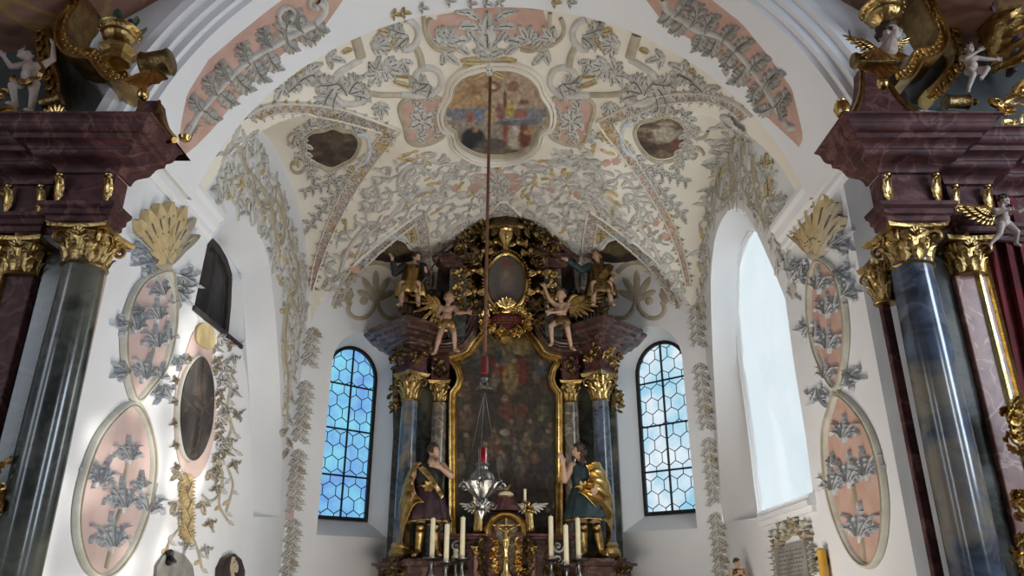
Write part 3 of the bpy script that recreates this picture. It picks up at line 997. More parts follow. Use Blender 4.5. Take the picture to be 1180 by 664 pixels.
# small tufts on the arch crown
o = Orn(BV_ARCH, .8)
for u, v, a, m in ((515, 0, 0, GREY), (540, 3, 0, GREY), (558, 2, .3, GREY), (452, 15, .2, OCH), (463, 14, 0, OCH), (484, 8, .1, GREY), (637, 2, 0, OCH), (655, 2, 0, GREY), (575, 0, 1, GREY)):
    o.palm(u, v, a, 11, 3, 2.0, mi=m, h=.03)
o.build('stucco_scrollwork', 'row of small grey and ochre leaf tufts along the crown of the arch', 'wall decoration', 'painted stucco scrollwork')

# ---- big scrolls between the arch and the central fresco
def mir(pts, c=571): return [(2 * c - p[0], p[1]) for p in pts]
for sd in (1, -1):
    o = Orn(BV_C, .6)
    m = (lambda u: u) if sd > 0 else (lambda u: 2 * 571 - u)
    fa = (lambda a: a) if sd > 0 else (lambda a: pi - a)
    def sp(u, v, r, a0, turns, w, dirn): o.spiral(m(u), v, r, fa(a0), turns, w, dirn=dirn * sd, h=.035)
    def lf(u, v, a, L, W, bd=0., mi=GREY): (o.acan(m(u), v, fa(a), L * 1.15, W * 1.3, bd * sd, mi, .035) if W > 5 else o.leaf(m(u), v, fa(a), L, W, mi, bend=bd * sd, h=.035))
    def pm(u, v, a, L, n=3, mi=GREY, spd=1.8): o.palm(m(u), v, fa(a), L, n, spd, mi=mi, h=.035)
    def rb(pts, w, mi=GREY): o.ribbon([(m(p[0]), p[1]) for p in pts], w, mi, .035)
    rb([(416, 68), (402, 76), (388, 86), (382, 100), (386, 112), (396, 119), (410, 119), (420, 113), (424, 106)], 7)
    rb([(408, 40), (412, 52), (416, 66)], 12, TAN)
    rb([(424, 107), (440, 109), (462, 109)], 6, TAN)
    rb([(462, 109), (480, 110), (497, 108), (508, 98), (506, 84), (496, 78), (484, 80), (478, 88)], 7)
    rb([(466, 22), (476, 26), (482, 36), (480, 48), (472, 56), (464, 56)], 8)
    rb([(478, 52), (484, 64), (486, 76)], 8, TAN)
    rb([(496, 20), (492, 32), (496, 44), (508, 52), (522, 56), (532, 52)], 5, TAN)
    for q in [(400, 106, -1.2, 20, 7, .8), (402, 106, -.4, 18, 6, .7), (398, 108, -2.0, 22, 7, -.8), (408, 108, .1, 16, 6, .6), (386, 94, 2.9, 22, 7, .5), (382, 100, 2.3, 24, 7, -.7), (386, 106, 2.0, 20, 6, -.6),
              (492, 94, 2.4, 18, 6, .8), (494, 94, 3.1, 20, 6, .6), (496, 98, 1.8, 14, 6, .5), (470, 40, 2.6, 18, 6, -.6), (466, 36, 3.3, 18, 6, .6), (470, 44, 2.0, 14, 5, .6),
              (342, 92, -.6, 22, 8, .5), (330, 104, -.8, 18, 6, .4)]: lf(*q)
    pm(352, 82, -.5, 22, 3); pm(378, 66, .2, 20, 3); pm(430, 50, .1, 24, 5); pm(442, 76, .3, 26, 5); pm(436, 84, 2.6, 22, 4); pm(432, 80, -1.2, 18, 3); pm(464, 70, 1.2, 18, 3)
    pm(438, 119, 1.5, 18, 5); pm(324, 100, 2.0, 20, 3); pm(512, 60, .7, 22, 3); pm(504, 44, -.5, 22, 4)
    for q in [(446, 58, -.9, 22, 3.5, 0, OCH), (452, 86, .1, 24, 3, 0, OCH), (454, 94, .3, 22, 4, 0, OCH), (436, 34, .2, 12, 5, 0, OCH), (394, 60, -.4, 12, 4, 0, OCH), (340, 84, -.4, 10, 4, 0, OCH)]: lf(*q)
    # dark rope hole
    o.blob(m(452), 27, 5, LINE, .012, 3.2)
    o.build('stucco_scrollwork', 'large grey C-scrolls and leaf sprays on the vault, %s of the central fresco' % ('left' if sd > 0 else 'right'), 'ceiling decoration', 'painted stucco scrollwork')

# ---- pink cartouches round the central fresco
o = Orn(BV_C, .6)
o.poly([(490, 14), (520, 9), (560, 8), (600, 8), (626, 12), (632, 32), (622, 52), (604, 58), (590, 46), (560, 38), (535, 46), (520, 58), (500, 52), (488, 34)], PINK, .006)
o.ribbon([(488, 16), (490, 36), (498, 52), (510, 58), (522, 56)], 5, TAN, .03); o.ribbon([(634, 14), (632, 34), (624, 52), (612, 58), (600, 56)], 5, TAN, .03)
for s_ in (1, -1):
    M_ = lambda u: u if s_ > 0 else 2 * 561 - u
    FA = lambda a: a if s_ > 0 else pi - a
    o.palm(M_(512), 46, FA(-1.0), 22, 5, 2.4, h=.035); o.leaf(M_(520), 50, FA(-.6), 22, 7, bend=.9 * s_, h=.035); o.leaf(M_(508), 52, FA(-2.4), 14, 6, h=.035)
    o.leaf(M_(548), 46, FA(-2.2), 18, 6, h=.035); o.leaf(M_(550), 30, FA(-2.9), 24, 6, bend=-.6 * s_, h=.035); o.leaf(M_(550), 20, FA(-2.6), 20, 6, h=.035); o.leaf(M_(544), 14, FA(-3.0), 20, 5, h=.035)
    o.leaf(M_(540), 62, FA(-2.5), 20, 6, h=.035)
o.leaf(561, 60, -pi / 2, 48, 12, lobes=6, h=.045); o.palm(561, 58, -pi / 2, 24, 5, 2.8, h=.045); o.palm(561, 34, -pi / 2, 20, 5, 2.6, h=.04)
o.build('painted_cartouche', 'wide pink cartouche with a grey leaf plume above the central ceiling fresco', 'ceiling decoration', 'pink cartouches of the vault')
for sd in (1, -1):
    o = Orn(BV_C, .6)
    m = (lambda u: u) if sd > 0 else (lambda u: 2 * 572.5 - u)
    fa = (lambda a: a) if sd > 0 else (lambda a: pi - a)
    out = [(460, 124), (470, 113), (486, 110), (506, 113), (511, 125), (508, 140), (512, 154), (500, 163), (482, 167), (470, 162), (466, 146)]
    o.poly([(m(a), b) for a, b in out], PINK, .006)
    o.ribbon([(m(a), b) for a, b in out], 5, TAN, .03, closed=True)
    for a in range(0, 360, 60): o.leaf(m(486), 139, radians(a + 20), 17, 6, bend=.6, h=.03)
    o.palm(m(478), 124, fa(-.4), 16, 4, h=.03); o.palm(m(480), 156, fa(.3), 16, 4, h=.03); o.palm(m(500), 128, fa(.4), 12, 3, h=.03); o.palm(m(500), 154, fa(-.2), 12, 3, h=.03)
    o.ribbon([(m(500), 136), (m(520), 136)], 4, TAN, .03); o.ribbon([(m(500), 144), (m(520), 145)], 4, TAN, .03)
    o.build('painted_cartouche', 'small pink leafy cartouche at the %s edge of the central ceiling fresco' % ('left' if sd > 0 else 'right'), 'ceiling decoration', 'pink cartouches of the vault')
# crest with a head over the fresco
o = Orn(BV_C, .6)
for s_ in (1, -1):
    M_ = lambda u: u if s_ > 0 else 2 * 563 - u
    FA = lambda a: a if s_ > 0 else pi - a
    for k in range(5): o.leaf(M_(560), 70 + k * 2.6, FA(pi - .1 - .13 * k + .15), 30 - k * 3, 4.5, OCH if k != 2 else TAN, h=.04)
    o.leaf(M_(560), 66, FA(-2.6), 18, 6, h=.04)
o.palm(563, 64, -pi / 2, 16, 5, 2.6, h=.05)
o.blob(563, 77, 6, RIM, .09, 7.5, 14); o.blob(561, 75, 1, LINE, .1); o.blob(565.5, 75, 1, LINE, .1); o.blob(563, 80, 1.4, TAN, .1)
o.build('stucco_crest', 'small white mask with ochre wings at the top of the central fresco', 'ceiling decoration')

# ---- frescoes painted on the vault
def fresco_grid(bv, shape, blobs, base, nu=60, nv=50, h=.012, name=None, label=None, cat='fresco', matn='fresco', group=None, parent=None):
    P = spline([Vector((p[0], p[1], 0)) for p in shape], 5, True)
    c = sum(P, Vector()) / len(P)
    V = []; Fc = []; Cc = []
    nr = 26; n = len(P)
    def col(u, v):
        r, g, b = base(u, v)
        for (bu, bv_, ru, rv, cc, st) in blobs:
            d = ((u - bu) / ru) ** 2 + ((v - bv_) / rv) ** 2
            if d < 1.6:
                k = st * max(0, min(1, (1.35 - d) / .6)); r += (cc[0] - r) * k; g += (cc[1] - g) * k; b += (cc[2] - b) * k
        t = .88 + .24 * noise.noise(Vector((u * .25, v * .25, 3)))
        return srgb(max(0, min(255, r * t)), max(0, min(255, g * t)), max(0, min(255, b * t)))
    for i in range(nr + 1):
        f = i / nr * .985
        for p in P:
            u = p.x + (c.x - p.x) * f; v = p.y + (c.y - p.y) * f
            q, nn = cast(u, v, bv)
            if q is None: q, nn = cast(c.x, c.y, bv)
            V.append(q + nn * (h if i > 0 else 0)); Cc.append(col(u, v))
    for i in range(nr):
        for j in range(n):
            Fc.append((i * n + j, i * n + (j + 1) % n, (i + 1) * n + (j + 1) % n, (i + 1) * n + j))
    mb = MB(); mb.add(V, Fc)
    o = mb.build(name, matn, parent)
    at = o.data.color_attributes.new('Col', 'FLOAT_COLOR', 'POINT')
    flat = [x for c_ in Cc for x in c_]
    at.data.foreach_set('color', flat)
    if label: tag(o, label, cat, group)
    return o
med = [(572, 82), (590, 83), (606, 89), (616, 99), (620, 110), (627, 120), (630, 131), (628, 143), (619, 150), (616, 160), (604, 172), (588, 177), (572, 178.5), (554, 177), (540, 171), (529, 162), (526, 151), (517, 144), (514, 132), (517, 121), (523, 111), (526, 100), (536, 90), (553, 84)]
root = thing('ceiling_fresco', 'round lobed fresco with heavenly figures at the centre of the vault', 'fresco', cast(572, 130, BV_C)[0])
def basem(u, v):
    if v < 124:
        k = max(0, min(1, abs(u - 580) / 60)); 
        return (186 + 6 * k * (u < 572), 164 - 6 * k, 138 - 18 * k * (u < 572))
    if v < 140: return (150, 146, 148)
    return (164, 150, 134)
bl = [(528, 132, 16, 6, (132, 132, 142), .8), (615, 132, 14, 8, (130, 130, 138), .7), (552, 94, 22, 8, (186, 156, 118), .7), (540, 112, 14, 10, (188, 152, 108), .6),
      (568, 99, 9, 6, (130, 92, 70), .9), (568, 99, 4, 3, (232, 214, 190), 1), (591, 99, 7, 6, (142, 102, 78), .8), (545, 104, 10, 6, (146, 110, 84), .6),
      (553, 116, 7, 7, (190, 160, 110), .9), (552, 112, 2.5, 2.5, (206, 170, 140), 1), (552, 131, 9, 7, (126, 136, 160), .9), (542, 134, 5, 6, (168, 106, 84), .9), (566, 133, 8, 9, (196, 174, 120), .9), (577, 128, 6, 9, (150, 96, 90), .8),
      (588, 126, 6, 9, (188, 168, 90), .9), (586, 116, 3, 3, (206, 168, 140), 1), (600, 130, 8, 5, (164, 96, 80), .8), (582, 114, 2, 10, (96, 66, 54), .8), (604, 117, 6, 3, (110, 80, 66), .8),
      (545, 158, 13, 11, (48, 48, 54), 1), (540, 166, 9, 7, (44, 46, 50), 1), (548, 149, 3.4, 3, (168, 128, 104), 1), (566, 166, 18, 7, (92, 86, 84), .9), (584, 154, 6, 10, (168, 104, 92), .9), (593, 158, 8, 13, (216, 204, 190), 1), (588, 145, 3, 3, (196, 160, 132), 1),
      (605, 158, 7, 12, (120, 72, 56), 1), (609, 150, 6, 5, (186, 146, 104), .9), (604, 146, 5, 4, (116, 70, 56), .9), (572, 174, 30, 3, (110, 92, 70), .8), (556, 122, 10, 3, (152, 120, 100), .6), (596, 141, 26, 3, (104, 106, 114), .7)]
fresco_grid(BV_C, med, bl, basem, name='painted_field', parent=root)
o = Orn(BV_C, .6)
o.ribbon([(572 + (p[0] - 572) * 1.03, 130 + (p[1] - 130) * 1.04) for p in med], 3, TAN, .03, n=3, closed=True)
o.ribbon([(572 + (p[0] - 572) * 1.10, 130 + (p[1] - 130) * 1.13) for p in med], 4, WHITE, .08, n=3, closed=True)
o.ribbon([(572 + (p[0] - 572) * 1.18, 130 + (p[1] - 130) * 1.22) for p in med], 3.4, WHITE, .06, n=3, closed=True)
o.build('moulded_frame', None, None, parent=root)

# ---- lunette bands, paintings and leafwork
def band(o, outer, inner, fill_mi=PINK, motif=True, s=8, och=.25):
    n = 30
    o.strip(outer, inner, fill_mi, .008, n, 3)
    a = resample(outer, n); b = resample(inner, n)
    o.ribbon(outer[::1], 2.2, WHITE, .05); o.ribbon(inner[::1], 1.8, WHITE, .04)
    if motif:
        L = sum(hypot(a[i + 1][0] - a[i][0], a[i + 1][1] - a[i][1]) for i in range(n - 1))
        k = max(3, int(L / (s * .8)))
        a = resample(outer, k + 1); b = resample(inner, k + 1)
        for i in range(k):
            c = ((a[i][0] + b[i][0]) / 2, (a[i][1] + b[i][1]) / 2)
            w = hypot(a[i][0] - b[i][0], a[i][1] - b[i][1])
            if w < 2: continue
            d = atan2(a[i + 1][1] - a[i][1], a[i + 1][0] - a[i][0])
            sg = 1 if i % 2 else -1
            o.leaf(c[0], c[1], d + sg * .7, s * 1.15, min(w * .34, s * .4), OCH if rnd.random() < och else GREY, 3, sg, .03, 6)
            o.leaf(c[0], c[1], d - sg * .9, s * .8, min(w * .24, s * .3), GREY, 3, -sg, .03, 6, False)
sides = {
 'left': dict(apex=(462, 150), top=[(278, 136), (298, 124), (320, 119), (350, 119), (385, 123), (422, 134), (462, 150)], topi=[(300, 136), (312, 131), (330, 129), (352, 130), (385, 136), (415, 144), (440, 152)],
              low=[(462, 150), (440, 176), (418, 206), (398, 240), (380, 278), (368, 310), (361, 336)], lowi=[(440, 152), (424, 174), (404, 202), (386, 236), (370, 276), (361, 308), (357, 334)],
              oval=(382, 170), pr=[(354, 160), (362, 154), (374, 152), (384, 149), (394, 153), (404, 154), (412, 162), (411, 172), (405, 182), (394, 188), (382, 193), (370, 189), (358, 182), (352, 172)],
              c1=(96, 78, 64), c2=(70, 56, 48), hi=(132, 112, 84)),
 'right': dict(apex=(688, 139), top=[(868, 134), (848, 118), (826, 109), (798, 106), (762, 109), (725, 121), (688, 139)], topi=[(852, 136), (838, 124), (820, 117), (796, 116), (762, 120), (736, 130), (708, 141)],
               low=[(688, 139), (710, 170), (732, 200), (750, 228), (768, 260), (782, 296), (790, 330)], lowi=[(708, 141), (722, 166), (740, 194), (758, 224), (778, 262), (790, 298), (796, 330)],
               oval=(760, 158), pr=[(734, 152), (740, 143), (752, 140), (764, 136), (776, 138), (786, 146), (790, 158), (786, 170), (776, 180), (764, 183), (752, 181), (742, 172), (736, 162)],
               c1=(128, 110, 90), c2=(90, 70, 56), hi=(206, 194, 172)),
}
def bow(oc, rx, ry, n=24): return [(oc[0] + rx * cos(2 * pi * k / n), oc[1] + ry * sin(2 * pi * k / n)) for k in range(n)]
for sd, D in sides.items():
    o = Orn(BV_CL if sd == 'left' else BV_CR, .7)
    band(o, D['top'], D['topi'], s=9); band(o, D['low'], D['lowi'], s=9)
    o.build('painted_band', 'pink leafy border band framing the %s side lunette of the vault' % sd, 'ceiling decoration', 'leafy border bands of the lunettes')
    bl = []
    rr = random.Random(3 if sd == 'left' else 9)
    for _ in range(26):
        q = rr.random(); c = D['hi'] if q < .3 else D['c2']
        bl.append((D['oval'][0] + rr.uniform(-28, 28), D['oval'][1] + rr.uniform(-20, 20), rr.uniform(4, 12), rr.uniform(2, 6), c, rr.uniform(.3, .8)))
    if sd == 'right': bl += [(766, 154, 14, 9, (200, 190, 170), .8), (780, 168, 8, 8, (130, 70, 56), .6), (745, 170, 14, 8, (72, 56, 46), .8)]
    root = thing('lunette_painting', ('dark brown lobed painting in the left side lunette of the vault' if sd == 'left' else 'lobed painting with a pale sky in the right side lunette of the vault'), 'fresco', cast(D['oval'][0], D['oval'][1], BV_CL if sd == 'left' else BV_CR)[0], 'paintings in the lunettes')
    bvx = BV_CL if sd == 'left' else BV_CR
    fresco_grid(bvx, D['pr'], bl, lambda u, v: D['c1'], name='painted_field', parent=root)
    o = Orn(bvx, .6)
    oc = D['oval']; k = 1 if sd == 'left' else -1
    o.ribbon([(oc[0] + (p[0] - oc[0]) * 1.1, oc[1] + (p[1] - oc[1]) * 1.13) for p in D['pr']], 4, TAN, .03, n=3, closed=True)
    ex = oc[0] + k * 42
    o.ribbon([(oc[0] + k * 30, oc[1] - 16), (ex - k * 2, oc[1] - 14), (ex + k * 2, oc[1]), (ex - k * 2, oc[1] + 14), (oc[0] + k * 28, oc[1] + 22)], 5, BLUE, .04)
    o.build('moulded_frame', None, None, parent=root)
    o = Orn(bvx, .6)
    # leaf wreath around the painting
    for j in range(22):
        a = 2 * pi * j / 22
        if abs(sin(a)) < .35 and cos(a) * k > 0: continue
        o.leaf(oc[0] + 36 * cos(a), oc[1] + 27 * sin(a), a + (.9 if j % 2 else -.9), 15, 5.5, OCH if j % 7 == 3 else GREY, 3, .8, .03, 6)
    for j in range(7):
        o.palm(oc[0] - k * (34 + 3 * (j % 2)) + k * j * 2.5, oc[1] - 22 + j * 9, pi / 2 + k * .2, 14, 3, 2.2)
    o.spiral(oc[0] - k * 40, oc[1] + 20, 11, 0, 1, 4, TAN, k); o.spiral(oc[0] - k * 44, oc[1] - 8, 12, 0, .8, 4, TAN, -k)
    for j in range(7):
        o.palm(oc[0] + k * (18 - j * 7), oc[1] + 36 + j * 8.5, pi / 2 + k * .5, 15, 3, 2.4)
    for j in range(7):
        o.palm(oc[0] + k * (24 - j * 9), oc[1] + (30 + j * 3), pi / 2, 11, 3, 2.4)
    for j in range(6):
        o.palm(oc[0] - k * 26 + k * j * 12, oc[1] - 26 - (2 - abs(j - 2.5)) * 2, -.3, 13, 3, 2.0)
    o.palm(ex + k * 10, oc[1] - 4, 0 if k > 0 else pi, 20, 5, 1.6, mi=OCH)
    o.build('stucco_scrollwork', 'grey leaf garlands around the lobed painting in the %s side lunette' % sd, 'ceiling decoration', 'painted stucco scrollwork')

# ---- dense leafwork on the middle of the vault
excl = [[(400, 380), (486, 243), (500, 250), (516, 360)], [(538, 275), (580, 230), (628, 275), (628, 400), (538, 400)], [(660, 360), (676, 250), (690, 243), (760, 360)], [(508, 80), (636, 80), (636, 184), (508, 184)]]
zone = {'left': [(470, 170), (505, 180), (572, 194), (572, 250), (530, 282), (516, 330), (500, 262), (484, 240), (440, 268), (400, 312), (376, 352), (370, 330), (392, 270), (425, 212)],
        'right': [(572, 194), (640, 178), (684, 158), (730, 212), (764, 268), (784, 330), (770, 350), (735, 292), (684, 238), (668, 262), (652, 330), (628, 278), (572, 250)]}
for sd in ('left', 'right'):
    o = Orn(BV_C, .6)
    k = 1 if sd == 'left' else -1
    o.fill(zone[sd], .165, .19, 6000, .16, .06, scroll=.32, line=.45, seed=11 if k > 0 else 12, flow=lambda u, v: atan2(v - 300, u - 575) + pi / 2)
    m = (lambda u: u) if k > 0 else (lambda u: 2 * 578 - u)
    for pts in ([(500, 205), (480, 190), (462, 200), (460, 220), (474, 232)], [(410, 300), (425, 270), (450, 250), (470, 226), (500, 216)], [(388, 330), (400, 290), (420, 262)], [(508, 300), (512, 272), (530, 256), (552, 250)], [(520, 190), (500, 186), (480, 178)]):
        o.ribbon([(m(a), b) for a, b in pts], 4.5, GREY, .03)
    if k > 0:
        pass
    o.palm(m(540), 262, -pi / 2, 16, 5); o.palm(m(530), 280, -pi / 2, 14, 5)
    o.build('stucco_scrollwork', 'dense grey and ochre leaf scrolls on the vault between the central fresco and the %s apse window' % sd, 'ceiling decoration', 'painted stucco scrollwork')
o = Orn(BV_C, .6)
o.poly([(548, 200), (598, 200), (604, 214), (590, 226), (556, 226), (542, 214)], PINK, .008)
for a in range(0, 360, 45): o.leaf(573, 213, radians(a), 16, 5)
o.palm(573, 186, pi / 2, 12, 3, mi=OCH); o.palm(573, 240, -pi / 2, 14, 5)
o.build('painted_cartouche', 'faint pink cartouche on the vault below the central fresco', 'ceiling decoration', 'pink cartouches of the vault')

# ---- apse lunettes
for sd, k in (('left', 1), ('right', -1)):
    o = Orn(bvh_of([CEIL] + SHELL), .7)
    m = (lambda u: u) if k > 0 else (lambda u: 1167 - u)
    q = lambda L: [(m(a), b) for a, b in L]
    band(o, q([(486, 243), (455, 265), (424, 289), (399, 316), (382, 352)]), q([(480, 256), (458, 273), (430, 297), (407, 322), (391, 352)]), s=7, och=.05)
    band(o, q([(489, 243), (494, 268), (497, 296), (498, 330)]), q([(478, 256), (482, 276), (484, 300), (485, 330)]), s=7, och=.05)
    o.build('painted_band', 'pink border band framing the lunette above the %s apse window' % sd, 'ceiling decoration', 'leafy border bands of the lunettes')
    o = Orn(None, .7)
    c = m(452)
    o.leaf(m(474), 262, pi / 2, 22, 9, OCH, 4); o.palm(m(470), 270, -pi / 2, 14, 3, mi=OCH)
    o.ribbon(q([(420, 305), (428, 284), (446, 274), (466, 274), (478, 286)]), 5, BLUE, .03)
    o.build('stucco_scrollwork', 'pale scroll and ochre tuft above the dark cloud painting over the %s apse window' % sd, 'ceiling decoration', 'painted stucco scrollwork')
    pr = q([(431, 296), (438, 288), (446, 280), (456, 277), (466, 280), (472, 288), (480, 292), (476, 300), (462, 303), (446, 302), (436, 302)])
    bl = [(m(456), 288, 16, 6, (112, 96, 60), .8), (m(440), 296, 8, 5, (60, 40, 36), .9), (m(470), 296, 10, 5, (64, 44, 38), .8), (m(450), 299, 20, 3, (56, 42, 38), .7)]
    root = fresco_grid(None, pr, bl, lambda u, v: (84, 70, 54), name='lunette_painting', label='small dark cloud painting in the lunette above the %s apse window' % sd, group='paintings in the lunettes')
    # large palmette scroll on the wall below
    o = Orn(None, .7)
    c = m(433)
    o.ribbon(q([(410, 312), (416, 306), (432, 302), (446, 305), (456, 314)]), 6, TAN, .02)
    for a, L in ((-pi / 2, 34), (-pi / 2 - .55, 30), (-pi / 2 + .55, 30), (-pi / 2 - 1.15, 24), (-pi / 2 + 1.15, 24)):
        o.leaf(c, 345, a, L, 5.5, TAN, 1, 0, .02, line=False)
    o.ribbon(q([(433, 340), (430, 356), (420, 366), (408, 366), (401, 358), (404, 348)]), 5, TAN, .02); o.ribbon(q([(433, 340), (437, 356), (446, 366), (458, 366)]), 5, TAN, .02)
    o.ribbon(q([(401, 350), (394, 340), (386, 344), (386, 356)]), 4.5, TAN, .02); o.blob(m(419), 347, 5, TAN, .02)
    for a in (-2.6, -2.0, -1.4): o.leaf(m(402), 348, a if k > 0 else pi - a, 16, 4.5, TAN, 2, 0, .02, line=False)
    o.build('stucco_scrollwork', 'grey palmette between two C-scrolls on the wall above the %s apse window' % sd, 'wall decoration', 'painted stucco scrollwork')
o = Orn(BV_C, .7)
band(o, [(538, 282), (550, 262), (564, 244), (580, 231), (597, 244), (612, 262), (626, 282)], [(551, 284), (561, 268), (570, 258), (580, 250), (590, 258), (602, 268), (614, 284)], s=7, och=.05)
o.build('painted_band', 'pointed pink border band directly above the high altar crown', 'ceiling decoration', 'leafy border bands of the lunettes')

# ---- arabesques on the side walls next to the vault
zl = [(266, 160), (275, 150), (287, 158), (305, 184), (320, 215), (331, 245), (345, 280), (353, 320), (353, 360), (345, 400), (338, 440), (332, 470), (326, 520), (330, 440), (326, 380), (322, 330), (314, 292), (300, 262), (284, 246), (268, 240), (252, 236), (247, 220), (252, 190)]
o = Orn(BV_CL, .7)
o.fill(zl, .15, .21, 5000, .12, 0, scroll=.28, seed=21, flow=lambda u, v: pi / 2)
for pts, mi in (([(272, 165), (280, 190), (292, 205), (306, 225), (310, 240), (302, 240), (292, 222), (286, 200), (262, 208), (252, 205)], TAN), ([(300, 234), (312, 236), (318, 214), (326, 250), (324, 280), (316, 276), (312, 240)], TAN), ([(316, 230), (330, 270), (340, 300), (342, 330), (334, 345), (342, 360)], TAN), ([(330, 350), (326, 400), (330, 440), (328, 480)], TAN)):
    o.ribbon(pts, 4.5, mi, .035)
o.build('stucco_scrollwork', 'tall grey and ochre arabesque on the left wall around the niche arch', 'wall decoration', 'painted stucco scrollwork')
zr = [(838, 138), (850, 136), (866, 160), (872, 184), (874, 200), (884, 182), (896, 220), (905, 245), (908, 290), (914, 340), (904, 320), (890, 275), (872, 246), (850, 232), (832, 236), (820, 262), (814, 310), (812, 370), (806, 400), (802, 360), (804, 300), (808, 250), (816, 205), (826, 168)]
o = Orn(BV_CR, .7)
o.fill(zr, .15, .21, 5000, .10, 0, scroll=.28, seed=23, flow=lambda u, v: pi / 2)
for pts in ([(846, 145), (842, 180), (848, 215), (836, 232), (826, 215), (830, 190)], [(858, 165), (856, 200), (864, 230), (876, 245), (884, 262)], [(868, 182), (872, 215), (878, 240), (893, 268)]):
    o.ribbon(pts, 4.5, TAN, .035)
o.leaf(886, 202, pi / 2 - .05, 36, 8, OCH); o.palm(884, 190, -pi / 2, 14, 3, mi=OCH); o.palm(887, 228, pi / 2, 16, 3); o.palm(900, 248, 1.2, 18, 3)
o.ribbon([(905, 285), (910, 310), (916, 338), (924, 345)], 3.2, GREY, .03); o.leaf(908, 300, .6, 16, 4); o.leaf(914, 325, -.6, 14, 4)
o.build('stucco_scrollwork', 'tall grey arabesque on the right wall around the window arch', 'wall decoration', 'painted stucco scrollwork')
# narrow hanging strips on the piers beside the apse windows
for sd, path in (('left', [(361, 378), (357, 410), (352, 450), (347, 490), (343, 530), (340, 570), (338, 610), (333, 650), (331, 668)]), ('right', [(801, 352), (805, 400), (809, 440), (813, 480), (818, 520), (822, 560), (826, 600), (830, 650), (831, 668)])):
    o = Orn(None, .7)
    P = resample(path, 34)
    for i in range(33):
        d = atan2(P[i + 1][1] - P[i][1], P[i + 1][0] - P[i][0]); sg = 1 if i % 2 else -1
        if i in (5, 6, 15, 24): continue
        o.leaf(P[i][0], P[i][1], d + sg * .5, 15, 5, GREY if i % 6 else TAN, 3, sg * .8, .03, 6)
        o.leaf(P[i][0], P[i][1], d - sg * .5, 12, 4, GREY, 3, -sg * .8, .03, 6)
    if sd == 'left':
        o.ribbon([(339, 545), (336, 575), (333, 600)], 9, ROSE, .012)
    o.build('stucco_scrollwork', 'narrow grey leaf pendant on the pier beside the %s apse window' % sd, 'wall decoration', 'painted stucco scrollwork')
o = Orn(BV_PL, .7)
P = resample([(334, 430), (331, 470), (329, 500), (333, 530)], 9)
for i in range(8): o.leaf(P[i][0], P[i][1], pi / 2 + (.5 if i % 2 else -.5), 12, 3.5, TAN if i > 4 else GREY, 3, 0, .03, 6)
o.build('stucco_scrollwork', 'thin leaf drop on the left wall just before the apse corner', 'wall decoration', 'painted stucco scrollwork')

# ---- pink oval cartouches and shells low on the side walls
def oval(pts): return [Vector((p[0], p[1], 0)) for p in pts]
def cart(bv, name_lbl, outline, rim, fillm, plants, rimm=RIM, out_plants=(), stem=()):
    c = (sum(p[0] for p in outline) / len(outline), sum(p[1] for p in outline) / len(outline))
    root = thing('wall_cartouche', name_lbl, 'wall decoration', cast(c[0], c[1], bv)[0], 'pink cartouches on the side walls')
    o = Orn(bv, .9); o.poly(outline, fillm, .008, 4); o.build('painted_field', None, None, parent=root)
    o = Orn(bv, .9); o.ribbon(outline, rim, rimm, .045, n=5, closed=True)
    o.ribbon([(c[0] + (p[0] - c[0]) * .985, c[1] + (p[1] - c[1]) * .99) for p in outline], rim * .3, TAN, .055, n=5, closed=True)
    o.build('moulded_rim', None, None, parent=root)
    for u, v, a, L, n, spd in plants:
        o = Orn(bv, .9, BLUE); o.tulip(u, v, a, L * .82, 5 if n > 3 else 3); o.build('acanthus_tuft', None, None, parent=root)
    for u, v, a, L, n, spd in out_plants:
        o = Orn(bv, .9, BLUE); o.tulip(u, v, a, L * .9, 4); o.build('acanthus_tuft', None, None, parent=root)
    for s_ in stem:
        o = Orn(bv, .9, BLUE); o.ribbon(s_, 3.5, TAN, .035); o.build('leaf_stem', None, None, parent=root)
    return root
cart(BV_PL, 'lower pink oval cartouche on the left wall beside the altar column', [(152, 466), (166, 484), (175, 520), (174, 556), (164, 600), (146, 640), (122, 664), (100, 656), (88, 626), (86, 590), (94, 548), (110, 506), (132, 478)], 8, ROSE,
     [(145, 530, -pi / 2, 28, 5, 1.6), (138, 585, -pi / 2, 36, 5, 1.7), (125, 630, -pi / 2, 40, 5, 1.8), (166, 590, -pi / 2 + .3, 34, 4, 1.2), (108, 556, -pi / 2 + .5, 36, 4, 1.0), (160, 562, -pi / 2, 20, 3, 1)],
     stem=[[(146, 530), (139, 562)], [(138, 585), (127, 612)], [(126, 630), (120, 655)]])
cart(BV_PL, 'upper pink oval cartouche on the left wall below the shell', [(193, 312), (198, 330), (200, 360), (196, 395), (187, 425), (170, 448), (155, 462), (146, 440), (141, 405), (143, 370), (152, 340), (168, 320)], 7, ROSE,
     [(176, 400, -pi / 2, 26, 5, 1.6), (178, 368, -pi / 2, 24, 5, 1.5), (162, 436, -pi / 2 + .3, 30, 5, 1.6), (152, 380, -pi / 2 + .2, 26, 4, 1.2), (190, 392, -pi / 2, 22, 3, 1.2), (184, 340, -pi / 2 - .3, 22, 4, 1.2), (180, 436, -pi / 2 + .3, 20, 3, 1.2)],
     out_plants=[(146, 372, pi - .6, 20, 4, 2.2), (144, 428, pi + .1, 20, 4, 2.0), (183, 444, pi / 2 - .2, 24, 4, 1.6), (202, 412, pi / 2 - .6, 16, 3, 1.6), (205, 330, .4, 18, 4, 2.2), (160, 356, 2.6, 16, 3, 1.6)],
     stem=[[(176, 400), (170, 420)], [(156, 462), (166, 478), (172, 500)]])
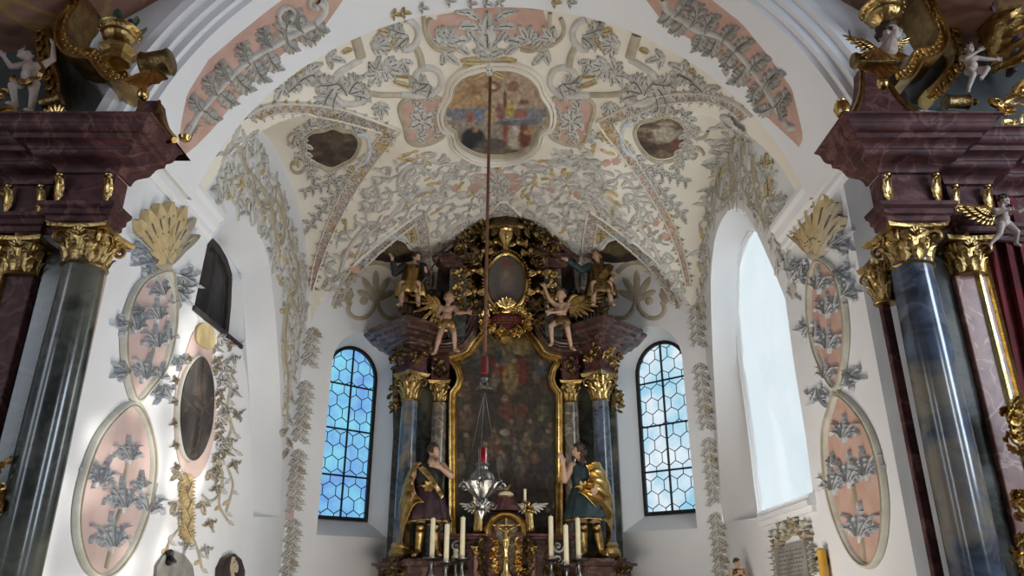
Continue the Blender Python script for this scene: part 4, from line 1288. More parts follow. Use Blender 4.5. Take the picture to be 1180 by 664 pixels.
cart(BV_PR, 'lower pink oval cartouche on the right wall beside the altar column', [(967, 455), (990, 474), (1008, 506), (1019, 552), (1022, 592), (1018, 630), (1006, 652), (990, 646), (974, 620), (960, 580), (953, 540), (952, 500), (958, 474)], 7, PINK,
     [(976, 505, -pi / 2, 28, 5, 1.6), (982, 556, -pi / 2, 36, 5, 1.7), (994, 618, -pi / 2, 40, 5, 1.8), (1002, 548, -pi / 2 - .2, 34, 4, 1.1), (964, 565, -pi / 2 - .2, 30, 4, 1.2), (962, 535, -pi / 2, 14, 3, 1)],
     stem=[[(980, 520), (985, 545)], [(985, 560), (990, 590)], [(995, 620), (998, 646)]])
cart(BV_PR, 'upper pink oval cartouche on the right wall below the shell', [(946, 300), (962, 312), (972, 340), (977, 380), (974, 420), (966, 448), (952, 430), (940, 400), (934, 365), (934, 330), (938, 310)], 6, PINK,
     [(956, 362, -pi / 2, 26, 5, 1.7), (958, 402, -pi / 2, 28, 5, 1.7), (946, 334, -pi / 2, 26, 4, 1.4), (955, 436, -pi / 2, 22, 4, 1.4), (966, 352, -pi / 2 + .2, 18, 3, 1.4), (944, 388, -pi / 2, 18, 3, 1.2)],
     out_plants=[(936, 376, pi - .7, 20, 4, 2.0), (946, 448, pi / 2 + .1, 24, 4, 1.6), (976, 340, -.7, 20, 4, 2.0), (977, 430, .8, 24, 4, 1.7), (928, 302, 2.2, 20, 4, 1.8), (966, 282, -.2, 22, 5, 2.2)],
     stem=[[(966, 448), (975, 462), (990, 474)], [(944, 298), (938, 330)]])
for bv, lbl, u, v, pts, stems, lv in ((BV_PL, 'ochre scallop shell with grey leaves at the top of the left wall', 186, 306, [(-2.05, 62), (-1.86, 68), (-1.68, 72), (-1.5, 74), (-1.3, 72), (-1.1, 64), (-.85, 52)], [[(186, 306), (190, 320), (196, 334)], [(186, 306), (182, 316), (168, 322)]], [(170, 290, -2.4, 26, 5), (176, 300, 2.9, 22, 4), (205, 318, .5, 24, 5), (200, 336, .7, 20, 4)]),
                              (BV_PR, 'ochre scallop shell with grey leaves at the top of the right wall', 942, 294, [(-2.3, 44), (-2.0, 58), (-1.8, 66), (-1.6, 72), (-1.4, 72), (-1.2, 66), (-1.0, 56)], [[(942, 294), (938, 312), (936, 330)], [(942, 294), (956, 306), (966, 322)]], [(960, 284, -.6, 26, 5), (928, 306, 2.2, 22, 5), (966, 312, .6, 20, 4)])):
    root = thing('wall_shell', lbl, 'wall decoration', cast(u, v, bv)[0], 'scallop shells on the side walls')
    o = Orn(bv, .9, OCH)
    for a, L in pts: o.leaf(u, v, a, L, L * .20, OCH if a < -1.2 else TAN, 1, (a + 1.55) * .35, .07, 8, True)
    o.blob(u, v, 7, TAN, .08)
    o.build('scallop_ribs', None, None, parent=root)
    o = Orn(bv, .9, BLUE)
    for a in lv: o.tulip(a[0], a[1], a[2], a[3], 5)
    for s_ in stems: o.ribbon(s_, 4, RIM, .045)
    o.build('acanthus_relief', None, None, parent=root)

# ---- oval dark portrait in a painted cartouche on the left niche wall
root = thing('oval_portrait', 'dark oval portrait in a painted cartouche below the small dark window', 'picture', cast(222, 470, BV_PL)[0])
o = Orn(BV_PL, .9)
ov = [(227, 411), (236, 420), (241, 440), (242, 465), (239, 495), (230, 520), (219, 531), (210, 524), (205, 505), (203, 478), (206, 448), (214, 425)]
o.poly(ov, 0, .05, 4); o.build('painted_board', None, None, parent=root, mats=['dark_picture'])
o = Orn(BV_PL, .9)
o.poly([(224, 380), (236, 376), (244, 386), (246, 400), (244, 420), (249, 470), (244, 515), (232, 545), (220, 552), (208, 540), (201, 500), (202, 450), (213, 408)], ROSE, .006, 3)
for k in range(13):
    t = k / 12; v = 400 + 150 * t
    o.tulip(245 + 6 * sin(pi * t) + 2 * sin(k * 2.3), v, .5 + .5 * sin(k * 1.9), 11, 3, TAN if k % 3 else GREY, .02)
    if k % 2: o.tulip(206 - 3 * sin(pi * t) + (14 if v < 420 else 0), v, pi - .3, 8, 3, TAN, .02)
for u, v, a in ((262, 396, .2), (268, 410, 1.4), (266, 450, .6), (258, 470, 1.2), (270, 480, -.6), (264, 505, 1.5), (256, 520, .4), (268, 532, 1.2), (248, 560, 1.3), (214, 560, 2.0), (206, 590, 1.6), (240, 600, 1.2), (214, 625, 1.8), (236, 630, 1.4)):
    o.tulip(u, v, a, 12, 3, GREY if v % 4 else TAN, .02)
o.ribbon(ov, 4, RIM, .04, n=4, closed=True)
o.poly([(226, 376), (236, 372), (246, 386), (242, 402), (232, 400), (224, 392)], OCH, .03, 3)
for k in range(7): o.acan(210 + (k % 2) * 8, 545 + k * 10, pi / 2 + (.4 if k % 2 else -.4), 20, 7, 0, OCH, .03)
for u, v, a in ((252, 390, .3), (256, 420, .5), (254, 440, -.5), (250, 480, .8), (252, 510, .7), (262, 430, .9), (206, 545, 2.4), (202, 580, 2), (240, 545, .8), (232, 580, 1.4)):
    o.palm(u, v, a, 14, 3, 1.8, mi=GREY if u > 240 else TAN)
for pts in ([(258, 424), (266, 440), (262, 470), (270, 500)], [(254, 470), (266, 490), (262, 510), (272, 520)], [(246, 530), (256, 545), (252, 580), (262, 600)], [(232, 570), (244, 578), (256, 560), (252, 530)], [(262, 540), (268, 560), (260, 590)], [(206, 610), (196, 622), (190, 640)], [(222, 620), (228, 636), (232, 655)]):
    o.ribbon(pts, 2.2, TAN, .015)
    P = resample(pts, 5)
    for i in range(1, 5): o.leaf(P[i][0], P[i][1], pi / 2 + (.9 if i % 2 else -.9), 9, 2.6, OCH if i % 3 == 0 else GREY, 2, 0, .015, 5, False)
o.build('painted_surround', None, None, parent=root)
# ------------------------------------------------------------------ carving helpers
def xf(loc, rot=0, s=1.0, tilt=0):
    return Matrix.Translation(Vector(loc)) @ Matrix.Rotation(rot, 4, 'Z') @ Matrix.Rotation(tilt, 4, 'X') @ Matrix.Scale(s, 4)
def capital(name, c, r, h, parent, m='gold', sq=True, rot=0, rear=True):
    """carved Corinthian capital: bell, two rows of leaves, corner volutes, abacus. c = centre of its foot"""
    c = Vector(c)
    mb = MB(); mb.lathe([(r * 1.02, 0), (r * 1.1, h * .03), (r * 1.02, h * .07), (r * .98, h * .1), (r * 1.0, h * .5), (r * 1.25, h * .86)], c, 20)
    k = 1.45 * r
    R4 = Matrix.Translation(c) @ Matrix.Rotation(rot, 4, 'Z')
    rows = []
    for zz, f in ((h * .86, .95), (h * .90, 1.06), (h * .95, 1.08), (h, 1.14)):
        row = []
        for q in range(4):
            a0, a1 = pi / 4 + q * pi / 2, pi / 4 + (q + 1) * pi / 2
            p0 = Vector((cos(a0), sin(a0), 0)) * k * 1.32 * f; p1 = Vector((cos(a1), sin(a1), 0)) * k * 1.32 * f
            for j in range(6):
                t = j / 6
                p = p0.lerp(p1, t); p = p * (1 - .16 * sin(pi * t))
                row.append(R4 @ (p + Vector((0, 0, zz))))
        rows.append(row)
    mb.grid(rows, 0, None, True)
    n = len(mb.v)
    mb.f.append(tuple(n - 24 + i for i in range(24))); mb.m.append(0)
    mb.f.append(tuple(n - 96 + i for i in reversed(range(24)))); mb.m.append(0)
    o = mb.build(name, m, parent)
    mb = MB()
    for q in range(8):
        a = rot + q * pi / 4
        d = Vector((cos(a), sin(a), 0))
        mb.leaf(c + d * r * .98 + Vector((0, 0, h * .06)), (0, 0, 1), d, h * .5, r * .42, .75, 0, 3)
        a += pi / 8; d = Vector((cos(a), sin(a), 0))
        mb.leaf(c + d * r * 1.0 + Vector((0, 0, h * .3)), (0, 0, 1), d, h * .5, r * .38, .8, 0, 3)
        mb.ell(c + d * r * 1.12 + Vector((0, 0, h * .62)), r * .13)
    for q in range(4):
        a = rot + pi / 4 + q * pi / 2
        d = Vector((cos(a), sin(a), 0)); e = Vector((-sin(a), cos(a), 0))
        for sg in (-1, 1):
            pts = [c + d * r * .95 + e * sg * r * .35 + Vector((0, 0, h * .45))]
            for i in range(16):
                t = i / 15; rr = h * .17 * (1 - .8 * t); an = pi * .75 - t * 2 * pi * 1.3
                pts.append(c + d * (r * 1.36 + rr * cos(an)) + e * sg * r * .10 * (1 - t) + Vector((0, 0, h * .68 + rr * sin(an))))
            mb.tube(pts, [r * .10] + [r * .11 * (1 - .4 * i / 15) for i in range(16)], 6)
        a = rot + q * pi / 2; d = Vector((cos(a), sin(a), 0))
        for j in range(5):
            aa = (j - 2) * .5
            e = Vector((-sin(a), cos(a), 0))
            mb.leaf(c + d * r * 1.22 + Vector((0, 0, h * .70)), Vector((0, 0, cos(aa))) + e * sin(aa), d, h * .28, r * .12, .4, 0, 1, 5)
        mb.ell(c + d * r * 1.3 + Vector((0, 0, h * .74)), r * .14)
    mb.build('acanthus_carving', m, o)
    return o
def entab(mb, plan, prof, z0, mi=0):
    """moulding profile (out, z) carried along a plan polyline; outward = right-hand side of travel"""
    mb.sweep([Vector((p[0], p[1], z0)) for p in plan], prof, (0, 0, 1), (0, 0, 1), mi)
def rfoliage(mb, c, spread, n, L, facing, r, mi=0, curl=.6):
    """carved leaf cluster scattered over an ellipsoidal boss, facing outwards"""
    c = Vector(c); f = Vector(facing).normalized()
    a = f.orthogonal().normalized(); b = f.cross(a)
    up = Vector((0, 0, 1)); a = (up - f * up.dot(f)); a = a.normalized() if a.length > 1e-3 else f.orthogonal(); b = f.cross(a)
    for _ in range(n):
        x, y = r.uniform(-1, 1), r.uniform(-1, 1)
        if x * x + y * y > 1: continue
        p = c + b * x * spread[0] + a * y * spread[1] + f * spread[2] * (1 - x * x - y * y)
        an = r.uniform(0, 2 * pi)
        d = b * cos(an) + a * sin(an) + f * .35
        k = r.uniform(.7, 1.3)
        mb.leaf(p, d, f, L * k, L * .3 * k, curl, mi, 3, 6)
def spiral3(mb, c, ax, up, r, turns, rad, mi=0, dirn=1, a0=0, seg=6, r1=.15):
    c = Vector(c); ax = Vector(ax).normalized(); up = Vector(up).normalized(); sd = ax.cross(up)
    pts = []; n = int(14 * turns)
    for i in range(n + 1):
        t = i / n; rr = r * (1 - t * (1 - r1)); a = a0 + dirn * turns * 2 * pi * t
        pts.append(c + up * rr * sin(a) + sd * rr * cos(a))
    mb.tube(pts, [rad * (1 - .35 * i / n) for i in range(n + 1)], seg, mi)
    mb.ell(pts[-1], rad * 1.3, mi, seg=8, ring=6)
    return pts
def px_ribbon(mb, pts, y, w, depth, mi=0, n=5, rims=True):
    """scroll band: pixel path at depth y, w metres wide in the picture plane, depth metres deep"""
    P = spline([PD(u, v, y) for u, v in pts], n)
    w2 = w / 2
    prof = [(-w2, depth / 2), (-w2, -depth / 2), (-w2 * .7, -depth / 2), (-w2 * .6, -depth * .38), (w2 * .6, -depth * .38), (w2 * .7, -depth / 2), (w2, -depth / 2), (w2, depth / 2)]
    mb.sweep(P, prof, (0, 1, 0), (0, 1, 0), mi)
    return P

# ------------------------------------------------------------------ side altars before the chancel arch
def side_altar(s):
    L = s < 0
    xc = -3.33 if L else 3.11
    name = 'left' if L else 'right'
    root = thing('side_altar', 'marble side altar with gilded capitals and dark top panel at the left of the arch' if L else 'marble side altar with gilded capitals and a red curtain at the right of the arch', 'altar', (xc + s * .8, 5.3, 0))
    rr = random.Random(31 if L else 32)
    E = EYE
    X = lambda d: xc + s * d
    # column
    mb = MB(); r = .165
    mb.lathe([(r * 1.25, 1.0), (r * 1.25, 1.08), (r * 1.1, 1.12), (r * 1.18, 1.2), (r * 1.02, 1.26), (r, 1.3), (r * 1.01, 2.4), (r * .97, 3.2), (r * .9, E + 2.26), (r * .96, E + 2.265), (r * .96, E + 2.29)], (xc, 5.3, 0), 40)
    mb.build('column_shaft', 'green_marble' if L else 'blue_marble', root)
    capital('column_capital', (xc, 5.3, E + 2.25), r * .95, .31, root)
    mb = MB(); mb.box((xc, 5.3, .5), (.5, .5, 1.0)); mb.build('column_plinth', 'red_marble', root, False, bevel=.02)
    # pilaster behind
    dp = .58 if L else .52
    mb = MB(); mb.box((X(dp), 5.47, (E + 2.25) / 2), (.26, .14, E + 2.25)); mb.build('pilaster', 'red_marble' if L else 'pink_marble', root, False, bevel=.01)
    capital('pilaster_capital', (X(dp), 5.46, E + 2.24), .13, .30, root)
    if not L:
        mb = MB(); mb.box((X(-.16), 5.5, (E + 2.3) / 2), (.07, .06, E + 2.3)); mb.build('pilaster_strip', 'red_marble', root, False, bevel=.01)
    if not L: capital('pilaster_capital', (X(-.17), 5.46, E + 2.02), .08, .34, root)
    mb = MB(); mb.box((X(.24), 5.5, (E + 2.5) / 2), (.36, .1, E + 2.5)); mb.box((X(1.5), 5.53, (E + 2.9) / 2), (1.6, .04, E + 2.9)); mb.build('back_panel', 'green_marble', root, False)
    # entablature
    plan = [(-.22, 5.28), (-.22, 5.08), (.22, 5.08), (.22, 5.30), (.40, 5.30), (.40, 5.26), (.76, 5.26), (.80, 5.42), (1.0, 5.46), (1.3, 5.44), (1.7, 5.36), (2.2, 5.2)]
    P = [(X(a), b) for a, b in plan]
    arc = [(0, 0), (.02, .01), (.02, .05), (.045, .06), (.045, .10), (.075, .12), (.08, .15), (0, .165)]
    frz = [(-.012, 0), (-.012, .27)]
    def rnd_(a, b, cv, n=5):                      # ovolo (cv>0) or cavetto (cv<0) between two profile points
        out = []
        for i in range(n + 1):
            t = i / n
            x = sin(t * pi / 2) if cv > 0 else 1 - cos(t * pi / 2); z = 1 - cos(t * pi / 2) if cv > 0 else sin(t * pi / 2)
            out.append((a[0] + (b[0] - a[0]) * x, a[1] + (b[1] - a[1]) * z))
        return out
    cor = [(0, 0)] + rnd_((.02, .005), (.09, .07), -1) + rnd_((.10, .075), (.17, .12), 1) + rnd_((.18, .125), (.26, .17), -1) + [(.265, .205)] + rnd_((.27, .21), (.33, .255), 1) + rnd_((.335, .26), (.385, .305), -1) + [(.39, .315), (0, .33)]
    if not L:
        P = P[::-1]
    # outward must be towards the viewer and the aisle
    sg = 1
    def E_(name, prof, z, m):
        mb = MB()
        if L: entab(mb, P[::-1], [(a, b) for a, b in prof], z)
        else: entab(mb, P, [(-a, b) for a, b in prof], z)
        o = mb.build(name, m, root, True, 28); recalc(o); return o
    E_('architrave', arc, E + 2.55, 'red_marble'); E_('frieze', frz, E + 2.71, 'red_marble'); E_('cornice', cor, E + 2.975, 'red_marble')
    mb = MB(); mb.prism([Vector((a, b, E + 3.29)) for a, b in P] + [Vector((X(2.2), 5.56, E + 3.29))], (0, 0, .01)); mb.build('cornice_top', 'red_marble', root, False)
    # gilt brackets on the frieze
    for d, y in ((-.19, 5.06), (.19, 5.06), (.44, 5.24), (.70, 5.24)):
        mb = MB(); b = Vector((X(d), y, E + 2.72))
        mb.leaf(b, (0, 0, 1), (0, -1, 0), .25, .045, .45, 0, 5); mb.leaf(b + Vector((.0, -.01, .06)), (0, 0, 1), (0, -1, 0), .18, .03, .9, 0, 3)
        mb.ell(b + Vector((0, -.03, .22)), (.03, .03, .022))
        mb.build('gilt_bracket', 'gold_bright', root)
    # concave pedestal above the cornice
    if L: bot, top, hb, ht = (166, 158), (163, 104), 33, 12
    else: bot, top, hb, ht = (1022, 128), (1014, 66), 36, 15
    y0 = 5.02
    b = PD(*bot, y0); t = PD(*top, y0); mp = mpp(*bot, y0)
    mb = MB(); rows = []; edges = [[], [], [], []]
    for k in range(9):
        f = k / 8; c = b.lerp(t, f); w = (ht + (hb - ht) * (1 - f) ** 2.2) * mp
        row = []
        for q, (dx, dy) in enumerate(((-1, -1), (1, -1), (1, 1), (-1, 1))):
            p = c + Vector((dx * w, dy * w * .7 + .2, 0)); row.append(p); edges[q].append(p)
        rows.append(row)
    mb.grid(rows, 0, None, True); o = mb.build('scroll_pedestal', 'red_marble', root, False)
    mb = MB()
    for q in (0, 1):
        mb.tube(edges[q], [.03 - .002 * i for i in range(9)], 6)
        for i in range(1, 8, 1): mb.leaf(edges[q][i], (0, 0, -1), (0, -1, .2), .11, .03, .5, 0, 3)
    mb.build('gilt_edging', 'gold', o)
    # scroll volutes
    mb = MB()
    if L:
        path = [(96, -14), (98, 4), (96, 20), (87, 32), (82, 50), (87, 67), (101, 75), (118, 77), (127, 88), (140, 101), (156, 100)]
    else:
        path = [(1050, -14), (1056, 8), (1062, 26), (1072, 44), (1075, 60), (1066, 73), (1050, 76), (1044, 86), (1036, 98), (1024, 100)]
    PP = px_ribbon(mb, path, 5.25, .115, .34)
    o = mb.build('scroll_volute', 'gold', root, True, 30); recalc(o)
    mb = MB()
    for i in range(2, len(PP) - 2, 2):
        q = PP[i] + Vector((0, -.135, 0)); d = PP[i + 1] - PP[i - 1]
        mb.leaf(q, d + Vector((0, 0, .2 * (-1) ** i)), (0, -1, 0), .07, .022, .3, 0, 3, 5); mb.ell(q, .014, seg=6, ring=4)
    mb.build('carved_beading', 'gold_bright', o)
    # roll end with leaf
    mb = MB()
    if L:
        c = PD(172, 76, 5.0); mb.lathe([(.10, 0), (.115, .02), (.10, .05), (.105, .2), (.115, .23), (.09, .25)], (0, 0, 0), 20, 0, Matrix.Translation(c + Vector((-.06, .0, 0))) @ Matrix.Rotation(radians(80), 4, 'Y'))
        lf = PD(172, 84, 4.94)
    else:
        c = PD(1010, 70, 5.05); mb.lathe([(.06, -.2), (.07, -.18), (.06, -.15), (.06, .15), (.07, .18), (.05, .2)], (0, 0, 0), 18, 0, Matrix.Translation(c) @ Matrix.Rotation(radians(90), 4, 'Y'))
        lf = PD(1010, 72, 4.92)
    mb.build('scroll_roll', 'gold_dark', root)
    mb = MB()
    for k in range(5): mb.leaf(lf + Vector(((k - 2) * .03, 0, 0)), (.35 * (k - 2), -.1, -1), (0, -1, .3), .26 - .03 * abs(k - 2), .06, .55, 0, 4)
    mb.ell(lf + Vector((0, -.02, -.22)), (.045, .05, .06))
    mb.build('acanthus_drop', 'gold_bright', root)
    # dark top panel
    if L: pn = [(-60, 175), (-60, -30), (90, -30), (94, 0), (84, 32), (80, 52), (88, 80), (104, 96), (124, 120), (132, 150)]
    else: pn = [(1240, 175), (1240, -30), (1068, -30), (1072, 10), (1082, 40), (1082, 64), (1060, 84), (1042, 104), (1050, 120), (1084, 122)]
    mb = MB(); mb.prism([PD(u, v, 5.47) for u, v in pn], (0, .07, 0)); o = mb.build('top_panel', 'dark_panel', root, False); recalc(o)
    # flat gilt strap with shell foot
    mb = MB()
    if L: strap = [(66, -14), (58, 8), (54, 30), (52, 52), (56, 76), (64, 96), (66, 118)]
    else: strap = [(1081, -14), (1087, 8), (1093, 36), (1101, 60), (1101, 74), (1090, 92), (1076, 108), (1068, 114)]
    SP_ = spline([PD(u, v, 5.36) for u, v in strap], 4)
    mb.sweep(SP_, [(-.055, .12), (-.06, -.06), (-.035, -.06), (-.03, -.045), (.03, -.045), (.035, -.06), (.06, -.06), (.055, .12)], (0, 1, 0), (0, 1, 0))
    o = mb.build('gilt_strap', 'gold', root, True, 30); recalc(o)
    mb = MB()
    for i in range(1, len(SP_) - 1): mb.leaf(SP_[i] + Vector((0, -.06, 0)), (.6 * (-1) ** i, 0, -1), (0, -1, 0), .09, .03, .4, 0, 3, 5)
    mb.build('carved_beading', 'gold_bright', o)
    if L:
        mb = MB(); c = PD(64, 136, 5.1)
        for k in range(9): 
            a = -pi * .1 - k * pi * .13 + pi * .9
            mb.leaf(c, (cos(a), -.1, sin(a)), (0, -1, 0), .13, .024, .4, 0, 1)
        mb.ell(c, .03); mb.build('gilt_shell', 'gold_bright', root)
        mb = MB(); c = PD(48, 120, 5.1); mb.lathe([(.05, 0), (.055, .02), (.05, .04), (.05, .14), (.056, .16), (.04, .17)], (0, 0, 0), 16, 0, Matrix.Translation(c) @ Matrix.Rotation(radians(70), 4, 'Y')); mb.build('scroll_roll', 'gold_dark', root)
        mb = MB(); c = PD(6, 138, 5.2); mb.lathe([(.105, -.02), (.125, -.02), (.13, 0), (.125, .02), (.105, .02), (.10, 0)], (0, 0, 0), 28, 0, Matrix.Translation(c) @ Matrix.Rotation(radians(90), 4, 'X')); spiral3(mb, PD(2, 110, 5.2), (0, 1, 0), (0, 0, 1), .07, 1.2, .018); mb.build('gilt_wreath', 'gold', root)
        mb = MB(); c = PD(-14, -2, 5.4)
    else:
        mb = MB(); c = PD(1103, 118, 4.95); mb.lathe([(.058, -.10), (.065, -.09), (.058, -.07), (.058, .06), (.066, .08), (.05, .10), (.02, .12), (.03, .14), (.012, .17)], (0, 0, 0), 18, 0, Matrix.Translation(c) @ Matrix.Rotation(radians(90), 4, 'Y') ); mb.build('scroll_roll', 'gold_dark', root)
        mb = MB()
        for u, v, r_, t, d0, a0 in ((1158, 128, .07, 1.2, 1, 0), (1165, 152, .10, 1.1, -1, 2.0), (1174, 104, .08, 1.2, -1, 1.0), (1148, 118, .045, 1.3, 1, 2.5)):
            spiral3(mb, PD(u, v, 5.0), (0, 1, 0), (0, 0, 1), r_, t, .026, 0, d0, a0)
        mb.tube([PD(u, v, 5.0) for u, v in ((1140, 116), (1152, 124), (1166, 112), (1176, 96), (1184, 90))], .022)
        rfoliage(mb, PD(1168, 130, 4.98), (.10, .16, .03), 26, .08, (0, -1, 0), rr); mb.build('gilt_cresting', 'gold_bright', root)
        c = PD(1142, 12, 5.42)
    mb = MB()
    for k in range(22):
        a = (2 * pi * k / 22 if not L else pi * (-.5 + k / 22)) + .07
        l = .42 if k % 2 else .3
        d = Vector((cos(a), 0, sin(a))); e = Vector((-sin(a), 0, cos(a)))
        p0 = c + d * .08; p1 = c + d * l
        mb.add([p0 + e * .014 + Vector((0, .02, 0)), p0 - e * .014 + Vector((0, .02, 0)), p1 - e * .03 + Vector((0, .02, 0)), p1 + e * .03 + Vector((0, .02, 0)), p0 - Vector((0, .03, 0)), p1 - Vector((0, .03, 0))], [(0, 4, 5, 3), (1, 2, 5, 4), (0, 3, 2, 1), (3, 5, 2), (0, 1, 4)])
    mb.build('ray_glory', 'gold_dark', root, False)
    # gilt frame of the altar picture / niche
    if L: fp = [(-60, 196), (-6, 215), (24, 228), (16, 268), (-2, 330), (-30, 430)]
    else: fp = [(1240, 118), (1196, 150), (1176, 166), (1160, 182), (1140, 196), (1108, 218), (1116, 256), (1134, 330), (1164, 450), (1190, 545)]
    yf = 5.42
    FP = [PD(u, v, yf) for u, v in fp]
    pr = [(-.07, .08), (-.07, -.02), (-.05, -.05), (-.03, -.05), (-.01, -.02), (.015, -.015), (.03, -.04), (.05, -.05), (.06, -.03), (.07, .08)]
    mb = MB(); mb.sweep(FP, pr, (0, 1, 0), (0, 1, 0)); o = mb.build('gilt_frame', 'gold_bright', root, True, 30); recalc(o)
    if L:
        mb = MB(); mb.add([p + Vector((0, .03, 0)) for p in FP] + [PD(-80, 430, yf + .03), PD(-80, 196, yf + .03)], [tuple(range(len(FP) + 2))]); mb.build('altar_picture', 'dark_picture', root, False)
    else:
        mb = MB(); rows = []
        for i in range(60):
            u = 1096 + i * 2.6
            rows.append([PD(u + (v - 215) * .21, v, yf + .06 + .035 * sin(i * .9) + .015 * sin(i * 2.1 + v * .01)) for v in range(205, 620, 20)])
        mb.grid(rows); mb.build('velvet_curtain', 'velvet', root)
    return root
SA = {-1: side_altar(-1), 1: side_altar(1)}
def vase(lbl, u, v, y, k, fruit):
    """gadrooned gilt vase, foot at pixel (u, v)"""
    b = PD(u, v, y)
    root = thing('gilt_vase', lbl, 'vase', b, 'gilded vases on the side altars')
    mb = MB()
    rows = []
    prof = [(.5, 0), (.52, .06), (.3, .12), (.22, .22), (.3, .30), (.62, .42), (.86, .62), (.92, .80), (.84, .86), (.86, .92), (1.04, 1.0), (1.12, 1.22), (1.26, 1.30), (1.30, 1.36), (1.2, 1.40), (1.0, 1.36)]
    for r, z in prof:
        row = []
        for q in range(48):
            a = 2 * pi * q / 48; g = 1 + (.07 * abs(sin(8 * a)) if .3 < z < .86 else 0)
            row.append(b + Vector((k * r * g * cos(a), k * r * g * sin(a), k * z)))
        rows.append(row)
    mb.grid(rows, 0, None, True); n = len(mb.v); mb.f.append(tuple(n - 48 + i for i in range(48))); mb.m.append(0); mb.f.append(tuple(reversed(range(48)))); mb.m.append(0)
    mb.build('vase_body', 'gold', root)
    mb = MB()
    for q in range(16):
        a = 2 * pi * q / 16; d = Vector((cos(a), sin(a), 0))
        mb.leaf(b + d * k * .3 + Vector((0, 0, k * .34)), d * .7 + Vector((0, 0, .6)), d, k * .55, k * .13, .2, 0, 3)
        mb.ell(b + d * k * 1.12 + Vector((0, 0, k * 1.14)), k * .08, seg=8, ring=5)
    mb.build('leaf_carving', 'gold_bright', root)
    if fruit:
        r = random.Random(5)
        for i, m in enumerate(('fruit_blue', 'fruit_plum', 'fruit_green')):
            mb = MB()
            for _ in range(12):
                a = r.uniform(0, 6.28); q = r.uniform(.1, 1.0)
                if m == 'fruit_green': mb.leaf(b + Vector((k * q * cos(a), k * q * sin(a), k * 1.4)), (cos(a), sin(a), .5), (0, -.3, 1), k * .9, k * .3, .6)
                else: mb.ell(b + Vector((k * q * cos(a), k * q * sin(a), k * r.uniform(1.4, 1.9))), k * .22)
            mb.build(['blue_fruit', 'plum_fruit', 'green_leaves'][i], m, root)
    return root
vase('gilded gadrooned vase heaped with fruit on the left side altar', 134, 56, 5.1, .135, True)
vase('gilded gadrooned vase above the angel bust on the right side altar', 1022, 32, 5.15, .15, False)
# octagonal gilt pedestal under the left vase
root = SA[-1]
mb = MB(); c = PD(135, 66, 5.1); mb.lathe([(.11, -.06), (.12, -.05), (.12, .0), (.15, .03), (.16, .06), (.10, .075)], c, 8); mb.build('octagonal_pedestal', 'gold', root, False)
mb = MB(); c = Vector((2.53, 4.76, EYE + 3.37)); mb.lathe([(.02, -.07), (.05, -.06), (.065, -.01), (.05, .04), (.03, .05), (.035, .065), (.01, .08)], c, 14); mb.build('gilt_knob', 'gold_bright', SA[1])
mb = MB(); c = PD(213, 159, 4.98); mb.lathe([(.02, -.03), (.04, -.02), (.05, .01), (.03, .03), (.01, .04)], c, 14); mb.build('gilt_knob', 'gold_bright', root)
# gilt foliage low on the right altar frame
for u, v, n in ((1168, 484, 26), (1180, 585, 22), (1182, 650, 16), (1172, 505, 18)):
    mb = MB(); rfoliage(mb, PD(u, v, 5.25), (.09, .13, .05), n * 2, .10, (0, -1, 0), random.Random(u)); spiral3(mb, PD(u + 2, v, 5.2), (0, 1, 0), (0, 0, 1), .07, 1.3, .022); mb.build('gilt_foliage_scroll', 'gold_bright', SA[1])
mb = MB(); rfoliage(mb, PD(0, 560, 5.2), (.07, .2, .05), 40, .10, (0, -1, 0), random.Random(2)); mb.build('gilt_foliage_scroll', 'gold_bright', SA[-1])
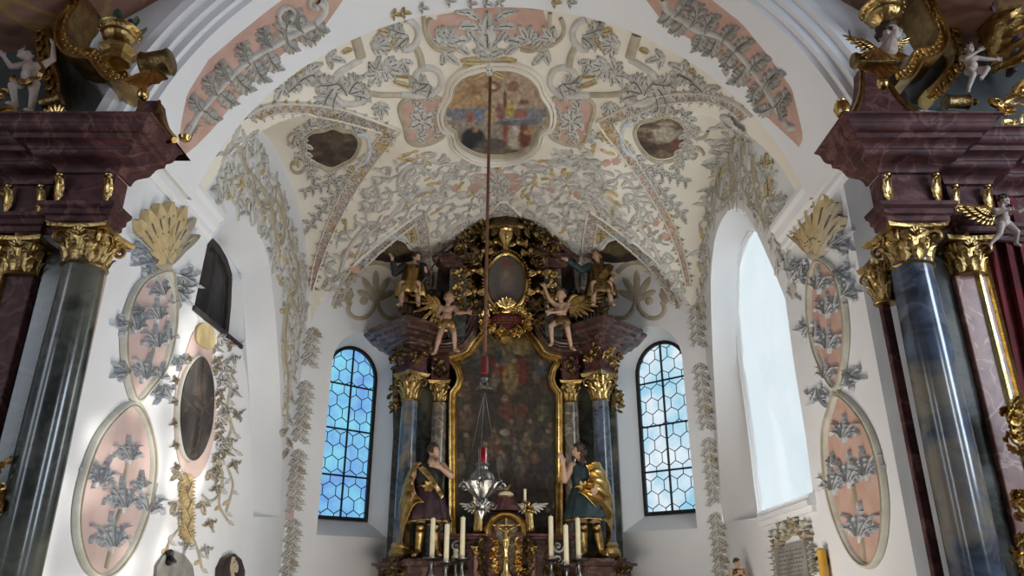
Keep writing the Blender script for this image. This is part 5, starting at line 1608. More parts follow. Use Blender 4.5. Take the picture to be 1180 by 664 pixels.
# ------------------------------------------------------------------ figures
class Fig:
    """posed figure: joints in units of the body height, feet at the origin, facing -Y, x to the right of the picture"""
    def __init__(s, name, label, cat, loc, H, rot=0, group=None):
        s.root = thing(name, label, cat, loc, group)
        s.M = xf(loc, rot, H); s.H = H
    def P(s, p): return s.M @ Vector(p)
    def body(s, J, adult=True, look=(0, -1, 0), mat_='skin', vox=.008, name='body', hands=True, k=1.0, fingers=None):
        mb = MB(); H = s.H; P = s.P
        def c(a, b, ra, rb): mb.cap(P(a), P(b), ra * H * k, rb * H * k)
        def e(p, r):
            mb.ell(P(p), [x * H for x in r], 0, s.M.to_3x3().normalized())
        hd = Vector(J['head']); nk = Vector(J['neck'])
        f = Vector(look).normalized(); up = (hd - nk).normalized(); up = (up - f * up.dot(f)).normalized(); sd = f.cross(up)
        q = 1.0 if adult else 1.62                       # head scale
        R3 = Matrix((sd, -f, up)).transposed()           # columns: side, back, up
        rot = (s.M.to_3x3().normalized() @ R3)
        def eh(o, r): mb.ell(P(hd + sd * o[0] * q + f * o[1] * q + up * o[2] * q), [x * H * q for x in r], 0, rot)
        eh((0, 0, .008), (.046, .055, .058)); eh((0, .012, -.028), (.034, .040, .040))
        eh((0, .052, -.008), (.009, .012, .018)); eh((0, .057, -.016), (.010, .009, .008))        # nose
        eh((0, .040, .014), (.032, .014, .010))                                                   # brow
        eh((0, .044, -.036), (.016, .010, .006)); eh((0, .043, -.045), (.014, .010, .006))        # lips
        eh((0, .036, -.060), (.016, .015, .013))                                                  # chin
        for g in (-1, 1):
            eh((g * .018, .043, .002), (.009, .007, .006)); eh((g * .026, .032, -.022), (.014, .014, .015)); eh((g * .047, -.004, -.006), (.007, .014, .018))
        t = 1 if adult else 1.35
        c(J['neck'], hd - up * .02, .030 * t, .030 * t)
        ch, pv = Vector(J['chest']), Vector(J['pelvis'])
        sh = [Vector(J['shL']), Vector(J['shR'])]; hp = [Vector(J['hipL']), Vector(J['hipR'])]
        c(ch, nk, .06 * t, .034 * t)
        for g in (0, 1):
            c(ch, sh[g], .062 * t, .040 * t); c(ch, pv.lerp(ch, .4), .072 * t, .066 * t); c(pv, hp[g], .066 * t, .062 * t)
        c(pv, pv.lerp(ch, .5), .074 * t, .064 * t)
        if not adult: e(pv.lerp(ch, .35) + Vector((0, -.045, 0)), (.085, .07, .09))
        for g in ('L', 'R'):
            a, b, h = J['sh' + g], J['el' + g], J['ha' + g]
            c(a, b, .039 * t, .029 * t); c(b, h, .031 * t, .019 * t)
            bb, hh = Vector(b), Vector(h); d = (hh - bb).normalized()
            if fingers and g in fingers: d = Vector(fingers[g]).normalized()
            u = d.orthogonal().normalized() if abs(d.z) > .95 else Vector((0, 0, 1)); u = (u - d * u.dot(d)).normalized(); w = d.cross(u)
            if adult:
                c(hh, hh + d * .035, .019, .021); c(hh + u * .012, hh + d * .038 + u * .016, .013, .011); c(hh - u * .012, hh + d * .038 - u * .016, .013, .011)
                for i in range(4):
                    o = u * (.021 - .014 * i); p0 = hh + d * .045 + o; l = (.030, .034, .032, .025)[i]
                    p1 = p0 + d * l * .9 + w * .006 + o * .25; p2 = p1 + d * l * .7 + w * .016
                    c(p0, p1, .0082, .0076); c(p1, p2, .0076, .0062)
                p0 = hh + d * .012 + u * .018; p1 = p0 + (d * .6 + u * .8) * .026; c(p0, p1, .0105, .009); c(p1, p1 + (d * .9 + u * .3) * .022, .009, .0072)
            else:
                c(hh, hh + d * .04, .028, .030)
                for i in range(4):
                    o = u * (.030 - .02 * i); p0 = hh + d * .055 + o; p1 = p0 + d * .03 + o * .3 + w * .005; c(p0, p1, .012, .0105); c(p1, p1 + d * .018 + w * .012, .0105, .009)
                p0 = hh + d * .02 + u * .026; c(p0, p0 + (d * .6 + u * .8) * .045, .014, .011)
            a, b, h = J['hip' + g], J['kn' + g], J['an' + g]
            c(a, b, .060 * t, .040 * t); c(b, h, .041 * t, .026 * t)
            bb = Vector(b).lerp(Vector(h), .3); e(bb + Vector((0, .012, 0)), (.032 * t, .034 * t, .07))
            to = Vector(J['to' + g]); c(h, to, .026 * t, .020 * t); c(Vector(h) + Vector((0, .015, -.012)), to, .024 * t, .018 * t)
            tw = Vector((1, 0, 0))
            for i in range(-1, 2): c(to + tw * .012 * i * t, to + tw * .014 * i * t + (to - Vector(h)).normalized() * .018, .011 * t, .008 * t)
        s.J = J; s.hf = (hd, f, up, sd, q)
        return remesh_build(mb, name, mat_, s.root, vox, 3)
    def hair(s, m='hair_brown', long=False, beard=False, curls=True, seed=1):
        hd, f, up, sd, q = s.hf; H = s.H; r = random.Random(seed)
        mb = MB()
        def e(o, rr): mb.ell(s.P(hd + sd * o[0] * q + f * o[1] * q + up * o[2] * q), rr * H * q, seg=8, ring=6)
        for _ in range(70):
            a = r.uniform(0, 2 * pi); z = r.uniform(-.2, 1)
            w = sqrt(max(0, 1 - z * z)); x, y = w * cos(a), w * sin(a)
            if y > .45 and z < .55: continue
            e((x * .047, y * .056, .012 + z * .06), r.uniform(.012, .018))
        if long:
            for g in (-1, 1):
                for i in range(12):
                    t = i / 11
                    for k_ in range(2): e((g * (.044 + .012 * sin(t * 9)) + r.uniform(-.006, .006), -.02 - .02 * t + r.uniform(-.012, .012), .01 - .13 * t), .017)
            for i in range(20): e((r.uniform(-.045, .045), -.05, .02 - .15 * r.random()), .02)
        if beard:
            for _ in range(24):
                a = r.uniform(-1, 1); e((a * .034, .030 + .016 * (1 - a * a), -.050 - .028 * r.random() * (1 - .5 * abs(a))), .012)
        return remesh_build(mb, 'hair', m, s.root, .006 * H / 1.0, 1)
    def cloth_tube(s, name, rings, m, folds=9, amp=.10, seg=48, thick=.008):
        """garment around the body: rings of (centre, rx, ry)"""
        mb = MB(); rows = []
        n = len(rings)
        for i, (c, rx, ry) in enumerate(rings):
            a = amp * (.25 + .75 * i / (n - 1)); row = []
            for j in range(seg):
                t = 2 * pi * j / seg
                g = 1 + a * sin(folds * t + .8 * sin(2 * t + i * .2)) + a * .5 * sin(folds * 1.7 * t + i * .35)
                row.append(s.P(Vector(c) + Vector((rx * g * cos(t), ry * g * sin(t), .012 * sin(3 * t) * (i == n - 1)))))
            rows.append(row)
        mb.grid(rows, 0, None, True)
        return mb.build(name, m, s.root, True, 60, thick=thick * s.H)
    def sheet(s, name, rows, m, wav=.02, fr=7, thick=.01, sub=5):
        """hanging cloth through rows of guide points"""
        mb = MB(); G = []
        cols = [spline([Vector(p) for p in r], sub) for r in rows]
        R_ = list(zip(*cols))
        fin_ = [spline(list(c), sub) for c in R_]
        out = []
        for i, r in enumerate(fin_):
            row = []
            for j, p in enumerate(r):
                t = i / (len(fin_) - 1)
                row.append(s.P(p + Vector((0, -wav * sin(fr * 2 * pi * t + j * .12), 0))))
            out.append(row)
        mb.grid(out)
        return mb.build(name, m, s.root, True, 60, thick=thick * s.H)
def wing(root, base, d, up, L, W, m, nrm=(0, -1, 0), n=9, name='wing'):
    mb = MB(); base = Vector(base); d = Vector(d).normalized(); up = Vector(up).normalized()
    for row, (ln, off) in enumerate(((1.0, 0), (.7, .35), (.42, .6))):
        for i in range(n):
            t = i / (n - 1)
            p = base + d * L * .55 * t * (1 - .15 * row) + up * W * .25 * (1 - t * .3) + Vector(nrm) * .012 * row
            dr = (d * (.35 + .75 * t) - up * (1.0 - .55 * t))
            mb.leaf(p, dr, nrm, W * ln * (.75 + .5 * t), W * .13, .12, 0, 1, 6)
    pts = [base + d * L * .6 * t + up * (W * .25 + W * .12 * sin(pi * t)) for t in (0, .25, .5, .75, 1)]
    mb.tube(pts, [W * .08, W * .1, W * .09, W * .07, W * .03], 8)
    return mb.build(name, m, root, True, 60, thick=.004)
STAND = dict(head=(0, -.012, .925), neck=(0, .005, .835), chest=(0, 0, .725), pelvis=(0, 0, .535), shL=(-.115, 0, .80), shR=(.115, 0, .80), hipL=(-.052, 0, .515), hipR=(.052, 0, .515),
             elL=(-.17, .02, .64), haL=(-.16, -.06, .50), elR=(.17, .02, .64), haR=(.16, -.06, .50), knL=(-.06, -.02, .285), anL=(-.07, .01, .05), toL=(-.095, -.075, .018), knR=(.06, -.02, .285), anR=(.065, .01, .05), toR=(.09, -.075, .018))
def pose(base, **k): d = dict(base); d.update(k); return d
PUTTO = dict(head=(0, -.01, .88), neck=(0, 0, .765), chest=(0, 0, .66), pelvis=(0, 0, .45), shL=(-.13, 0, .72), shR=(.13, 0, .72), hipL=(-.07, 0, .42), hipR=(.07, 0, .42),
             elL=(-.25, -.03, .62), haL=(-.33, -.1, .70), elR=(.25, -.03, .62), haR=(.33, -.1, .70), knL=(-.10, -.08, .24), anL=(-.10, .0, .06), toL=(-.12, -.09, .02), knR=(.10, -.08, .24), anR=(.10, 0, .06), toR=(.12, -.09, .02))

# ------------------------------------------------------------------ putti of the side altars
y = 5.15
b = PD(24, 126, y); H = .62
f = Fig('putto_figure', 'pale putto with raised arm and golden drape at the top of the left altar', 'statue', b, H, 0, 'putti of the side altars')
f.body(pose(PUTTO, head=(-.12, -.03, .88), neck=(-.06, 0, .77), chest=(-.03, 0, .66), elR=(.26, -.02, .80), haR=(.24, -.06, 1.0), elL=(-.20, -.12, .60), haL=(-.24, -.22, .66), knL=(-.08, -.16, .26), anL=(-.09, .0, .08), toL=(-.12, -.1, .03), knR=(.13, -.02, .22), anR=(.12, .02, .0), toR=(.13, -.08, -.06)), False, (-.8, -.6, .25), 'skin_pale', .006)
f.hair('hair_brown', seed=4)
f.sheet('drape', [[(.12, -.1, .70), (.2, -.12, .55), (.16, -.14, .42), (.02, -.17, .36)], [(.17, -.08, .70), (.26, -.1, .54), (.2, -.13, .36), (.02, -.17, .28)]], 'gold', .02, 3)
f.sheet('sash', [[(-.22, .02, .56), (-.18, -.12, .44), (-.02, -.16, .38), (.14, -.10, .36)], [(-.22, .02, .48), (-.18, -.12, .37), (-.02, -.16, .31), (.14, -.10, .30)]], 'gold', .02, 3)
b = PD(1127, 104, 5.15); H = .46
f = Fig('putto_figure', 'pale naked putto dangling its legs at the top of the right altar', 'statue', b, H, 0, 'putti of the side altars')
f.body(pose(PUTTO, head=(.02, -.03, .90), elL=(-.16, -.14, .60), haL=(.02, -.24, .68), elR=(.28, -.04, .66), haR=(.42, -.08, .62), knL=(-.11, -.14, .24), anL=(-.18, -.02, .02), toL=(-.22, -.06, -.07), knR=(.14, -.18, .34), anR=(.06, -.1, .2), toR=(.00, -.16, .16)), False, (.25, -.95, -.1), 'skin_pale', .0045)
f.hair('hair_brown', seed=5)
b = PD(1164, 282, 5.05); H = .40
f = Fig('putto_figure', 'small winged putto flying before the red curtain of the right altar', 'statue', b, H, 0, 'putti of the side altars')
f.body(pose(PUTTO, head=(.09, -.03, .93), neck=(.04, 0, .80), chest=(.02, 0, .69), elL=(-.18, -.1, .60), haL=(-.02, -.2, .62), elR=(.22, -.14, .62), haR=(.36, -.22, .66), knL=(-.12, .02, .24), anL=(-.28, .08, .08), toL=(-.34, .06, .0), knR=(.12, -.1, .22), anR=(.16, .06, .06), toR=(.18, .0, -.02)), False, (.9, -.4, .1), 'skin_pale', .004)
f.hair('hair_brown', seed=6)
wing(f.root, b + Vector((-.05, .02, .24)), (-.7, .1, .5), (0, 0, 1), .17, .17, 'gold_bright')
# gilt robed figure at the right edge
b = PD(1186, 96, 5.2)
f = Fig('robed_figure', 'gilded robed figure with red sleeve at the top right corner above the right altar', 'statue', b, 1.15)
f.body(pose(STAND, elL=(-.20, -.1, .62), haL=(-.26, -.2, .52), knL=(-.1, -.14, .30), anL=(-.12, 0, .1), toL=(-.14, -.08, .06)), True, (-.5, -.8, 0), 'cloth_purple', .010)
f.sheet('robe', [[(.02, -.16, .64), (-.02, -.2, .50), (.02, -.16, .36), (.06, -.1, .24)], [(-.10, -.16, .62), (-.12, -.22, .48), (-.08, -.18, .30), (-.02, -.12, .16)], [(-.20, -.10, .58), (-.22, -.14, .42), (-.18, -.10, .26), (-.12, -.06, .10)], [(-.22, .04, .56), (-.26, .02, .40), (-.24, .02, .24), (-.20, .04, .12)]], 'gold', .035, 7)
f.sheet('mantle', [[(.14, -.05, .80), (.1, -.14, .66), (.06, -.17, .52)], [(-.12, -.06, .80), (-.12, -.14, .68), (-.10, -.18, .56)]], 'gold', .02, 5)
# angel bust on the right pedestal
b = PD(1012, 74, 4.98)
root = thing('angel_bust', 'angel bust with turned pale head and gilded wings below the right altar vase', 'statue', b)
f = Fig.__new__(Fig); f.root = root; f.M = xf(b + Vector((.10, -.06, .20 - .92 * 1.05)), 0, 1.05); f.H = 1.05
J = pose(STAND)
mb = MB(); Pq = f.P
hd = Vector((0, -.012, .96)); lk = Vector((.75, -.6, .1)).normalized(); up = Vector((-.05, .0, 1)); up = (up - lk * up.dot(lk)).normalized(); sd = lk.cross(up); q = 1.45
f.hf = (hd, lk, up, sd, q); R3 = Matrix((sd, -lk, up)).transposed()
def eh(o, r): mb.ell(Pq(hd + sd * o[0] * q + lk * o[1] * q + up * o[2] * q), [x * 1.05 * q for x in r], 0, R3)
eh((0, 0, .008), (.046, .055, .058)); eh((0, .012, -.028), (.036, .042, .040)); eh((0, .053, -.008), (.009, .012, .018)); eh((0, .058, -.016), (.010, .009, .008)); eh((0, .040, .014), (.032, .014, .010)); eh((0, .044, -.036), (.016, .010, .006)); eh((0, .043, -.045), (.014, .010, .006)); eh((0, .036, -.060), (.016, .015, .013))
for g in (-1, 1): eh((g * .018, .043, .002), (.009, .007, .006)); eh((g * .026, .032, -.022), (.014, .014, .015)); eh((g * .047, -.004, -.006), (.007, .014, .018))
mb.cap(Pq(hd - up * .06), Pq(hd + Vector((-.02, .02, -.13))), .046, .075)
remesh_build(mb, 'head', 'skin_pale', root, .006, 3)
f.hair('hair_brown', seed=8)
c = b + Vector((0.0, -.03, .10))
wing(root, c + Vector((-.02, 0, 0)), (-1, 0, .9), (.2, 0, 1), .26, .13, 'gold_bright', n=7)
wing(root, c + Vector((.08, 0, .0)), (1, 0, .9), (-.2, 0, 1), .22, .12, 'gold_bright', n=7)
mb = MB()
for k in range(7): mb.leaf(c + Vector((.02 + (k - 3) * .03, -.03, .02 - .012 * abs(k - 3))), ((k - 3) * .3, -.1, -1), (0, -1, .3), .22 - .02 * abs(k - 3), .05, .5, 0, 4)
mb.build('breast_leaves', 'gold_bright', root)
# ------------------------------------------------------------------ high altar
XA = -.115
ra = random.Random(77)
altar = thing('high_altar', 'tall dark marble high altar with gilded columns and framed painting in the apse', 'altar', (XA, 12.5, 0))
def zv(v, y): return PD(583, v, y).z
def sx(s, d): return XA + s * d
# lower pedestals and core
mb = MB()
mb.box((XA, 12.9, zv(648, 12.9) / 2), (4.0, .7, zv(648, 12.9)))
mb.build('altar_base', 'brown_marble', altar, False)
# retable board
mb = MB()
pts = [(455, 646), (452, 420), (470, 396), (492, 374), (583, 372)]
pl = [PD(u, v, 12.95) for u, v in pts] + [PD(1166 - u, v, 12.95) for u, v in reversed(pts[:-1])]
mb.prism(pl, (0, .12, 0)); recalc(mb.build('retable_board', 'altar_dark', altar, False))
cornice = [(0, 0), (.02, .0), (.03, .03), (.06, .05), (.07, .09), (.14, .12), (.16, .15), (.22, .17), (.24, .22), (.30, .24), (.33, .28), (.33, .31), (0, .32)]
cor2 = [(0, 0), (.04, .01), (.05, .04), (.10, .06), (.12, .10), (.18, .11), (.18, .15), (0, .16)]
def diamond(s, d, y, h):                       # block set cornerwise, front corner to the viewer
    return [(sx(s, d - h), y + h * .0 + .45), (sx(s, d - h), y), (sx(s, d), y - h), (sx(s, d + h), y), (sx(s, d + h), y + .7)]
mb = MB()
pts = [(504, 402), (502, 340), (506, 300), (528, 286), (545, 268), (583, 258)]
low_ = [(518, 402), (534, 396), (545, 382), (553, 366), (562, 356)]
pl = [PD(u, v, 12.3) for u, v in pts] + [PD(1166 - u, v, 12.3) for u, v in reversed(pts[:-1])] + [PD(1166 - u, v, 12.3) for u, v in low_] + [PD(u, v, 12.3) for u, v in reversed(low_)]
mb.prism(pl, (0, .12, 0)); recalc(mb.build('upper_board', 'altar_dark', altar, False))
def ring(name, s, path, prof, z, m, cap_=True):
    mb = MB()
    P = [Vector((a, b, z)) for a, b in path]
    mb.sweep(P, [(a * s, b) for a, b in prof], (0, 0, 1), (0, 0, 1))
    if cap_:
        mb.add([p + Vector((0, 0, prof[-1][1])) for p in P], [tuple(range(len(P)))]); mb.add([p + Vector((0, 0, prof[0][1])) for p in P], [tuple(range(len(P)))])
    o = mb.build(name, m, altar, False); recalc(o); return o
D1, Y1 = 1.585, 12.15
D2, Y2 = 1.12, 12.45
for s in (-1, 1):
    nm = 'left' if s < 0 else 'right'
    # outer column
    zb, zt = zv(628, Y1), zv(462, Y1); r = .155
    ring('column_pedestal', s, diamond(s, D1, Y1, .30), [(0, 0), (0, zb - .42)], 0, 'brown_marble')
    ring('pedestal_cornice', s, diamond(s, D1, Y1, .27), cor2, zb - .42, 'brown_marble')
    mb = MB(); mb.lathe([(.30, zb - .27), (.30, zb - .2), (.24, zb - .18)], (sx(s, D1), Y1, 0), 4); mb.build('column_plinth', 'red_marble', altar, False)
    mb = MB(); mb.lathe([(r * 1.3, zb - .18), (r * 1.42, zb - .13), (r * 1.28, zb - .08), (r * 1.15, zb - .05), (r * 1.22, zb - .01), (r * 1.05, zb + .03)], (sx(s, D1), Y1, 0), 24); mb.build('column_base', 'gold', altar)
    mb = MB(); mb.lathe([(r, zb), (r, zb + .9), (r * .88, zt)], (sx(s, D1), Y1, 0), 32); mb.build('column_shaft', 'blue_marble', altar)
    capital('column_capital', (sx(s, D1), Y1, zt - .02), r * .95, zv(431, Y1) - zt + .02, altar, 'gold' if s < 0 else 'gold_bright', rot=pi / 4)
    z2 = zv(431, Y1); z3 = zv(402, Y1)
    ring('entablature_block', s, diamond(s, D1, Y1, .24), [(.03, 0), (.03, .05), (0, .06), (0, z3 - z2 - .06), (.05, z3 - z2)], z2, 'red_marble')
    mb = MB(); rfoliage(mb, (sx(s, D1 - .1), Y1 - .22, (z2 + z3) / 2 + .04), (.16, (z3 - z2) * .38, .04), 40, .10, (-s * .5, -1, 0), ra); rfoliage(mb, (sx(s, D1 + .14), Y1 - .18, (z2 + z3) / 2 + .04), (.14, (z3 - z2) * .38, .04), 36, .10, (s * .8, -1, 0), ra)
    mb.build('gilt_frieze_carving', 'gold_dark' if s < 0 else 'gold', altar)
    ring('main_cornice', s, [(sx(s, D1 - .62), 12.8), (sx(s, D1 - .62), 12.62), (sx(s, D1 - .30), 12.34), (sx(s, D1 - .30), Y1), (sx(s, D1), Y1 - .30), (sx(s, D1 + .36), Y1 + .06), (sx(s, D1 + .36), Y1 + .2), (sx(s, D1 + .46), Y1 + .3), (sx(s, D1 + .42), 12.9)], [(a * 1.25, b) for a, b in cornice], z3, 'brown_marble')
    # pierced leaf fringe on the outer flank
    mb = MB(); 
    for k in range(6): rfoliage(mb, (sx(s, D1 + .25 + .03 * sin(k * 1.7)), Y1 + .12, zv(400 + 13 * k, Y1)), (.09, .13, .04), 18, .12, (s * .4, -1, 0), ra)
    mb.tube([(sx(s, D1 + .22), Y1 + .16, zv(396, Y1)), (sx(s, D1 + .26), Y1 + .16, zv(430, Y1)), (sx(s, D1 + .22), Y1 + .16, zv(468, Y1))], .05)
    mb.build('gilt_flank_carving', 'gold_dark', altar)
    # pilaster strip between the columns and inner column
    mb = MB(); mb.box((sx(s, D1 + .20), Y1 + .42, (zv(648, Y1) + zv(431, Y1)) / 2), (.2, .2, zv(431, Y1) - zv(648, Y1))); mb.box((sx(s, (D1 + D2) / 2), 12.72, (zv(648, 12.7) + zv(405, 12.7)) / 2), (.30, .2, zv(405, 12.7) - zv(648, 12.7)))
    mb.build('pilaster', 'green_marble', altar, False, bevel=.01)
    zb, zt = zv(646, Y2), zv(464, Y2); r = .14
    mb = MB(); mb.lathe([(r * 1.3, zb - .1), (r * 1.3, zb), (r, zb + .05), (r, zb + .9), (r * .9, zt)], (sx(s, D2), Y2, 0), 28); mb.build('column_shaft', 'ochre_marble', altar)
    capital('column_capital', (sx(s, D2), Y2, zt - .02), r * .9, zv(441, Y2) - zt + .02, altar, 'gold', rot=0)
    z2, z3 = zv(441, Y2), zv(412, Y2)
    mb = MB(); mb.box((sx(s, D2), Y2 + .02, (z2 + z3) / 2), (.30, .32, z3 - z2)); o = mb.build('entablature_block', 'red_marble', altar, False, bevel=.012)
    mb = MB(); rfoliage(mb, (sx(s, D2), Y2 - .15, (z2 + z3) / 2), (.13, (z3 - z2) * .42, .04), 34, .10, (0, -1, 0), ra); mb.build('gilt_frieze_carving', 'gold_dark', altar)
    ring('inner_cornice', s, [(sx(s, D2 - .22), 12.8), (sx(s, D2 - .22), Y2 - .18), (sx(s, D2 + .2), Y2 - .18), (sx(s, D2 + .2), 12.8)], [(0, 0), (.03, .01), (.05, .05), (.09, .06), (.11, .10), (.14, .11), (.14, .14), (0, .15)], z3, 'brown_marble')
    # swept pediment moulding round the top of the frame
    mp = lambda u: u if s < 0 else 1166 - u
    path = [PD(mp(u), v, 12.12) for u, v in ((500, 397), (515, 398), (528, 394), (537, 382), (544, 366), (552, 351), (564, 342))]
    PP = spline(path, 5)
    pr = [(-.15, .2), (-.15, -.1), (-.11, -.14), (-.09, -.08), (-.05, -.10), (-.02, -.05), (.02, -.08), (.05, -.03), (.08, -.06), (.12, 0), (.13, .2)]
    mb = MB(); mb.sweep(PP, [(a * (1 if s < 0 else -1), b) for a, b in pr], (0, 1, 0), (0, 1, 0)); o = mb.build('pediment_moulding', 'brown_marble', altar, True, 30); recalc(o)
    # plinth, scroll bracket and cloud above the outer column
    zc_ = zv(374, Y1)
    c = (sx(s, D1 - .12), Y1 + .2)
    mb = MB(); mb.lathe([(.42, -.06), (.42, .02), (.36, .05), (.33, .30), (.40, .36), (.30, .40)], (c[0], c[1], zc_), 4, 0); mb.build('figure_plinth', 'brown_marble', altar, False)
    mb = MB()
    for dx, rr_ in ((-.18, .16), (.2, .14), (0, .12)):
        spiral3(mb, (c[0] + dx, c[1] - .28, zc_ + .42 + .05 * (dx == 0)), (0, 1, 0), (0, 0, 1), rr_, 1.4, .055, 0, 1 if dx > 0 else -1, pi / 2)
    for k in range(5): mb.tube([(c[0] + (k - 2) * .06, c[1] - .33, zc_ + .04), (c[0] + (k - 2) * .06, c[1] - .36, zc_ + .2), (c[0] + (k - 2) * .05, c[1] - .30, zc_ + .36)], .03)
    mb.build('scroll_bracket', 'brown_marble', altar)
    mb = MB(); rfoliage(mb, (c[0] + s * .2, c[1] - .30, zc_ + .12), (.12, .16, .05), 30, .12, (s * .4, -1, 0), ra); mb.build('gilt_bracket_carving', 'gold_dark', altar)
    mb = MB()
    for _ in range(24): mb.ell((c[0] + ra.uniform(-.32, .32), c[1] + ra.uniform(-.2, .2), zc_ + .50 + ra.uniform(-.05, .10)), ra.uniform(.08, .15), seg=10, ring=7)
    remesh_build(mb, 'carved_cloud', 'altar_dark', altar, .02, 3)
    # broken pediment of the upper storey: arched cap and moulded block
    zz = lambda v: zv(v, 11.98)
    u0 = 512
    mb = MB(); path = [PD(mp(u), v, 11.85) for u, v in ((500, 300), (512, 292), (524, 282), (536, 280), (546, 288))]
    pr = [(-.07, .2), (-.07, -.12), (-.03, -.16), (.0, -.1), (.05, -.08), (.08, .2)]
    mb.sweep(spline(path, 5), [(a * (1 if s < 0 else -1), b) for a, b in pr], (0, 1, 0), (0, 1, 0)); o = mb.build('upper_pediment', 'brown_marble', altar, True, 30); recalc(o)
    ring('upper_entablature', s, [(sx(s, .60), 12.3), (sx(s, .60), 11.82), (sx(s, 1.05), 11.82), (sx(s, 1.05), 12.3)], [(0, 0), (.03, .02), (.03, .06), (.08, .08), (.10, .14), (.16, .16), (.16, .2), (0, .2)], zz(312), 'brown_marble')
    mb = MB(); mb.box((sx(s, .82), 11.98, (zz(312) + zz(390)) / 2), (.30, .22, zz(312) - zz(390))); mb.build('upper_pilaster', 'green_marble', altar, False, bevel=.012)
    for k in range(4):
        mb = MB(); rfoliage(mb, (sx(s, .80), 11.84, zz(322 + 13 * k)), (.12, .10, .04), 20, .10, (0, -1, 0), ra); mb.ell((sx(s, .80), 11.80, zz(322 + 13 * k)), .04); mb.build('gilt_pendant_carving', 'gold', altar)
# painting and frame
half = [(640, 657), (644, 640), (644, 540), (644, 464), (643.5, 454), (637.6, 446), (635, 437), (637.6, 426), (645, 415), (634.5, 413), (625, 407.5), (617, 395), (609, 385), (600, 378), (583, 374)]
outl = half + [(1166 - u, v) for u, v in reversed(half[:-1])]
FR = [PD(u, v, 12.40) for u, v in outl]
pr = [(-.075, .06), (-.075, -.03), (-.055, -.06), (-.03, -.05), (-.01, -.015), (.01, -.02), (.03, -.045), (.05, -.045), (.065, -.02), (.075, .06)]
mb = MB(); mb.sweep(FR, pr, (0, 1, 0), (0, 1, 0), closed=True); o = mb.build('gilt_frame', 'gold_bright', altar, True, 30); recalc(o)
blobs = [  # (u, v, ru, rv, colour, strength)
 (585, 395, 34, 16, (112, 98, 66), .8), (598, 400, 14, 9, (150, 132, 88), .7), (575, 420, 9, 14, (104, 42, 40), .9), (600, 428, 9, 16, (108, 44, 40), .8), (588, 436, 9, 17, (146, 122, 56), .9), (590, 416, 3.5, 4, (150, 120, 98), .9), (577, 404, 4, 4, (138, 112, 92), .8),
 (577, 412, 7, 9, (48, 66, 62), .8), (608, 410, 6, 7, (98, 82, 64), .7), (622, 420, 8, 10, (84, 78, 66), .6), (552, 410, 8, 16, (60, 64, 60), .7), (561, 402, 5, 5, (120, 98, 78), .6), (540, 440, 8, 14, (70, 60, 52), .7), (618, 434, 4, 8, (108, 90, 74), .7), (626, 446, 6, 8, (80, 62, 50), .7),
 (582, 460, 4, 5, (150, 118, 96), .9), (583, 474, 8, 12, (96, 62, 48), .9), (600, 474, 8, 9, (104, 60, 46), .8), (598, 486, 4, 12, (88, 76, 66), .7), (538, 470, 4, 5, (132, 104, 84), .8), (540, 484, 7, 14, (98, 74, 60), .7), (556, 478, 7, 14, (70, 68, 66), .7), (548, 520, 10, 30, (62, 54, 46), .7),
 (625, 474, 7, 9, (78, 82, 54), .8), (622, 483, 3, 3, (116, 116, 70), .8), (582, 499, 6, 4, (150, 142, 126), .9), (584, 508, 13, 4, (104, 92, 78), .7), (606, 510, 8, 4, (98, 84, 70), .7), (626, 497, 8, 5, (50, 52, 56), .8), (616, 528, 6, 6, (116, 90, 74), .8), (622, 514, 8, 3, (98, 78, 62), .7),
 (630, 540, 9, 16, (54, 56, 60), .7), (604, 536, 6, 9, (88, 70, 58), .8), (598, 552, 8, 10, (92, 60, 46), .7), (618, 556, 8, 12, (72, 58, 50), .6), (634, 556, 5, 10, (92, 74, 60), .5), (560, 540, 14, 30, (50, 44, 40), .6), (585, 580, 40, 40, (64, 56, 46), .5), (540, 600, 12, 34, (40, 36, 32), .6), (628, 600, 14, 34, (46, 40, 36), .6),
 (566, 446, 5, 6, (92, 74, 62), .6), (604, 452, 8, 5, (72, 66, 60), .6), (556, 450, 6, 8, (96, 76, 60), .5), (612, 492, 5, 8, (74, 66, 62), .6), (570, 520, 6, 8, (86, 70, 58), .5)]
rp_ = random.Random(19)
for _ in range(46):                      # crowd of small dim robed figures with faces
    bu, bv_ = rp_.uniform(528, 640), rp_.uniform(400, 640)
    cc = rp_.choice([(104, 84, 66), (84, 88, 84), (112, 76, 60), (92, 84, 58), (74, 80, 86), (120, 104, 84)])
    blobs.append((bu, bv_, rp_.uniform(3, 7), rp_.uniform(6, 13), cc, rp_.uniform(.4, .75)))
    blobs.append((bu + rp_.uniform(-2, 2), bv_ - rp_.uniform(9, 13), 2.6, 2.9, (142, 114, 92), .75))
V = []; C = []; F_ = []
nu, nv_ = 84, 170
for j in range(nv_ + 1):
    for i in range(nu + 1):
        u = 518 + 130 * i / nu; v = 372 + 286 * j / nv_
        V.append(PD(u, v, 12.44)); r_, g_, b_ = 60, 54, 46
        for (bu, bv_, ru, rv, cc, st) in blobs:
            w = 1 + .35 * noise.noise(Vector((u * .12, v * .12, bu)))
            d = (((u - bu) / ru) ** 2 + ((v - bv_) / rv) ** 2) * w
            if d < 1.4:
                k = st * max(0, min(1, (1.25 - d) / .5)); r_ += (cc[0] - r_) * k; g_ += (cc[1] - g_) * k; b_ += (cc[2] - b_) * k
        t = .9 + .35 * noise.noise(Vector((u * .22, v * .22, 1))) + .2 * noise.noise(Vector((u * .6, v * .6, 5)))
        C.extend(srgb(max(0, min(255, r_ * t)), max(0, min(255, g_ * t)), max(0, min(255, b_ * t))))
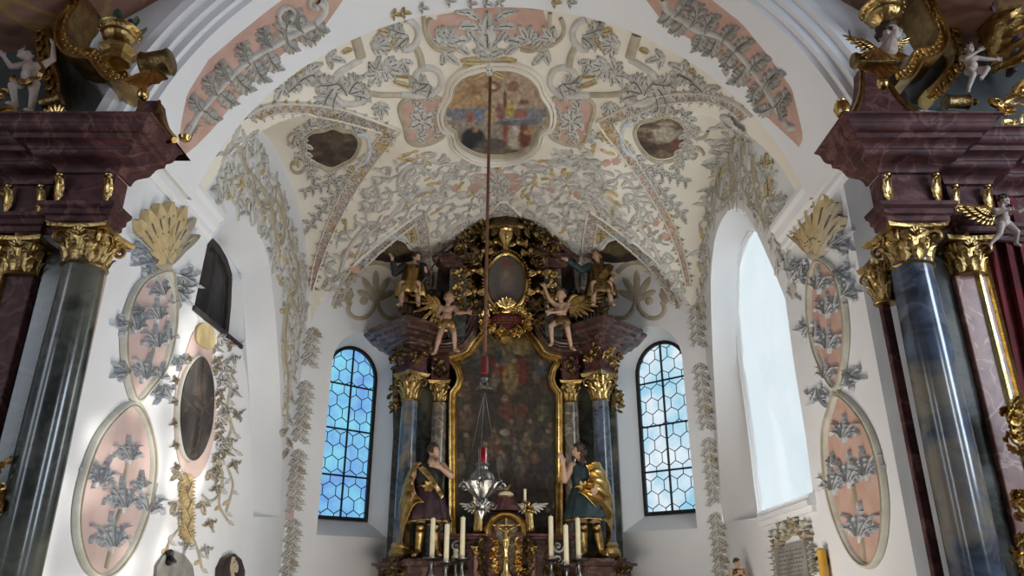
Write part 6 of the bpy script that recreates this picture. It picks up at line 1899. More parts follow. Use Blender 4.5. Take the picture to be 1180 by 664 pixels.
for j in range(nv_):
    for i in range(nu):
        a = j * (nu + 1) + i
        if inpoly(518 + 130 * (i + .5) / nu, 372 + 286 * (j + .5) / nv_, outl): F_.append((a, a + 1, a + nu + 2, a + nu + 1))
me = bpy.data.meshes.new('altar_painting')
og = ORG[altar]
me.from_pydata([tuple(p - og) for p in V], [], F_); me.materials.append(MATS['oil_paint'])
at = me.color_attributes.new('Col', 'FLOAT_COLOR', 'POINT'); at.data.foreach_set('color', C)
o = bpy.data.objects.new('altar_painting', me); COL.objects.link(o); o.parent = altar; ORG[o] = og
tag(o, 'dark oil painting of robed figures')
# upper oval picture with glory
yo = 11.98; oc = (583.5, 326)
def ovp(rx, ry, y, n=48): return [PD(oc[0] + rx * cos(2 * pi * k / n), oc[1] + ry * sin(2 * pi * k / n), y) for k in range(n)]
O1 = ovp(24, 34, yo)
mb = MB(); mb.sweep(O1, [(-.05, .05), (-.05, -.03), (-.02, -.06), (.02, -.05), (.045, -.02), (.05, .05)], (0, 1, 0), (0, 1, 0), closed=True); o = mb.build('oval_frame', 'gold_bright', altar, True, 40); recalc(o)
mb = MB()
for p in ovp(27.5, 38, yo - .03, 56): mb.ell(p, .026, seg=6, ring=5)
mb.build('frame_beading', 'gold', o)
V = []; C = []; F_ = []
n = 40
for j in range(13):
    for i in range(n):
        f_ = j / 12; u = oc[0] + 23 * f_ * cos(2 * pi * i / n); v = oc[1] + 33 * f_ * sin(2 * pi * i / n)
        V.append(PD(u, v, yo + .02) - og); c_ = [92, 86, 80]
        for (bu, bv_, ru, rv, cc) in ((583, 305, 6, 6, (132, 70, 62)), (583, 322, 8, 16, (112, 98, 88)), (572, 330, 4, 18, (84, 76, 78)), (596, 330, 4, 18, (84, 76, 78)), (583, 345, 14, 6, (72, 60, 62)), (583, 316, 4, 4, (140, 118, 96))):
            d = ((u - bu) / ru) ** 2 + ((v - bv_) / rv) ** 2; k = max(0, min(1, 1.3 - d)) * .8
            c_ = [a + (b_ - a) * k for a, b_ in zip(c_, cc)]
        C.extend(srgb(*c_))
for j in range(12):
    for i in range(n): F_.append((j * n + i, j * n + (i + 1) % n, (j + 1) * n + (i + 1) % n, (j + 1) * n + i))
me = bpy.data.meshes.new('oval_painting'); me.from_pydata([tuple(p) for p in V], [], F_); me.materials.append(MATS['oil_paint'])
at = me.color_attributes.new('Col', 'FLOAT_COLOR', 'POINT'); at.data.foreach_set('color', C)
o = bpy.data.objects.new('oval_painting', me); COL.objects.link(o); o.parent = altar; ORG[o] = og
# glory of rays, clouds and leafwork
mb = MB(); cO = PD(oc[0], oc[1], yo + .12)
for k in range(60):
    a = 2 * pi * k / 60
    if -2.2 < ((a + pi / 2 + pi) % (2 * pi) - pi) < -99: continue
    l = .98 if k % 2 else .8
    e = Vector((cos(a), 0, sin(a))); q = Vector((-sin(a), 0, cos(a)))
    p0 = cO + e * .45; p1 = cO + Vector((e.x * l, 0, e.z * l * 1.05))
    mb.add([p0 + q * .02, p0 - q * .02, p1 - q * .045, p1 + q * .045, p0 - Vector((0, .05, 0)), p1 - Vector((0, .05, 0))], [(0, 4, 5, 3), (1, 2, 5, 4), (0, 3, 2, 1), (3, 5, 2), (0, 1, 4)])
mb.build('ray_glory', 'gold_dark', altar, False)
for k in range(30):
    a = 2 * pi * k / 30 + ra.uniform(-.08, .08); rr_ = ra.uniform(.62, .92)
    c = cO + Vector((cos(a) * rr_ * .92, -.14, sin(a) * rr_ * 1.05))
    if sin(a) < -.8: continue
    mb = MB(); rfoliage(mb, c, (.12, .12, .06), 16, .13, (cos(a) * .3, -1, sin(a) * .2), ra, 0, .7)
    if k % 3 == 0: spiral3(mb, c + Vector((0, -.06, 0)), (0, 1, 0), (0, 0, 1), .09, 1.2, .024, 0, 1 if k % 2 else -1, a)
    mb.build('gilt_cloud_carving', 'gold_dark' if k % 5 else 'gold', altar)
for a, q_ in ((.75, 1), (.15, 1), (2.35, 1), (2.95, 1), (-.35, 1), (3.5, 1), (1.2, 1), (1.9, 1)):
    c = cO + Vector((cos(a) * .58, -.26, sin(a) * .72))
    mb = MB(); mb.ell(c, (.055, .05, .06)); mb.ell(c + Vector((0, -.05, -.01)), (.012, .015, .016))
    for g in (-1, 1):
        mb.ell(c + Vector((g * .03, -.035, -.015)), .02); mb.ell(c + Vector((g * .055, 0, 0)), (.01, .015, .018))
    remesh_build(mb, 'cherub_head', 'gold' if q_ else 'skin', altar, .008, 2)
    mb = MB()
    for g in (-1, 1):
        for i in range(4): mb.leaf(c + Vector((g * .04, .01, -.02)), (g, 0, .5 - .35 * i), (0, -1, 0), .15, .028, .2, 0, 1, 5)
    mb.build('cherub_wings', 'gold', altar)
# crown canopy on top
cc = PD(583, 268, 11.85)
mb = MB(); mb.lathe([(.50, -.04), (.54, 0), (.52, .05), (.40, .10), (.34, .20), (.22, .28), (.10, .32), (.03, .36)], cc, 32, 0, None, (1, .55), (12, .04)); mb.build('crown_canopy', 'gold_dark', altar)
for k in range(9):
    a = pi + pi * k / 8
    mb = MB(); p = cc + Vector((.52 * cos(a), .28 * sin(a), -.02)); mb.leaf(p, (cos(a) * .2, sin(a) * .2, -1), (cos(a), sin(a), 0), .24, .08, .25, 0, 3); mb.ell(p + Vector((0, 0, -.25)), .025); mb.build('canopy_tassel', 'gold_dark' if k % 2 else 'gold', altar)
mb = MB(); mb.lathe([(.10, -.26), (.07, -.22), (.06, -.14), (.12, -.04), (.15, .04), (.13, .10), (.16, .13), (.10, .15)], PD(583, 274, 11.62), 18, 0, None, (1, .8), (8, .05)); mb.build('crown_vase', 'gold_bright', altar)
for s in (-1, 1):
    for (u, v, w) in ((540, 272, .18), (556, 262, .14), (530, 290, .16), (546, 300, .14), (604, 0, 0)):
        if not w: continue
        uu = u if s < 0 else 1166 - u
        mb = MB(); rfoliage(mb, PD(uu, v, 11.75), (w, w, .06), 26, .16, (s * .3, -1, .1), ra, 0, .8); spiral3(mb, PD(uu, v, 11.68), (0, 1, 0), (0, 0, 1), w * .7, 1.3, .03, 0, s, 1); mb.build('gilt_canopy_carving', 'gold_dark', altar)
# red inscription cartouche
c0 = PD(583.5, 370, 11.95)
mb = MB(); mb.ell(c0, (.29, .05, .15), 0, None, 28, 10); mb.build('red_cartouche', 'velvet', altar)
mb = MB(); lt = random.Random(4)
for row in range(3):
    for k in range(14):
        x_ = -.19 + .38 * k / 13
        if lt.random() < .2 or abs(x_) > .20 - .03 * abs(row - 1): continue
        mb.box(c0 + Vector((x_, -.052 + .5 * x_ * x_ * .5, .045 - .045 * row)), (.014 + .006 * lt.random(), .006, .02))
mb.build('gilt_inscription', 'gold', altar, False)
for k in range(20):
    a = 2 * pi * k / 20; p = c0 + Vector((.38 * cos(a), .0, .23 * sin(a)))
    mb = MB(); rfoliage(mb, p, (.10, .09, .04), 12, .11, (cos(a) * .3, -1, sin(a) * .3), ra, 0, .6)
    if k % 2: spiral3(mb, p + Vector((0, -.04, 0)), (0, 1, 0), (0, 0, 1), .07, 1.2, .02, 0, 1 if cos(a) > 0 else -1, a)
    mb.build('gilt_cartouche_carving', 'gold_bright', altar)
mb = MB()
for k in range(7): mb.leaf(PD(583.5, 354, 11.88), (.5 * (k - 3), -.2, 1.2 - .2 * abs(k - 3)), (0, -1, 0), .2, .04, .4, 0, 2)
for k in range(5): mb.leaf(PD(583.5, 388, 11.88), (.4 * (k - 2), -.2, -1), (0, -1, 0), .18, .05, .4, 0, 3)
mb.build('gilt_plume', 'gold_bright', altar)
# ------------------------------------------------------------------ tabernacle on the altar table
yt = 11.75
tab = thing('tabernacle', 'gilded arched tabernacle with a crucifix niche at the foot of the high altar', 'tabernacle', PD(583, 700, yt))
T = lambda u, v, dy=0: PD(u, v, yt + dy)
mb = MB()
for u0, u1, v0, v1, dy in ((512, 654, 622, 700, .16), (536, 632, 622, 700, .08)):
    a, b = T(u0, v0, dy), T(u1, v1, dy); mb.box(((a.x + b.x) / 2, yt + dy + .15, (a.z + b.z) / 2), (b.x - a.x, .3, a.z - b.z))
mb.build('tabernacle_body', 'brown_marble', tab, False, bevel=.01)
mb = MB(); a, b = T(508, 617), T(561, 617); za = T(583, 622).z
cp = [(-0.0, 0), (.03, .01), (.04, .04), (.08, .05), (.09, .08), (0, .085)]
for u0, u1 in ((506, 562), (604, 660)):
    p, q_ = T(u0, 620, -.02), T(u1, 620, -.02)
    mb.sweep([Vector((p.x, yt + .3, za)), Vector((p.x, yt, za)), Vector((q_.x, yt, za)), Vector((q_.x, yt + .3, za))], cp, (0, 0, 1), (0, 0, 1))
o = mb.build('tabernacle_cornice', 'red_marble', tab, False); recalc(o)
archp = [(563, 618), (563, 608), (568, 600), (575, 595), (583, 593.5), (591, 595), (598, 600), (603, 608), (603, 618)]
mb = MB(); mb.sweep(spline([T(u, v, -.05) for u, v in archp], 5), [(-.06, .15), (-.06, -.02), (-.03, -.05), (0, -.02), (.03, -.04), (.06, 0), (.06, .15)], (0, 1, 0), (0, 1, 0)); o = mb.build('gilt_arch', 'gold', tab, True, 40); recalc(o)
mb = MB()
for u0, u1 in ((565, 570), (596, 601)): mb.box(((T(u0, 640).x + T(u1, 640).x) / 2, yt - .02, T(583, 650).z), (.1, .12, .9))
mb.build('arch_jamb', 'red_marble', tab, False)
mb = MB(); P_ = [T(568, 664, .02), T(568, 610, .02), T(575, 600, .02), T(583, 598, .02), T(591, 600, .02), T(598, 610, .02), T(598, 664, .02)]; mb.add(P_, [tuple(range(7))]); mb.build('niche_back', 'ochre_marble', tab, False)
for u in (549, 613):
    mb = MB(); p = T(u, 664, -.02); zt = T(u, 640, -.02).z
    mb.lathe([(.06, -.4), (.055, 0), (.052, zt - p.z)], p, 16); o = mb.build('small_column', 'pink_marble', tab)
    capital('small_capital', (p.x, p.y, zt), .055, .12, tab, 'gold')
mb = MB(); mb.lathe([(.26, 0), (.24, .05), (.19, .10), (.17, .16), (.14, .2)], T(582, 589, .1), 24); mb.build('dome_base', 'red_marble', tab)
mb = MB(); mb.lathe([(.13, 0), (.15, .03), (.13, .05), (.13, .10), (.10, .13)], T(583, 580, .1), 24, 0, None, (1, .8), (14, .03)); mb.build('gilt_collar', 'gold', tab)
mb = MB(); mb.ell(T(583, 571, .1), (.13, .1, .07)); remesh_build(mb, 'white_cushion', 'white_cushion', tab, .02, 2)
mb = MB(); mb.ell(T(583, 563, .1), (.07, .05, .05)); mb.ell(T(587, 560, .08), (.035, .03, .035)); mb.tube([T(578, 566, .08), T(574, 560, .08)], .018); remesh_build(mb, 'gilt_lamb', 'gold_dark', tab, .01, 2)
for u, n in ((571, 1), (597, 1), (555, 0), (609, 0), (533, 0), (632, 0)):
    mb = MB()
    for v in (626, 634, 642, 650, 658): rfoliage(mb, T(u, v, -.08), (.05, .08, .03), 12, .09, (0, -1, 0), ra)
    mb.build('gilt_side_carving', 'gold_bright' if n else 'gold_dark', tab)
mb = MB(); b = T(524, 636, .1)
for v in (630, 645):
    for u in (526, 643):
        mb = MB(); spiral3(mb, T(u, v, .08), (0, 1, 0), (0, 0, 1), .09, 1.3, .02, 0, 1 if u < 583 else -1); mb.build('painted_scroll', 'pale_rim', tab)
# gilt crucifix in the niche
cr = thing('altar_crucifix', 'small golden crucifix figure standing in the arched niche of the tabernacle', 'crucifix', T(583, 664, -.12))
b = T(583, 668, -.12)
mb = MB(); mb.lathe([(.12, 0), (.10, .06), (.05, .12), (.03, .25), (.05, .30), (.025, .36)], b, 16, 0, None, (1, 1), (8, .08)); mb.build('crucifix_foot', 'gold_bright', cr)
f = Fig.__new__(Fig); f.root = cr; f.H = .52; f.M = xf(b + Vector((0, -.03, .28)), 0, .52)
f.body(pose(STAND, elL=(-.20, -.02, .84), haL=(-.32, -.02, .90), elR=(.20, -.02, .84), haR=(.32, -.02, .90), knL=(-.03, -.05, .28), knR=(.03, -.05, .28), anL=(-.02, 0, .06), anR=(.02, 0, .06), toL=(-.02, -.04, .0), toR=(.02, -.04, 0)), True, (0, -1, -.2), 'gold_bright', .006, 'corpus')
mb = MB(); mb.tube([b + Vector((0, .0, .2)), b + Vector((0, 0, .86))], .016); mb.tube([b + Vector((-.2, 0, .76)), b + Vector((.2, 0, .76))], .016)
rfoliage(mb, b + Vector((0, .0, .45)), (.09, .2, .02), 26, .07, (0, -1, 0), ra); mb.build('cross', 'gold', cr)
# ------------------------------------------------------------------ statues of the high altar
def seat_at(u, v, y): return PD(u, v, y)
y = 11.72
mpx = mpp(490, 580, y)
H = (PD(493, 512, y) - PD(493, 643, y)).z
zf = zv(641, y)
for s in (-1, 1):
    mb = MB(); c = PD(493 if s < 0 else 681, 644, y); mb.lathe([(.36, -.5), (.36, -.12), (.40, -.10), (.42, -.05), (.36, -.01), (.34, 0)], c, 8); mb.build('statue_plinth', 'brown_marble', altar, False)
b = PD(491, 643, y)
f = Fig('saint_statue', 'beardless saint statue in purple skirt and gold cape left of the altar painting', 'statue', b, H, 0, 'saint statues of the high altar')
f.body(pose(STAND, head=(.035, -.03, .925), neck=(.01, 0, .835), elR=(.205, -.06, .70), haR=(.10, -.13, .775), elL=(-.17, -.01, .66), haL=(-.13, -.12, .56), knL=(-.055, -.03, .285), knR=(.075, -.05, .285), anR=(.085, .0, .05), toR=(.125, -.08, .02)), True, (.85, -.5, .12), 'skin', .011, fingers={'R': (-.9, -.2, .35)})
f.hair('hair_brown', seed=11)
f.cloth_tube('tunic', [((.0, 0, .815), .075, .055), ((0, 0, .78), .125, .08), ((0, 0, .70), .12, .085), ((0, 0, .60), .105, .08)], 'cloth_dark', 5, .05)
f.cloth_tube('skirt', [((0, 0, .62), .108, .085), ((0, 0, .56), .13, .10), ((.0, -.01, .46), .155, .12), ((.005, -.015, .36), .18, .14), ((.005, -.015, .305), .19, .145)], 'cloth_purple', 11, .09)
f.cloth_tube('gilt_belt', [((0, 0, .625), .110, .088), ((0, 0, .60), .114, .091)], 'gold_bright', 5, .03)
mb = MB(); mb.ell(f.P((.01, -.12, .60)), (.045 * H, .02 * H, .045 * H)); [mb.leaf(f.P((.01, -.135, .60)), (cos(k * pi / 3), -.1, sin(k * pi / 3)), (0, -1, 0), .1, .03, .3) for k in range(6)]; mb.build('gilt_buckle', 'gold', f.root)
f.cloth_tube('gilt_hem', [((.005, -.015, .318), .193, .149), ((.005, -.015, .297), .197, .152)], 'gold', 11, .09)
f.sheet('cape', [[(-.07, -.06, .83), (-.14, -.09, .70), (-.11, -.15, .56), (-.02, -.16, .46)], [(-.14, -.02, .83), (-.20, -.06, .68), (-.20, -.12, .54), (-.12, -.15, .42)], [(-.15, .06, .82), (-.23, .05, .6), (-.26, .04, .38), (-.22, .0, .14)], [(-.05, .10, .82), (-.12, .13, .55), (-.16, .12, .30), (-.15, .08, .06)]], 'gold', .022, 5)
f.sheet('sash', [[(-.06, -.085, .79), (.02, -.105, .72), (.09, -.11, .62), (.15, -.12, .52)], [(-.10, -.085, .77), (-.02, -.11, .69), (.06, -.12, .59), (.13, -.13, .49)]], 'gold_bright', .008, 2)
for g in ('L', 'R'):
    mb = MB(); k_, a_, t_ = f.J['kn' + g], f.J['an' + g], f.J['to' + g]
    mb.cap(f.P(Vector(k_) + Vector((0, 0, -.03))), f.P(a_), .048 * H, .034 * H); mb.cap(f.P(a_), f.P(t_), .034 * H, .026 * H); mb.ell(f.P(Vector(k_) + Vector((0, -.02, -.03))), .045 * H)
    remesh_build(mb, 'boot', 'gold', f.root, .012, 2)
b = PD(677, 643, y)
f = Fig('saint_statue', 'bearded saint statue in teal tunic and gold cape right of the altar painting', 'statue', b, H, 0, 'saint statues of the high altar')
f.body(pose(STAND, head=(-.055, -.035, .925), neck=(-.015, 0, .835), chest=(0, 0, .725), elL=(-.19, -.08, .66), haL=(-.205, -.13, .80), elR=(.18, .0, .65), haR=(.10, -.13, .58), knL=(-.03, -.03, .285), anL=(-.03, .0, .05), toL=(-.07, -.08, .02), knR=(.09, -.04, .285), anR=(.12, .02, .05), toR=(.16, -.06, .02)), True, (-.92, -.38, .1), 'skin', .011, fingers={'L': (-.15, -.1, 1)})
f.hair('hair_brown', True, True, seed=12)
f.cloth_tube('tunic', [((0, 0, .815), .075, .055), ((0, 0, .78), .125, .08), ((0, 0, .70), .12, .085), ((0, 0, .60), .105, .08)], 'cloth_teal', 5, .05)
f.cloth_tube('skirt', [((0, 0, .62), .108, .085), ((0, 0, .56), .13, .10), ((0, -.01, .46), .155, .12), ((0, -.015, .37), .18, .14), ((0, -.015, .315), .19, .145)], 'cloth_teal', 11, .09)
f.cloth_tube('gilt_belt', [((0, 0, .625), .110, .088), ((0, 0, .60), .114, .091)], 'gold_bright', 5, .03)
mb = MB(); mb.ell(f.P((-.03, -.12, .60)), (.045 * H, .02 * H, .045 * H)); [mb.leaf(f.P((-.03, -.135, .60)), (cos(k * pi / 3), -.1, sin(k * pi / 3)), (0, -1, 0), .1, .03, .3) for k in range(6)]; mb.build('gilt_buckle', 'gold', f.root)
f.cloth_tube('gilt_hem', [((0, -.015, .328), .193, .149), ((0, -.015, .307), .197, .152)], 'gold', 11, .09)
f.sheet('cape', [[(.0, -.09, .80), (.03, -.12, .70), (-.02, -.15, .60), (-.08, -.14, .55)], [(.08, -.06, .83), (.13, -.10, .70), (.10, -.15, .56), (.0, -.15, .50)], [(.14, .0, .83), (.21, -.02, .66), (.24, -.04, .46), (.21, -.02, .24)], [(.06, .10, .82), (.14, .12, .55), (.19, .11, .30), (.17, .08, .08)]], 'gold_bright', .022, 5)
for g in ('L', 'R'):
    mb = MB(); k_, a_, t_ = f.J['kn' + g], f.J['an' + g], f.J['to' + g]
    mb.cap(f.P(Vector(k_) + Vector((0, 0, -.03))), f.P(a_), .048 * H, .034 * H); mb.cap(f.P(a_), f.P(t_), .034 * H, .026 * H); mb.ell(f.P(Vector(k_) + Vector((0, -.02, -.03))), .045 * H)
    remesh_build(mb, 'boot', 'gold', f.root, .012, 2)
# seated saints above the outer columns
SEAT = pose(STAND, knL=(-.09, -.20, .50), anL=(-.10, -.16, .26), toL=(-.12, -.24, .22), knR=(.09, -.20, .50), anR=(.10, -.16, .26), toR=(.12, -.24, .22))
y2 = 11.95; H2 = 1.45
b = PD(474, 352, y2); b.z -= .30 * H2
f = Fig('saint_statue', 'small seated saint in gold holding a staff above the left outer column', 'statue', b, H2, 0, 'saint statues of the high altar')
f.body(pose(SEAT, head=(.04, -.05, .90), neck=(.02, -.02, .82), elL=(-.21, -.04, .70), haL=(-.24, -.10, .84), elR=(.17, -.10, .66), haR=(.18, -.18, .66)), True, (.8, -.5, -.1), 'skin', .012)
f.hair('hair_brown', seed=13, beard=True)
f.cloth_tube('robe', [((0, 0, .80), .115, .075), ((0, 0, .70), .12, .09), ((0, -.03, .58), .14, .13), ((0, -.08, .48), .17, .17), ((0, -.10, .36), .18, .18)], 'gold', 9, .10)
for g in ('L', 'R'):
    mb = MB(); mb.cap(f.P(f.J['sh' + g]), f.P(f.J['el' + g]), .055 * H2, .046 * H2); mb.cap(f.P(f.J['el' + g]), f.P(Vector(f.J['el' + g]).lerp(Vector(f.J['ha' + g]), .8)), .045 * H2, .036 * H2)
    remesh_build(mb, 'sleeve', 'cloth_dark', f.root, .014, 2)
mb = MB(); mb.tube([PD(486, 326, 11.75), PD(505, 298, 11.78)], .018, 6); mb.lathe([(.02, 0), (.06, .06), (.05, .14), (.01, .2)], (0, 0, 0), 10, 0, Matrix.Translation(PD(504, 299, 11.78)) @ Matrix.Rotation(.6, 4, 'Y')); mb.build('staff', 'dark_wood', f.root)
b = PD(692, 352, y2); b.z -= .30 * H2
f = Fig('saint_statue', 'small seated long haired saint reaching towards the oval picture above the right outer column', 'statue', b, H2, 0, 'saint statues of the high altar')
f.body(pose(SEAT, head=(-.03, -.03, .93), elL=(-.22, -.08, .72), haL=(-.38, -.14, .82), elR=(.18, .0, .66), haR=(.14, -.14, .58)), True, (-.3, -.95, .1), 'skin', .012)
f.hair('gold_dark', True, seed=14)
f.cloth_tube('robe', [((0, 0, .81), .12, .075), ((0, 0, .70), .13, .095), ((0, -.03, .58), .14, .13), ((0, -.08, .48), .17, .17), ((0, -.10, .36), .18, .18)], 'gold_dark', 9, .10)
f.sheet('sash', [[(.12, -.05, .82), (.04, -.13, .70), (-.05, -.15, .58)], [(.18, -.03, .78), (.10, -.13, .64), (.0, -.16, .52)]], 'gold', .012, 3)
mb = MB(); mb.cap(f.P((-.115, 0, .80)), f.P((-.22, -.08, .72)), .055 * H2, .045 * H2); mb.cap(f.P((-.22, -.08, .72)), f.P((-.36, -.13, .81)), .045 * H2, .04 * H2); remesh_build(mb, 'sleeve', 'cloth_teal', f.root, .014, 2)
# angels sitting on the swept pediment
y3 = 11.8; H3 = 1.05
b = PD(514, 408, y3)
f = Fig('angel_statue', 'pale angel standing on the left pediment sweep with a tall golden wing', 'statue', b, H3, 0, 'angels on the pediment')
f.body(pose(PUTTO, head=(.02, -.02, .93), neck=(.0, 0, .83), chest=(-.01, 0, .72), pelvis=(0, 0, .52), shL=(-.11, 0, .78), shR=(.11, 0, .78), hipL=(-.06, 0, .50), hipR=(.06, 0, .50), elL=(-.16, -.04, .64), haL=(-.10, -.14, .56), elR=(.18, -.08, .66), haR=(.32, -.14, .64), knL=(-.10, -.10, .27), anL=(-.17, .0, .04), toL=(-.20, -.06, -.02), knR=(.13, -.14, .30), anR=(.14, -.04, .06), toR=(.20, -.08, .02)), False, (.3, -.9, .1), 'skin', .010, k=.8)
f.hair('gold_dark', seed=15)
f.cloth_tube('loincloth', [((0, 0, .58), .105, .085), ((0, -.02, .50), .135, .115), ((.0, -.04, .40), .15, .13)], 'gold', 7, .12)
wing(f.root, f.P((-.10, .08, .72)), (-.6, 0, .75), (-.2, 0, 1), .40, .46, 'gold_bright')
mb = MB(); mb.sweep(spline([PD(u, v, 12.15) for u, v in ((499, 335), (497, 350), (500, 368), (501, 386), (497, 404))], 5), [(-.05, .03), (-.05, -.03), (.05, -.03), (.05, .03)], (0, 1, 0), (0, 1, 0)); recalc(mb.build('golden_plume', 'gold', f.root))
b = PD(648, 404, y3)
f = Fig('angel_statue', 'pale angel on the right pediment sweep with raised arm and golden wing', 'statue', b, H3, 0, 'angels on the pediment')
f.body(pose(PUTTO, head=(.0, -.02, .93), neck=(.0, 0, .83), chest=(-.01, 0, .72), pelvis=(0, 0, .52), shL=(-.11, 0, .78), shR=(.11, 0, .78), hipL=(-.06, 0, .50), hipR=(.06, 0, .50), elL=(-.20, -.06, .86), haL=(-.26, -.08, 1.02), elR=(.05, -.10, .62), haR=(-.16, -.16, .58), knL=(-.18, -.14, .36), anL=(-.16, -.02, .12), toL=(-.20, -.08, .06), knR=(.08, -.16, .32), anR=(.14, -.04, .04), toR=(.18, -.10, -.02)), False, (-.3, -.9, .1), 'skin', .010, k=.8)
f.hair('hair_brown', seed=16)
f.cloth_tube('loincloth', [((0, 0, .58), .105, .085), ((0, -.02, .50), .135, .115), ((.0, -.04, .40), .15, .13)], 'gold_dark', 7, .12)
wing(f.root, f.P((.10, .08, .74)), (.75, 0, .5), (.1, 0, 1), .36, .44, 'gold')
f.sheet('drape', [[(.16, .04, .62), (.24, .04, .48), (.22, .04, .30)], [(.24, .08, .58), (.34, .08, .42), (.30, .08, .22)]], 'cloth_teal', .02, 3)
# small candle-bearing angels on the tabernacle
y4 = 11.8; H4 = .50
for k, (u, lbl) in enumerate(((610, 'small gilded angel holding a candle on the right of the tabernacle'), (551, 'small gilded angel half hidden by the silver lamp on the tabernacle'))):
    b = PD(u, 617, y4)
    f = Fig('angel_candle_holder', lbl, 'statue', b, H4, 0, 'candle bearing angels')
    g = 1 if k == 0 else -1
    f.body(pose(STAND, elL=(-.16, -.08, .68), haL=(-.12, -.14, .84), elR=(.14, -.08, .66), haR=(.02, -.15, .70)), True, (-.4 * g, -.9, 0), 'gold_bright', .007)
    f.cloth_tube('robe', [((0, 0, .80), .12, .075), ((0, 0, .66), .11, .09), ((0, 0, .5), .13, .11), ((.0, 0, .25), .15, .13), ((0, 0, .05), .16, .14)], 'gold', 7, .12)
    for q in (-1, 1): wing(f.root, f.P((.05 * q, .08, .74)), (q, 0, .55), (0, 0, 1), .20, .15, 'pale_rim', n=6)
    p = f.P((-.12, -.14, .90)); p = Vector((PD(605, 580, y4).x if k == 0 else p.x, p.y, p.z))
    mb = MB(); mb.lathe([(.012, -.10), (.015, 0), (.05, .03), (.055, .05), (.02, .055)], p, 12); mb.build('drip_pan', 'gold', f.root)
    mb = MB(); mb.lathe([(.022, .05), (.022, .22), (.006, .225)], p, 12); mb.build('candle', 'wax', f.root)
# ------------------------------------------------------------------ candlesticks
yc_ = 11.35
def candlestick(lbl, u, vt, vb, y, m='silver'):
    b = PD(u, vb, y); t = PD(u, vt, y); h = t.z - b.z
    root = thing('candlestick', lbl, 'candlestick', b - Vector((0, 0, .75)), 'candlesticks on the high altar')
    mb = MB(); mb.lathe([(.13, 0), (.13, .03), (.05, .09), (.03, .14)], b - Vector((0, 0, .75)), 16); mb.build('foot', m, root)
    mb = MB(); mb.lathe([(.03, .12), (.055, .18), (.03, .24), (.022, .4), (.05, .46), (.06, .52), (.03, .58), (.022, .66), (.045, .70), (.03, .73)], b - Vector((0, 0, .75)), 16); mb.build('stem', m, root)
    mb = MB(); mb.lathe([(.03, -.03), (.10, -.01), (.125, .015), (.13, .03), (.11, .03), (.04, .02)], b, 20); mb.build('drip_pan', m, root)
    mb = MB(); mb.lathe([(.036, .02), (.036, h - .01), (.028, h), (.004, h + .002)], b, 14); mb.tube([b + Vector((0, 0, h)), b + Vector((0.004, 0, h + .02))], .004, 5); mb.build('candle', 'wax', root)
    return root
for lbl, u, vt, vb, y in (('tall white candle before the leg of the purple saint', 497.5, 597, 645, 11.3), ('shorter white candle, second from the left on the altar', 514, 604, 650, 11.1), ('tall white candle left of the tabernacle, nearest to it', 532.5, 596, 646, 11.3),
                          ('short white candle set back behind the others left of the tabernacle', 525, 633, 648, 11.55),
                          ('tall white candle right of the tabernacle, nearest to it', 635.5, 595, 646, 11.3), ('shorter white candle, second from the right on the altar', 653, 605, 653, 11.1), ('tall white candle before the leg of the teal saint', 667, 597, 646, 11.3)):
    candlestick(lbl, u, vt, vb, y)
# altar table carrying them
at_ = thing('altar_table', 'low marble altar table with gilded carving under the candles', 'altar table', (XA, 11.4, 0))
mb = MB(); zt_ = PD(583, 650, 11.2).z - .75; mb.box((XA, 11.35, zt_ / 2), (3.0, 1.0, zt_ - .002)); mb.build('table_block', 'brown_marble', at_, False, bevel=.02)
# carved leaf swags along the pedestals left and right
for s in (-1, 1):
    for k, u in enumerate((452, 470, 488, 508, 522)):
        uu = u if s < 0 else 1166 - u
        mb = MB(); rfoliage(mb, PD(uu, 657, 11.72 if k else 11.8), (.14, .12, .05), 26, .12, (0, -1, .1), ra); mb.build('gilt_pedestal_carving', 'gold' if k % 2 else 'gold_dark', altar)
# ------------------------------------------------------------------ hanging lamp
yl = 9.0
top = cast(565, 88, BV_C)[0]
lamp = thing('hanging_lamp', 'silver sanctuary lamp with red glass hanging on a long brown rope', 'lamp', PD(555, 560, yl))
xl = PD(560, 450, yl).x
Pt = Vector((PD(558.5, 408, yl).x, yl, PD(558, 408, yl).z))
mb = MB(); mb.tube([Vector((top.x, top.y, top.z)), Vector((top.x * .5 + Pt.x * .5, (top.y + yl) / 2, (top.z + Pt.z) / 2)), Pt], .020, 8); mb.build('rope', 'rope', lamp)
mb = MB(); a = PD(558.5, 410, yl); b = PD(558.5, 432, yl); mb.lathe([(.02, 0), (.045, -.02), (.05, b.z - a.z + .02), (.03, b.z - a.z)], a, 14); mb.build('red_tassel', 'velvet', lamp)
mb = MB(); c = PD(558, 448, yl); mb.lathe([(.02, .14), (.05, .13), (.04, .10), (.06, .06), (.05, .04), (.09, .02), (.105, -.01), (.11, -.025), (.09, -.02), (.02, .0)], c, 24); mb.build('smoke_bell', 'silver', lamp)
body = PD(555, 590, yl)
k_ = mpp(555, 560, yl)
def lz(v): return PD(555, v, yl).z
mb = MB()
pf = [(.3, 600), (1.5, 598), (2.5, 595), (5, 592), (6, 589), (3.5, 586), (5, 583), (8, 580), (7, 577), (6, 575), (9, 572), (14, 567), (18, 562), (21, 558), (22, 556), (19, 555), (15, 554), (13, 551), (12, 547), (9, 544), (6, 541), (6, 538), (8, 536), (7, 534)]
rows = []
for r_, v in pf:
    rows.append([Vector((body.x + r_ * k_ * (1 + .06 * cos(12 * q * 2 * pi / 36)) * cos(2 * pi * q / 36), yl + r_ * k_ * (1 + .06 * cos(12 * q * 2 * pi / 36)) * sin(2 * pi * q / 36), lz(v))) for q in range(36)])
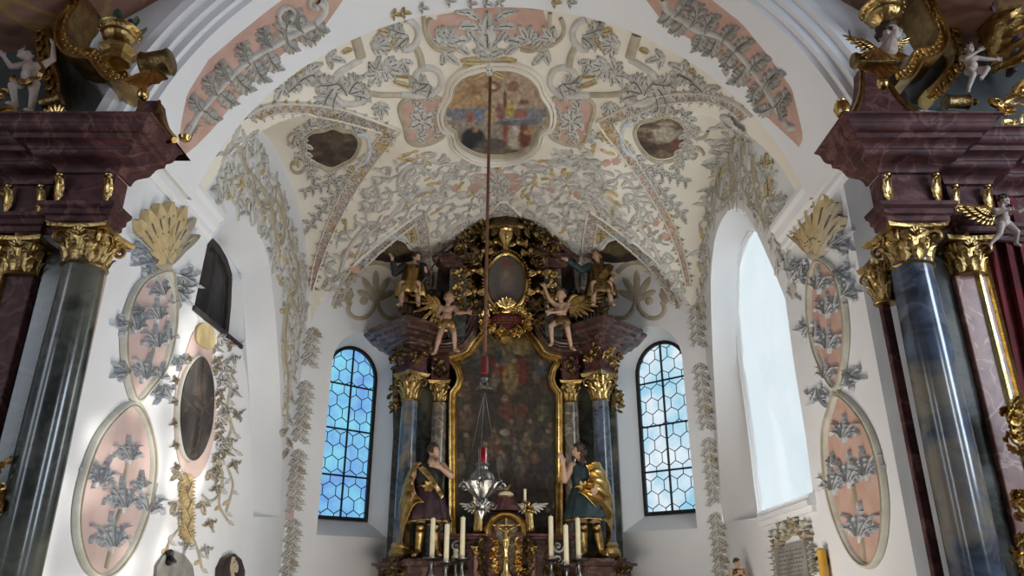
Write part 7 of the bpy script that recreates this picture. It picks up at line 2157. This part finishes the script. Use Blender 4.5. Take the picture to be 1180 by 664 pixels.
mb.grid(rows, 0, None, True); n_ = len(mb.v); mb.f.append(tuple(n_ - 36 + i for i in range(36))); mb.m.append(0); mb.f.append(tuple(reversed(range(36)))); mb.m.append(0)
o = mb.build('lamp_body', 'silver', lamp)
mb = MB()
for k in range(12):
    a = 2 * pi * k / 12; d = Vector((cos(a), sin(a), 0)); c = Vector((body.x, yl, 0))
    mb.leaf(c + d * k_ * 17 + Vector((0, 0, lz(564))), d * .5 + Vector((0, 0, .8)), d, k_ * 12, k_ * 3.5, .5, 0, 3)
    mb.leaf(c + d * k_ * 6 + Vector((0, 0, lz(584))), d * .6 + Vector((0, 0, .8)), d, k_ * 9, k_ * 2.6, .5, 0, 3)
mb.build('chased_leaves', 'silver', o)
for a in (pi * .95, pi * .05, pi * 1.45):
    mb = MB(); d = Vector((cos(a), sin(a), 0)); c = Vector((body.x, yl, 0))
    spiral3(mb, c + d * k_ * 21 + Vector((0, 0, lz(561))), Vector((-sin(a), cos(a), 0)), (0, 0, 1), k_ * 6, 1.3, k_ * 1.3, 0, 1, 0)
    spiral3(mb, c + d * k_ * 12 + Vector((0, 0, lz(582))), Vector((-sin(a), cos(a), 0)), (0, 0, 1), k_ * 5, 1.2, k_ * 1.1, 0, -1, 0)
    mb.ell(c + d * k_ * 21 + Vector((0, 0, lz(554))), k_ * 2.4)
    mb.build('lamp_arm', 'silver', lamp)
    mb = MB(); p0 = c + d * k_ * 20 + Vector((0, 0, lz(552))); p1 = Vector((Pt.x, yl, lz(450)))
    nn = 40
    for i in range(nn): mb.ell(p0.lerp(p1, i / (nn - 1)), (.007, .007, .016), seg=5, ring=4)
    mb.tube([p0, p1], .004, 5)
    mb.build('chain', 'iron', lamp)
mb = MB(); mb.lathe([(.03, 0), (.052, .01), (.055, lz(516) - lz(535) - .01), (.05, lz(516) - lz(535)), (.045, lz(516) - lz(535) - .01), (.01, .02)], Vector((PD(556.5, 530, yl).x, yl, lz(535))), 20); mb.build('red_glass_cup', 'red_glass', lamp)
# ------------------------------------------------------------------ wall sconces
def sconce(lbl, wall, u, v, sgn, k=1.0, candle='wax_yellow', vt=None):
    X = XL if wall < 0 else XR
    b = PX(u, v, X)
    root = thing('wall_sconce', lbl, 'sconce', b, 'brass wall sconces with yellow candles')
    mb = MB(); mb.lathe([(.07, 0), (.075, .01), (.05, .03), (.02, .04)], (0, 0, 0), 16, 0, Matrix.Translation(b) @ Matrix.Rotation(-wall * pi / 2, 4, 'Y')); mb.build('wall_plate', 'gold', root)
    mb = MB(); o = Vector((-wall, -.25, 0)).normalized(); e = b + o * .30 * k
    mb.tube(spline([b, b + o * .10 * k + Vector((0, 0, -.07 * k)), b + o * .22 * k + Vector((0, 0, -.05 * k)), e + Vector((0, 0, .04 * k))], 5), .014, 8)
    spiral3(mb, b + o * .12 * k + Vector((0, 0, .02)), Vector((0, 1, 0)), (0, 0, 1), .05 * k, 1.2, .01); mb.build('bracket_arm', 'gold_bright', root)
    mb = MB(); mb.lathe([(.015, .02), (.05, .04), (.06, .06), (.02, .065)], e, 14); mb.build('drip_pan', 'gold', root)
    mb = MB(); mb.lathe([(.032, .06), (.032, .36 * k), (.02, .37 * k), (.004, .375 * k)], e, 14); mb.build('candle', candle, root)
sconce('brass sconce with a candle below the left apse window', -1, 340, 650, 1, .85)
sconce('brass sconce with a candle below the right apse window', 1, 826, 655, 1, .85)
def near_sconce(lbl, wall, u0, v0, u1, v1):
    X = XL if wall < 0 else XR
    b = PX(u1, v1, X)
    root = thing('wall_sconce', lbl, 'sconce', b, 'brass wall sconces with yellow candles')
    e = b + Vector((-wall * .14, -.05, 0))
    mb = MB(); mb.tube([b, b + Vector((-wall * .07, 0, .05)), e + Vector((0, 0, .0))], .016, 8); mb.lathe([(.05, -.03), (.055, 0), (.05, .03)], (0, 0, 0), 12, 0, Matrix.Translation(b) @ Matrix.Rotation(pi / 2, 4, 'Y')); mb.ell(b + Vector((-wall * .05, 0, .08)), .04); mb.ell(b + Vector((-wall * .06, 0, .0)), .035); mb.build('bracket_arm', 'iron', root)
    mb = MB(); mb.lathe([(.045, -.5), (.045, .0), (.03, .015), (.005, .02)], PD(u0, v0, e.y), 16); mb.build('candle', 'wax_yellow', root)
near_sconce('yellow candle on a dark iron bracket low on the left wall', -1, 176, 643, 188, 648)
near_sconce('yellow candle on a dark iron bracket low on the right wall', 1, 946, 634, 953, 646)
# epitaph on the right wall
ep = thing('wall_epitaph', 'grey stone memorial tablet with pale carved top below the tall right window', 'plaque', PX(914, 640, XR))
o = Orn(BV_PR, .9); o.poly([(896, 632), (932, 624), (938, 670), (902, 676)], 0, .05, 1); o.build('tablet', None, None, parent=ep, mats=['stone'])
o = Orn(BV_PR, .9, RIM)
for u, v, a in ((900, 630, -2.0), (906, 622, -1.7), (914, 616, -1.5), (922, 616, -1.2), (930, 622, -1.0), (897, 620, -1.8), (929, 610, -1.3), (905, 612, -1.8), (916, 606, -1.5)): o.palm(u, v, a, 12, 4, 1.8, mi=RIM if u % 2 else TAN, h=.06)
for v in range(636, 668, 7): o.palm(895 + (v - 632) * .15, v, pi, 7, 3, 2.0, h=.05); o.palm(935 + (v - 632) * .12, v - 5, 0, 7, 3, 2.0, h=.05)
o.build('carved_frame', None, None, parent=ep)
o = Orn(BV_PR, .9); lt = random.Random(6)
for v in range(637, 668, 5):
    u = 902
    while u < 930:
        w = lt.uniform(1.0, 3.4); o.pgrid([[(u, v - (u - 902) * .2, .053), (u + w, v - (u + w - 902) * .2, .053)], [(u + .1, v + 1.4 - (u - 902) * .2, .053), (u + w, v + 1.4 - (u + w - 902) * .2, .053)]], LINE); u += w + lt.uniform(.7, 1.4)
o.build('worn_inscription', None, None, parent=ep)
# dark arched opening and octagonal tablet low on the left wall
o = Orn(BV_PL, .9); o.poly([(176, 672), (178, 652), (186, 640), (198, 636), (210, 640), (219, 652), (222, 672)], 0, .03, 1)
tag(o.build('arched_tablet', None, None, mats=['stone']), 'grey round arched stone tablet beside the left wall candle', 'plaque')
o = Orn(BV_PL, .9); o.poly([(247, 672), (248, 655), (254, 643), (264, 638), (272, 645), (276, 658), (275, 672)], 0, .07, 1); 
sh = tag(o.build('octagonal_tablet', None, None, mats=['altar_dark']), 'small dark octagonal carved tablet low on the left wall', 'plaque')
o = Orn(BV_PL, .9); o.ribbon([(262, 642), (260, 655), (262, 670)], 4, TAN, .10); o.leaf(262, 660, -1.6, 14, 5, TAN, h=.11); o.build('carved_relief', None, None, parent=sh)
# little statue at the lower right
b = PX(868, 662, XR) + Vector((-.2, 0, -.55))
f = Fig('small_statue', 'small praying figurine at the bottom edge below the tall right window', 'statue', b, .75)
f.body(pose(STAND, elL=(-.15, -.08, .66), haL=(-.03, -.15, .74), elR=(.15, -.08, .66), haR=(.03, -.15, .74)), True, (.7, -.7, 0), 'skin', .008)
f.hair('hair_brown', seed=21)
f.cloth_tube('robe', [((0, 0, .82), .07, .05), ((0, 0, .78), .12, .08), ((0, 0, .6), .12, .09), ((0, 0, .3), .15, .13), ((0, 0, .02), .17, .15)], 'gold_dark', 7, .1)
mb = MB(); mb.box(b + Vector((.02, 0, -.06)), (.34, .3, .12)); mb.box(b + Vector((.09, 0, -.18)), (.2, .2, .12)); mb.build('wall_bracket', 'stone', f.root, False, bevel=.01)
# ------------------------------------------------------------------ camera, light
cd = bpy.data.cameras.new('camera'); cam = bpy.data.objects.new('camera', cd); COL.objects.link(cam)
cam.location = CAMP; cam.rotation_euler = (pi / 2 + PITCH, 0, 0)
cd.sensor_width = 36; cd.lens = F / 1180 * 36; cd.clip_end = 200
SC.camera = cam
wd = bpy.data.worlds.new('sky'); SC.world = wd; wd.use_nodes = True
bg = wd.node_tree.nodes['Background']; bg.inputs['Color'].default_value = (.84, .93, 1.0, 1); bg.inputs['Strength'].default_value = 1.0
def area(name, loc, target, sx, sy, power, color):
    l = bpy.data.lights.new(name, 'AREA'); l.shape = 'RECTANGLE'; l.size = sx; l.size_y = sy; l.energy = power; l.color = color
    o = bpy.data.objects.new(name, l); COL.objects.link(o); o.location = loc
    o.rotation_euler = (Vector(target) - Vector(loc)).to_track_quat('-Z', 'Y').to_euler()
    return o
area('nave_window_light', (6.8, 2.2, 4.6), (-3.4, 6.4, 3.6), 1.6, 3.6, 330, (.70, .84, 1.0))
area('nave_window_light', (-7.0, 1.6, 4.6), (3.2, 6.4, 3.8), 1.6, 3.6, 70, (.78, .88, 1.0))
area('nave_window_light', (6.8, -3.5, 4.6), (-1, 8, 3.8), 1.6, 3.6, 280, (.76, .87, 1.0))
area('nave_window_light', (-7.0, -3.5, 4.6), (1, 8, 3.8), 1.6, 3.6, 130, (.78, .88, 1.0))
area('chancel_window_light', (XR + .42, 8.6, 4.6), (-3, 8.4, 4.2), 1.4, 3.2, 95, (.90, .96, 1.0))
area('chancel_bounce_fill', (X0, 7.4, .15), (X0, 9.6, 8), 3.0, 2.0, 210, (1.0, .92, .80))  # added unseen fill at floor level, warming the vault like floor bounce
sl = bpy.data.lights.new('sun', 'SUN'); sl.energy = 11; sl.angle = radians(1.5); sl.color = (1, .95, .85)
so = bpy.data.objects.new('sun', sl); COL.objects.link(so)
so.rotation_euler = Vector((-6.6, -2.5, -2.0)).to_track_quat('-Z', 'Y').to_euler()
SC.view_settings.view_transform = 'Standard'; SC.view_settings.look = 'None'
SC.view_settings.gamma = 1; SC.view_settings.exposure = 0; SC.view_settings.use_curve_mapping = False
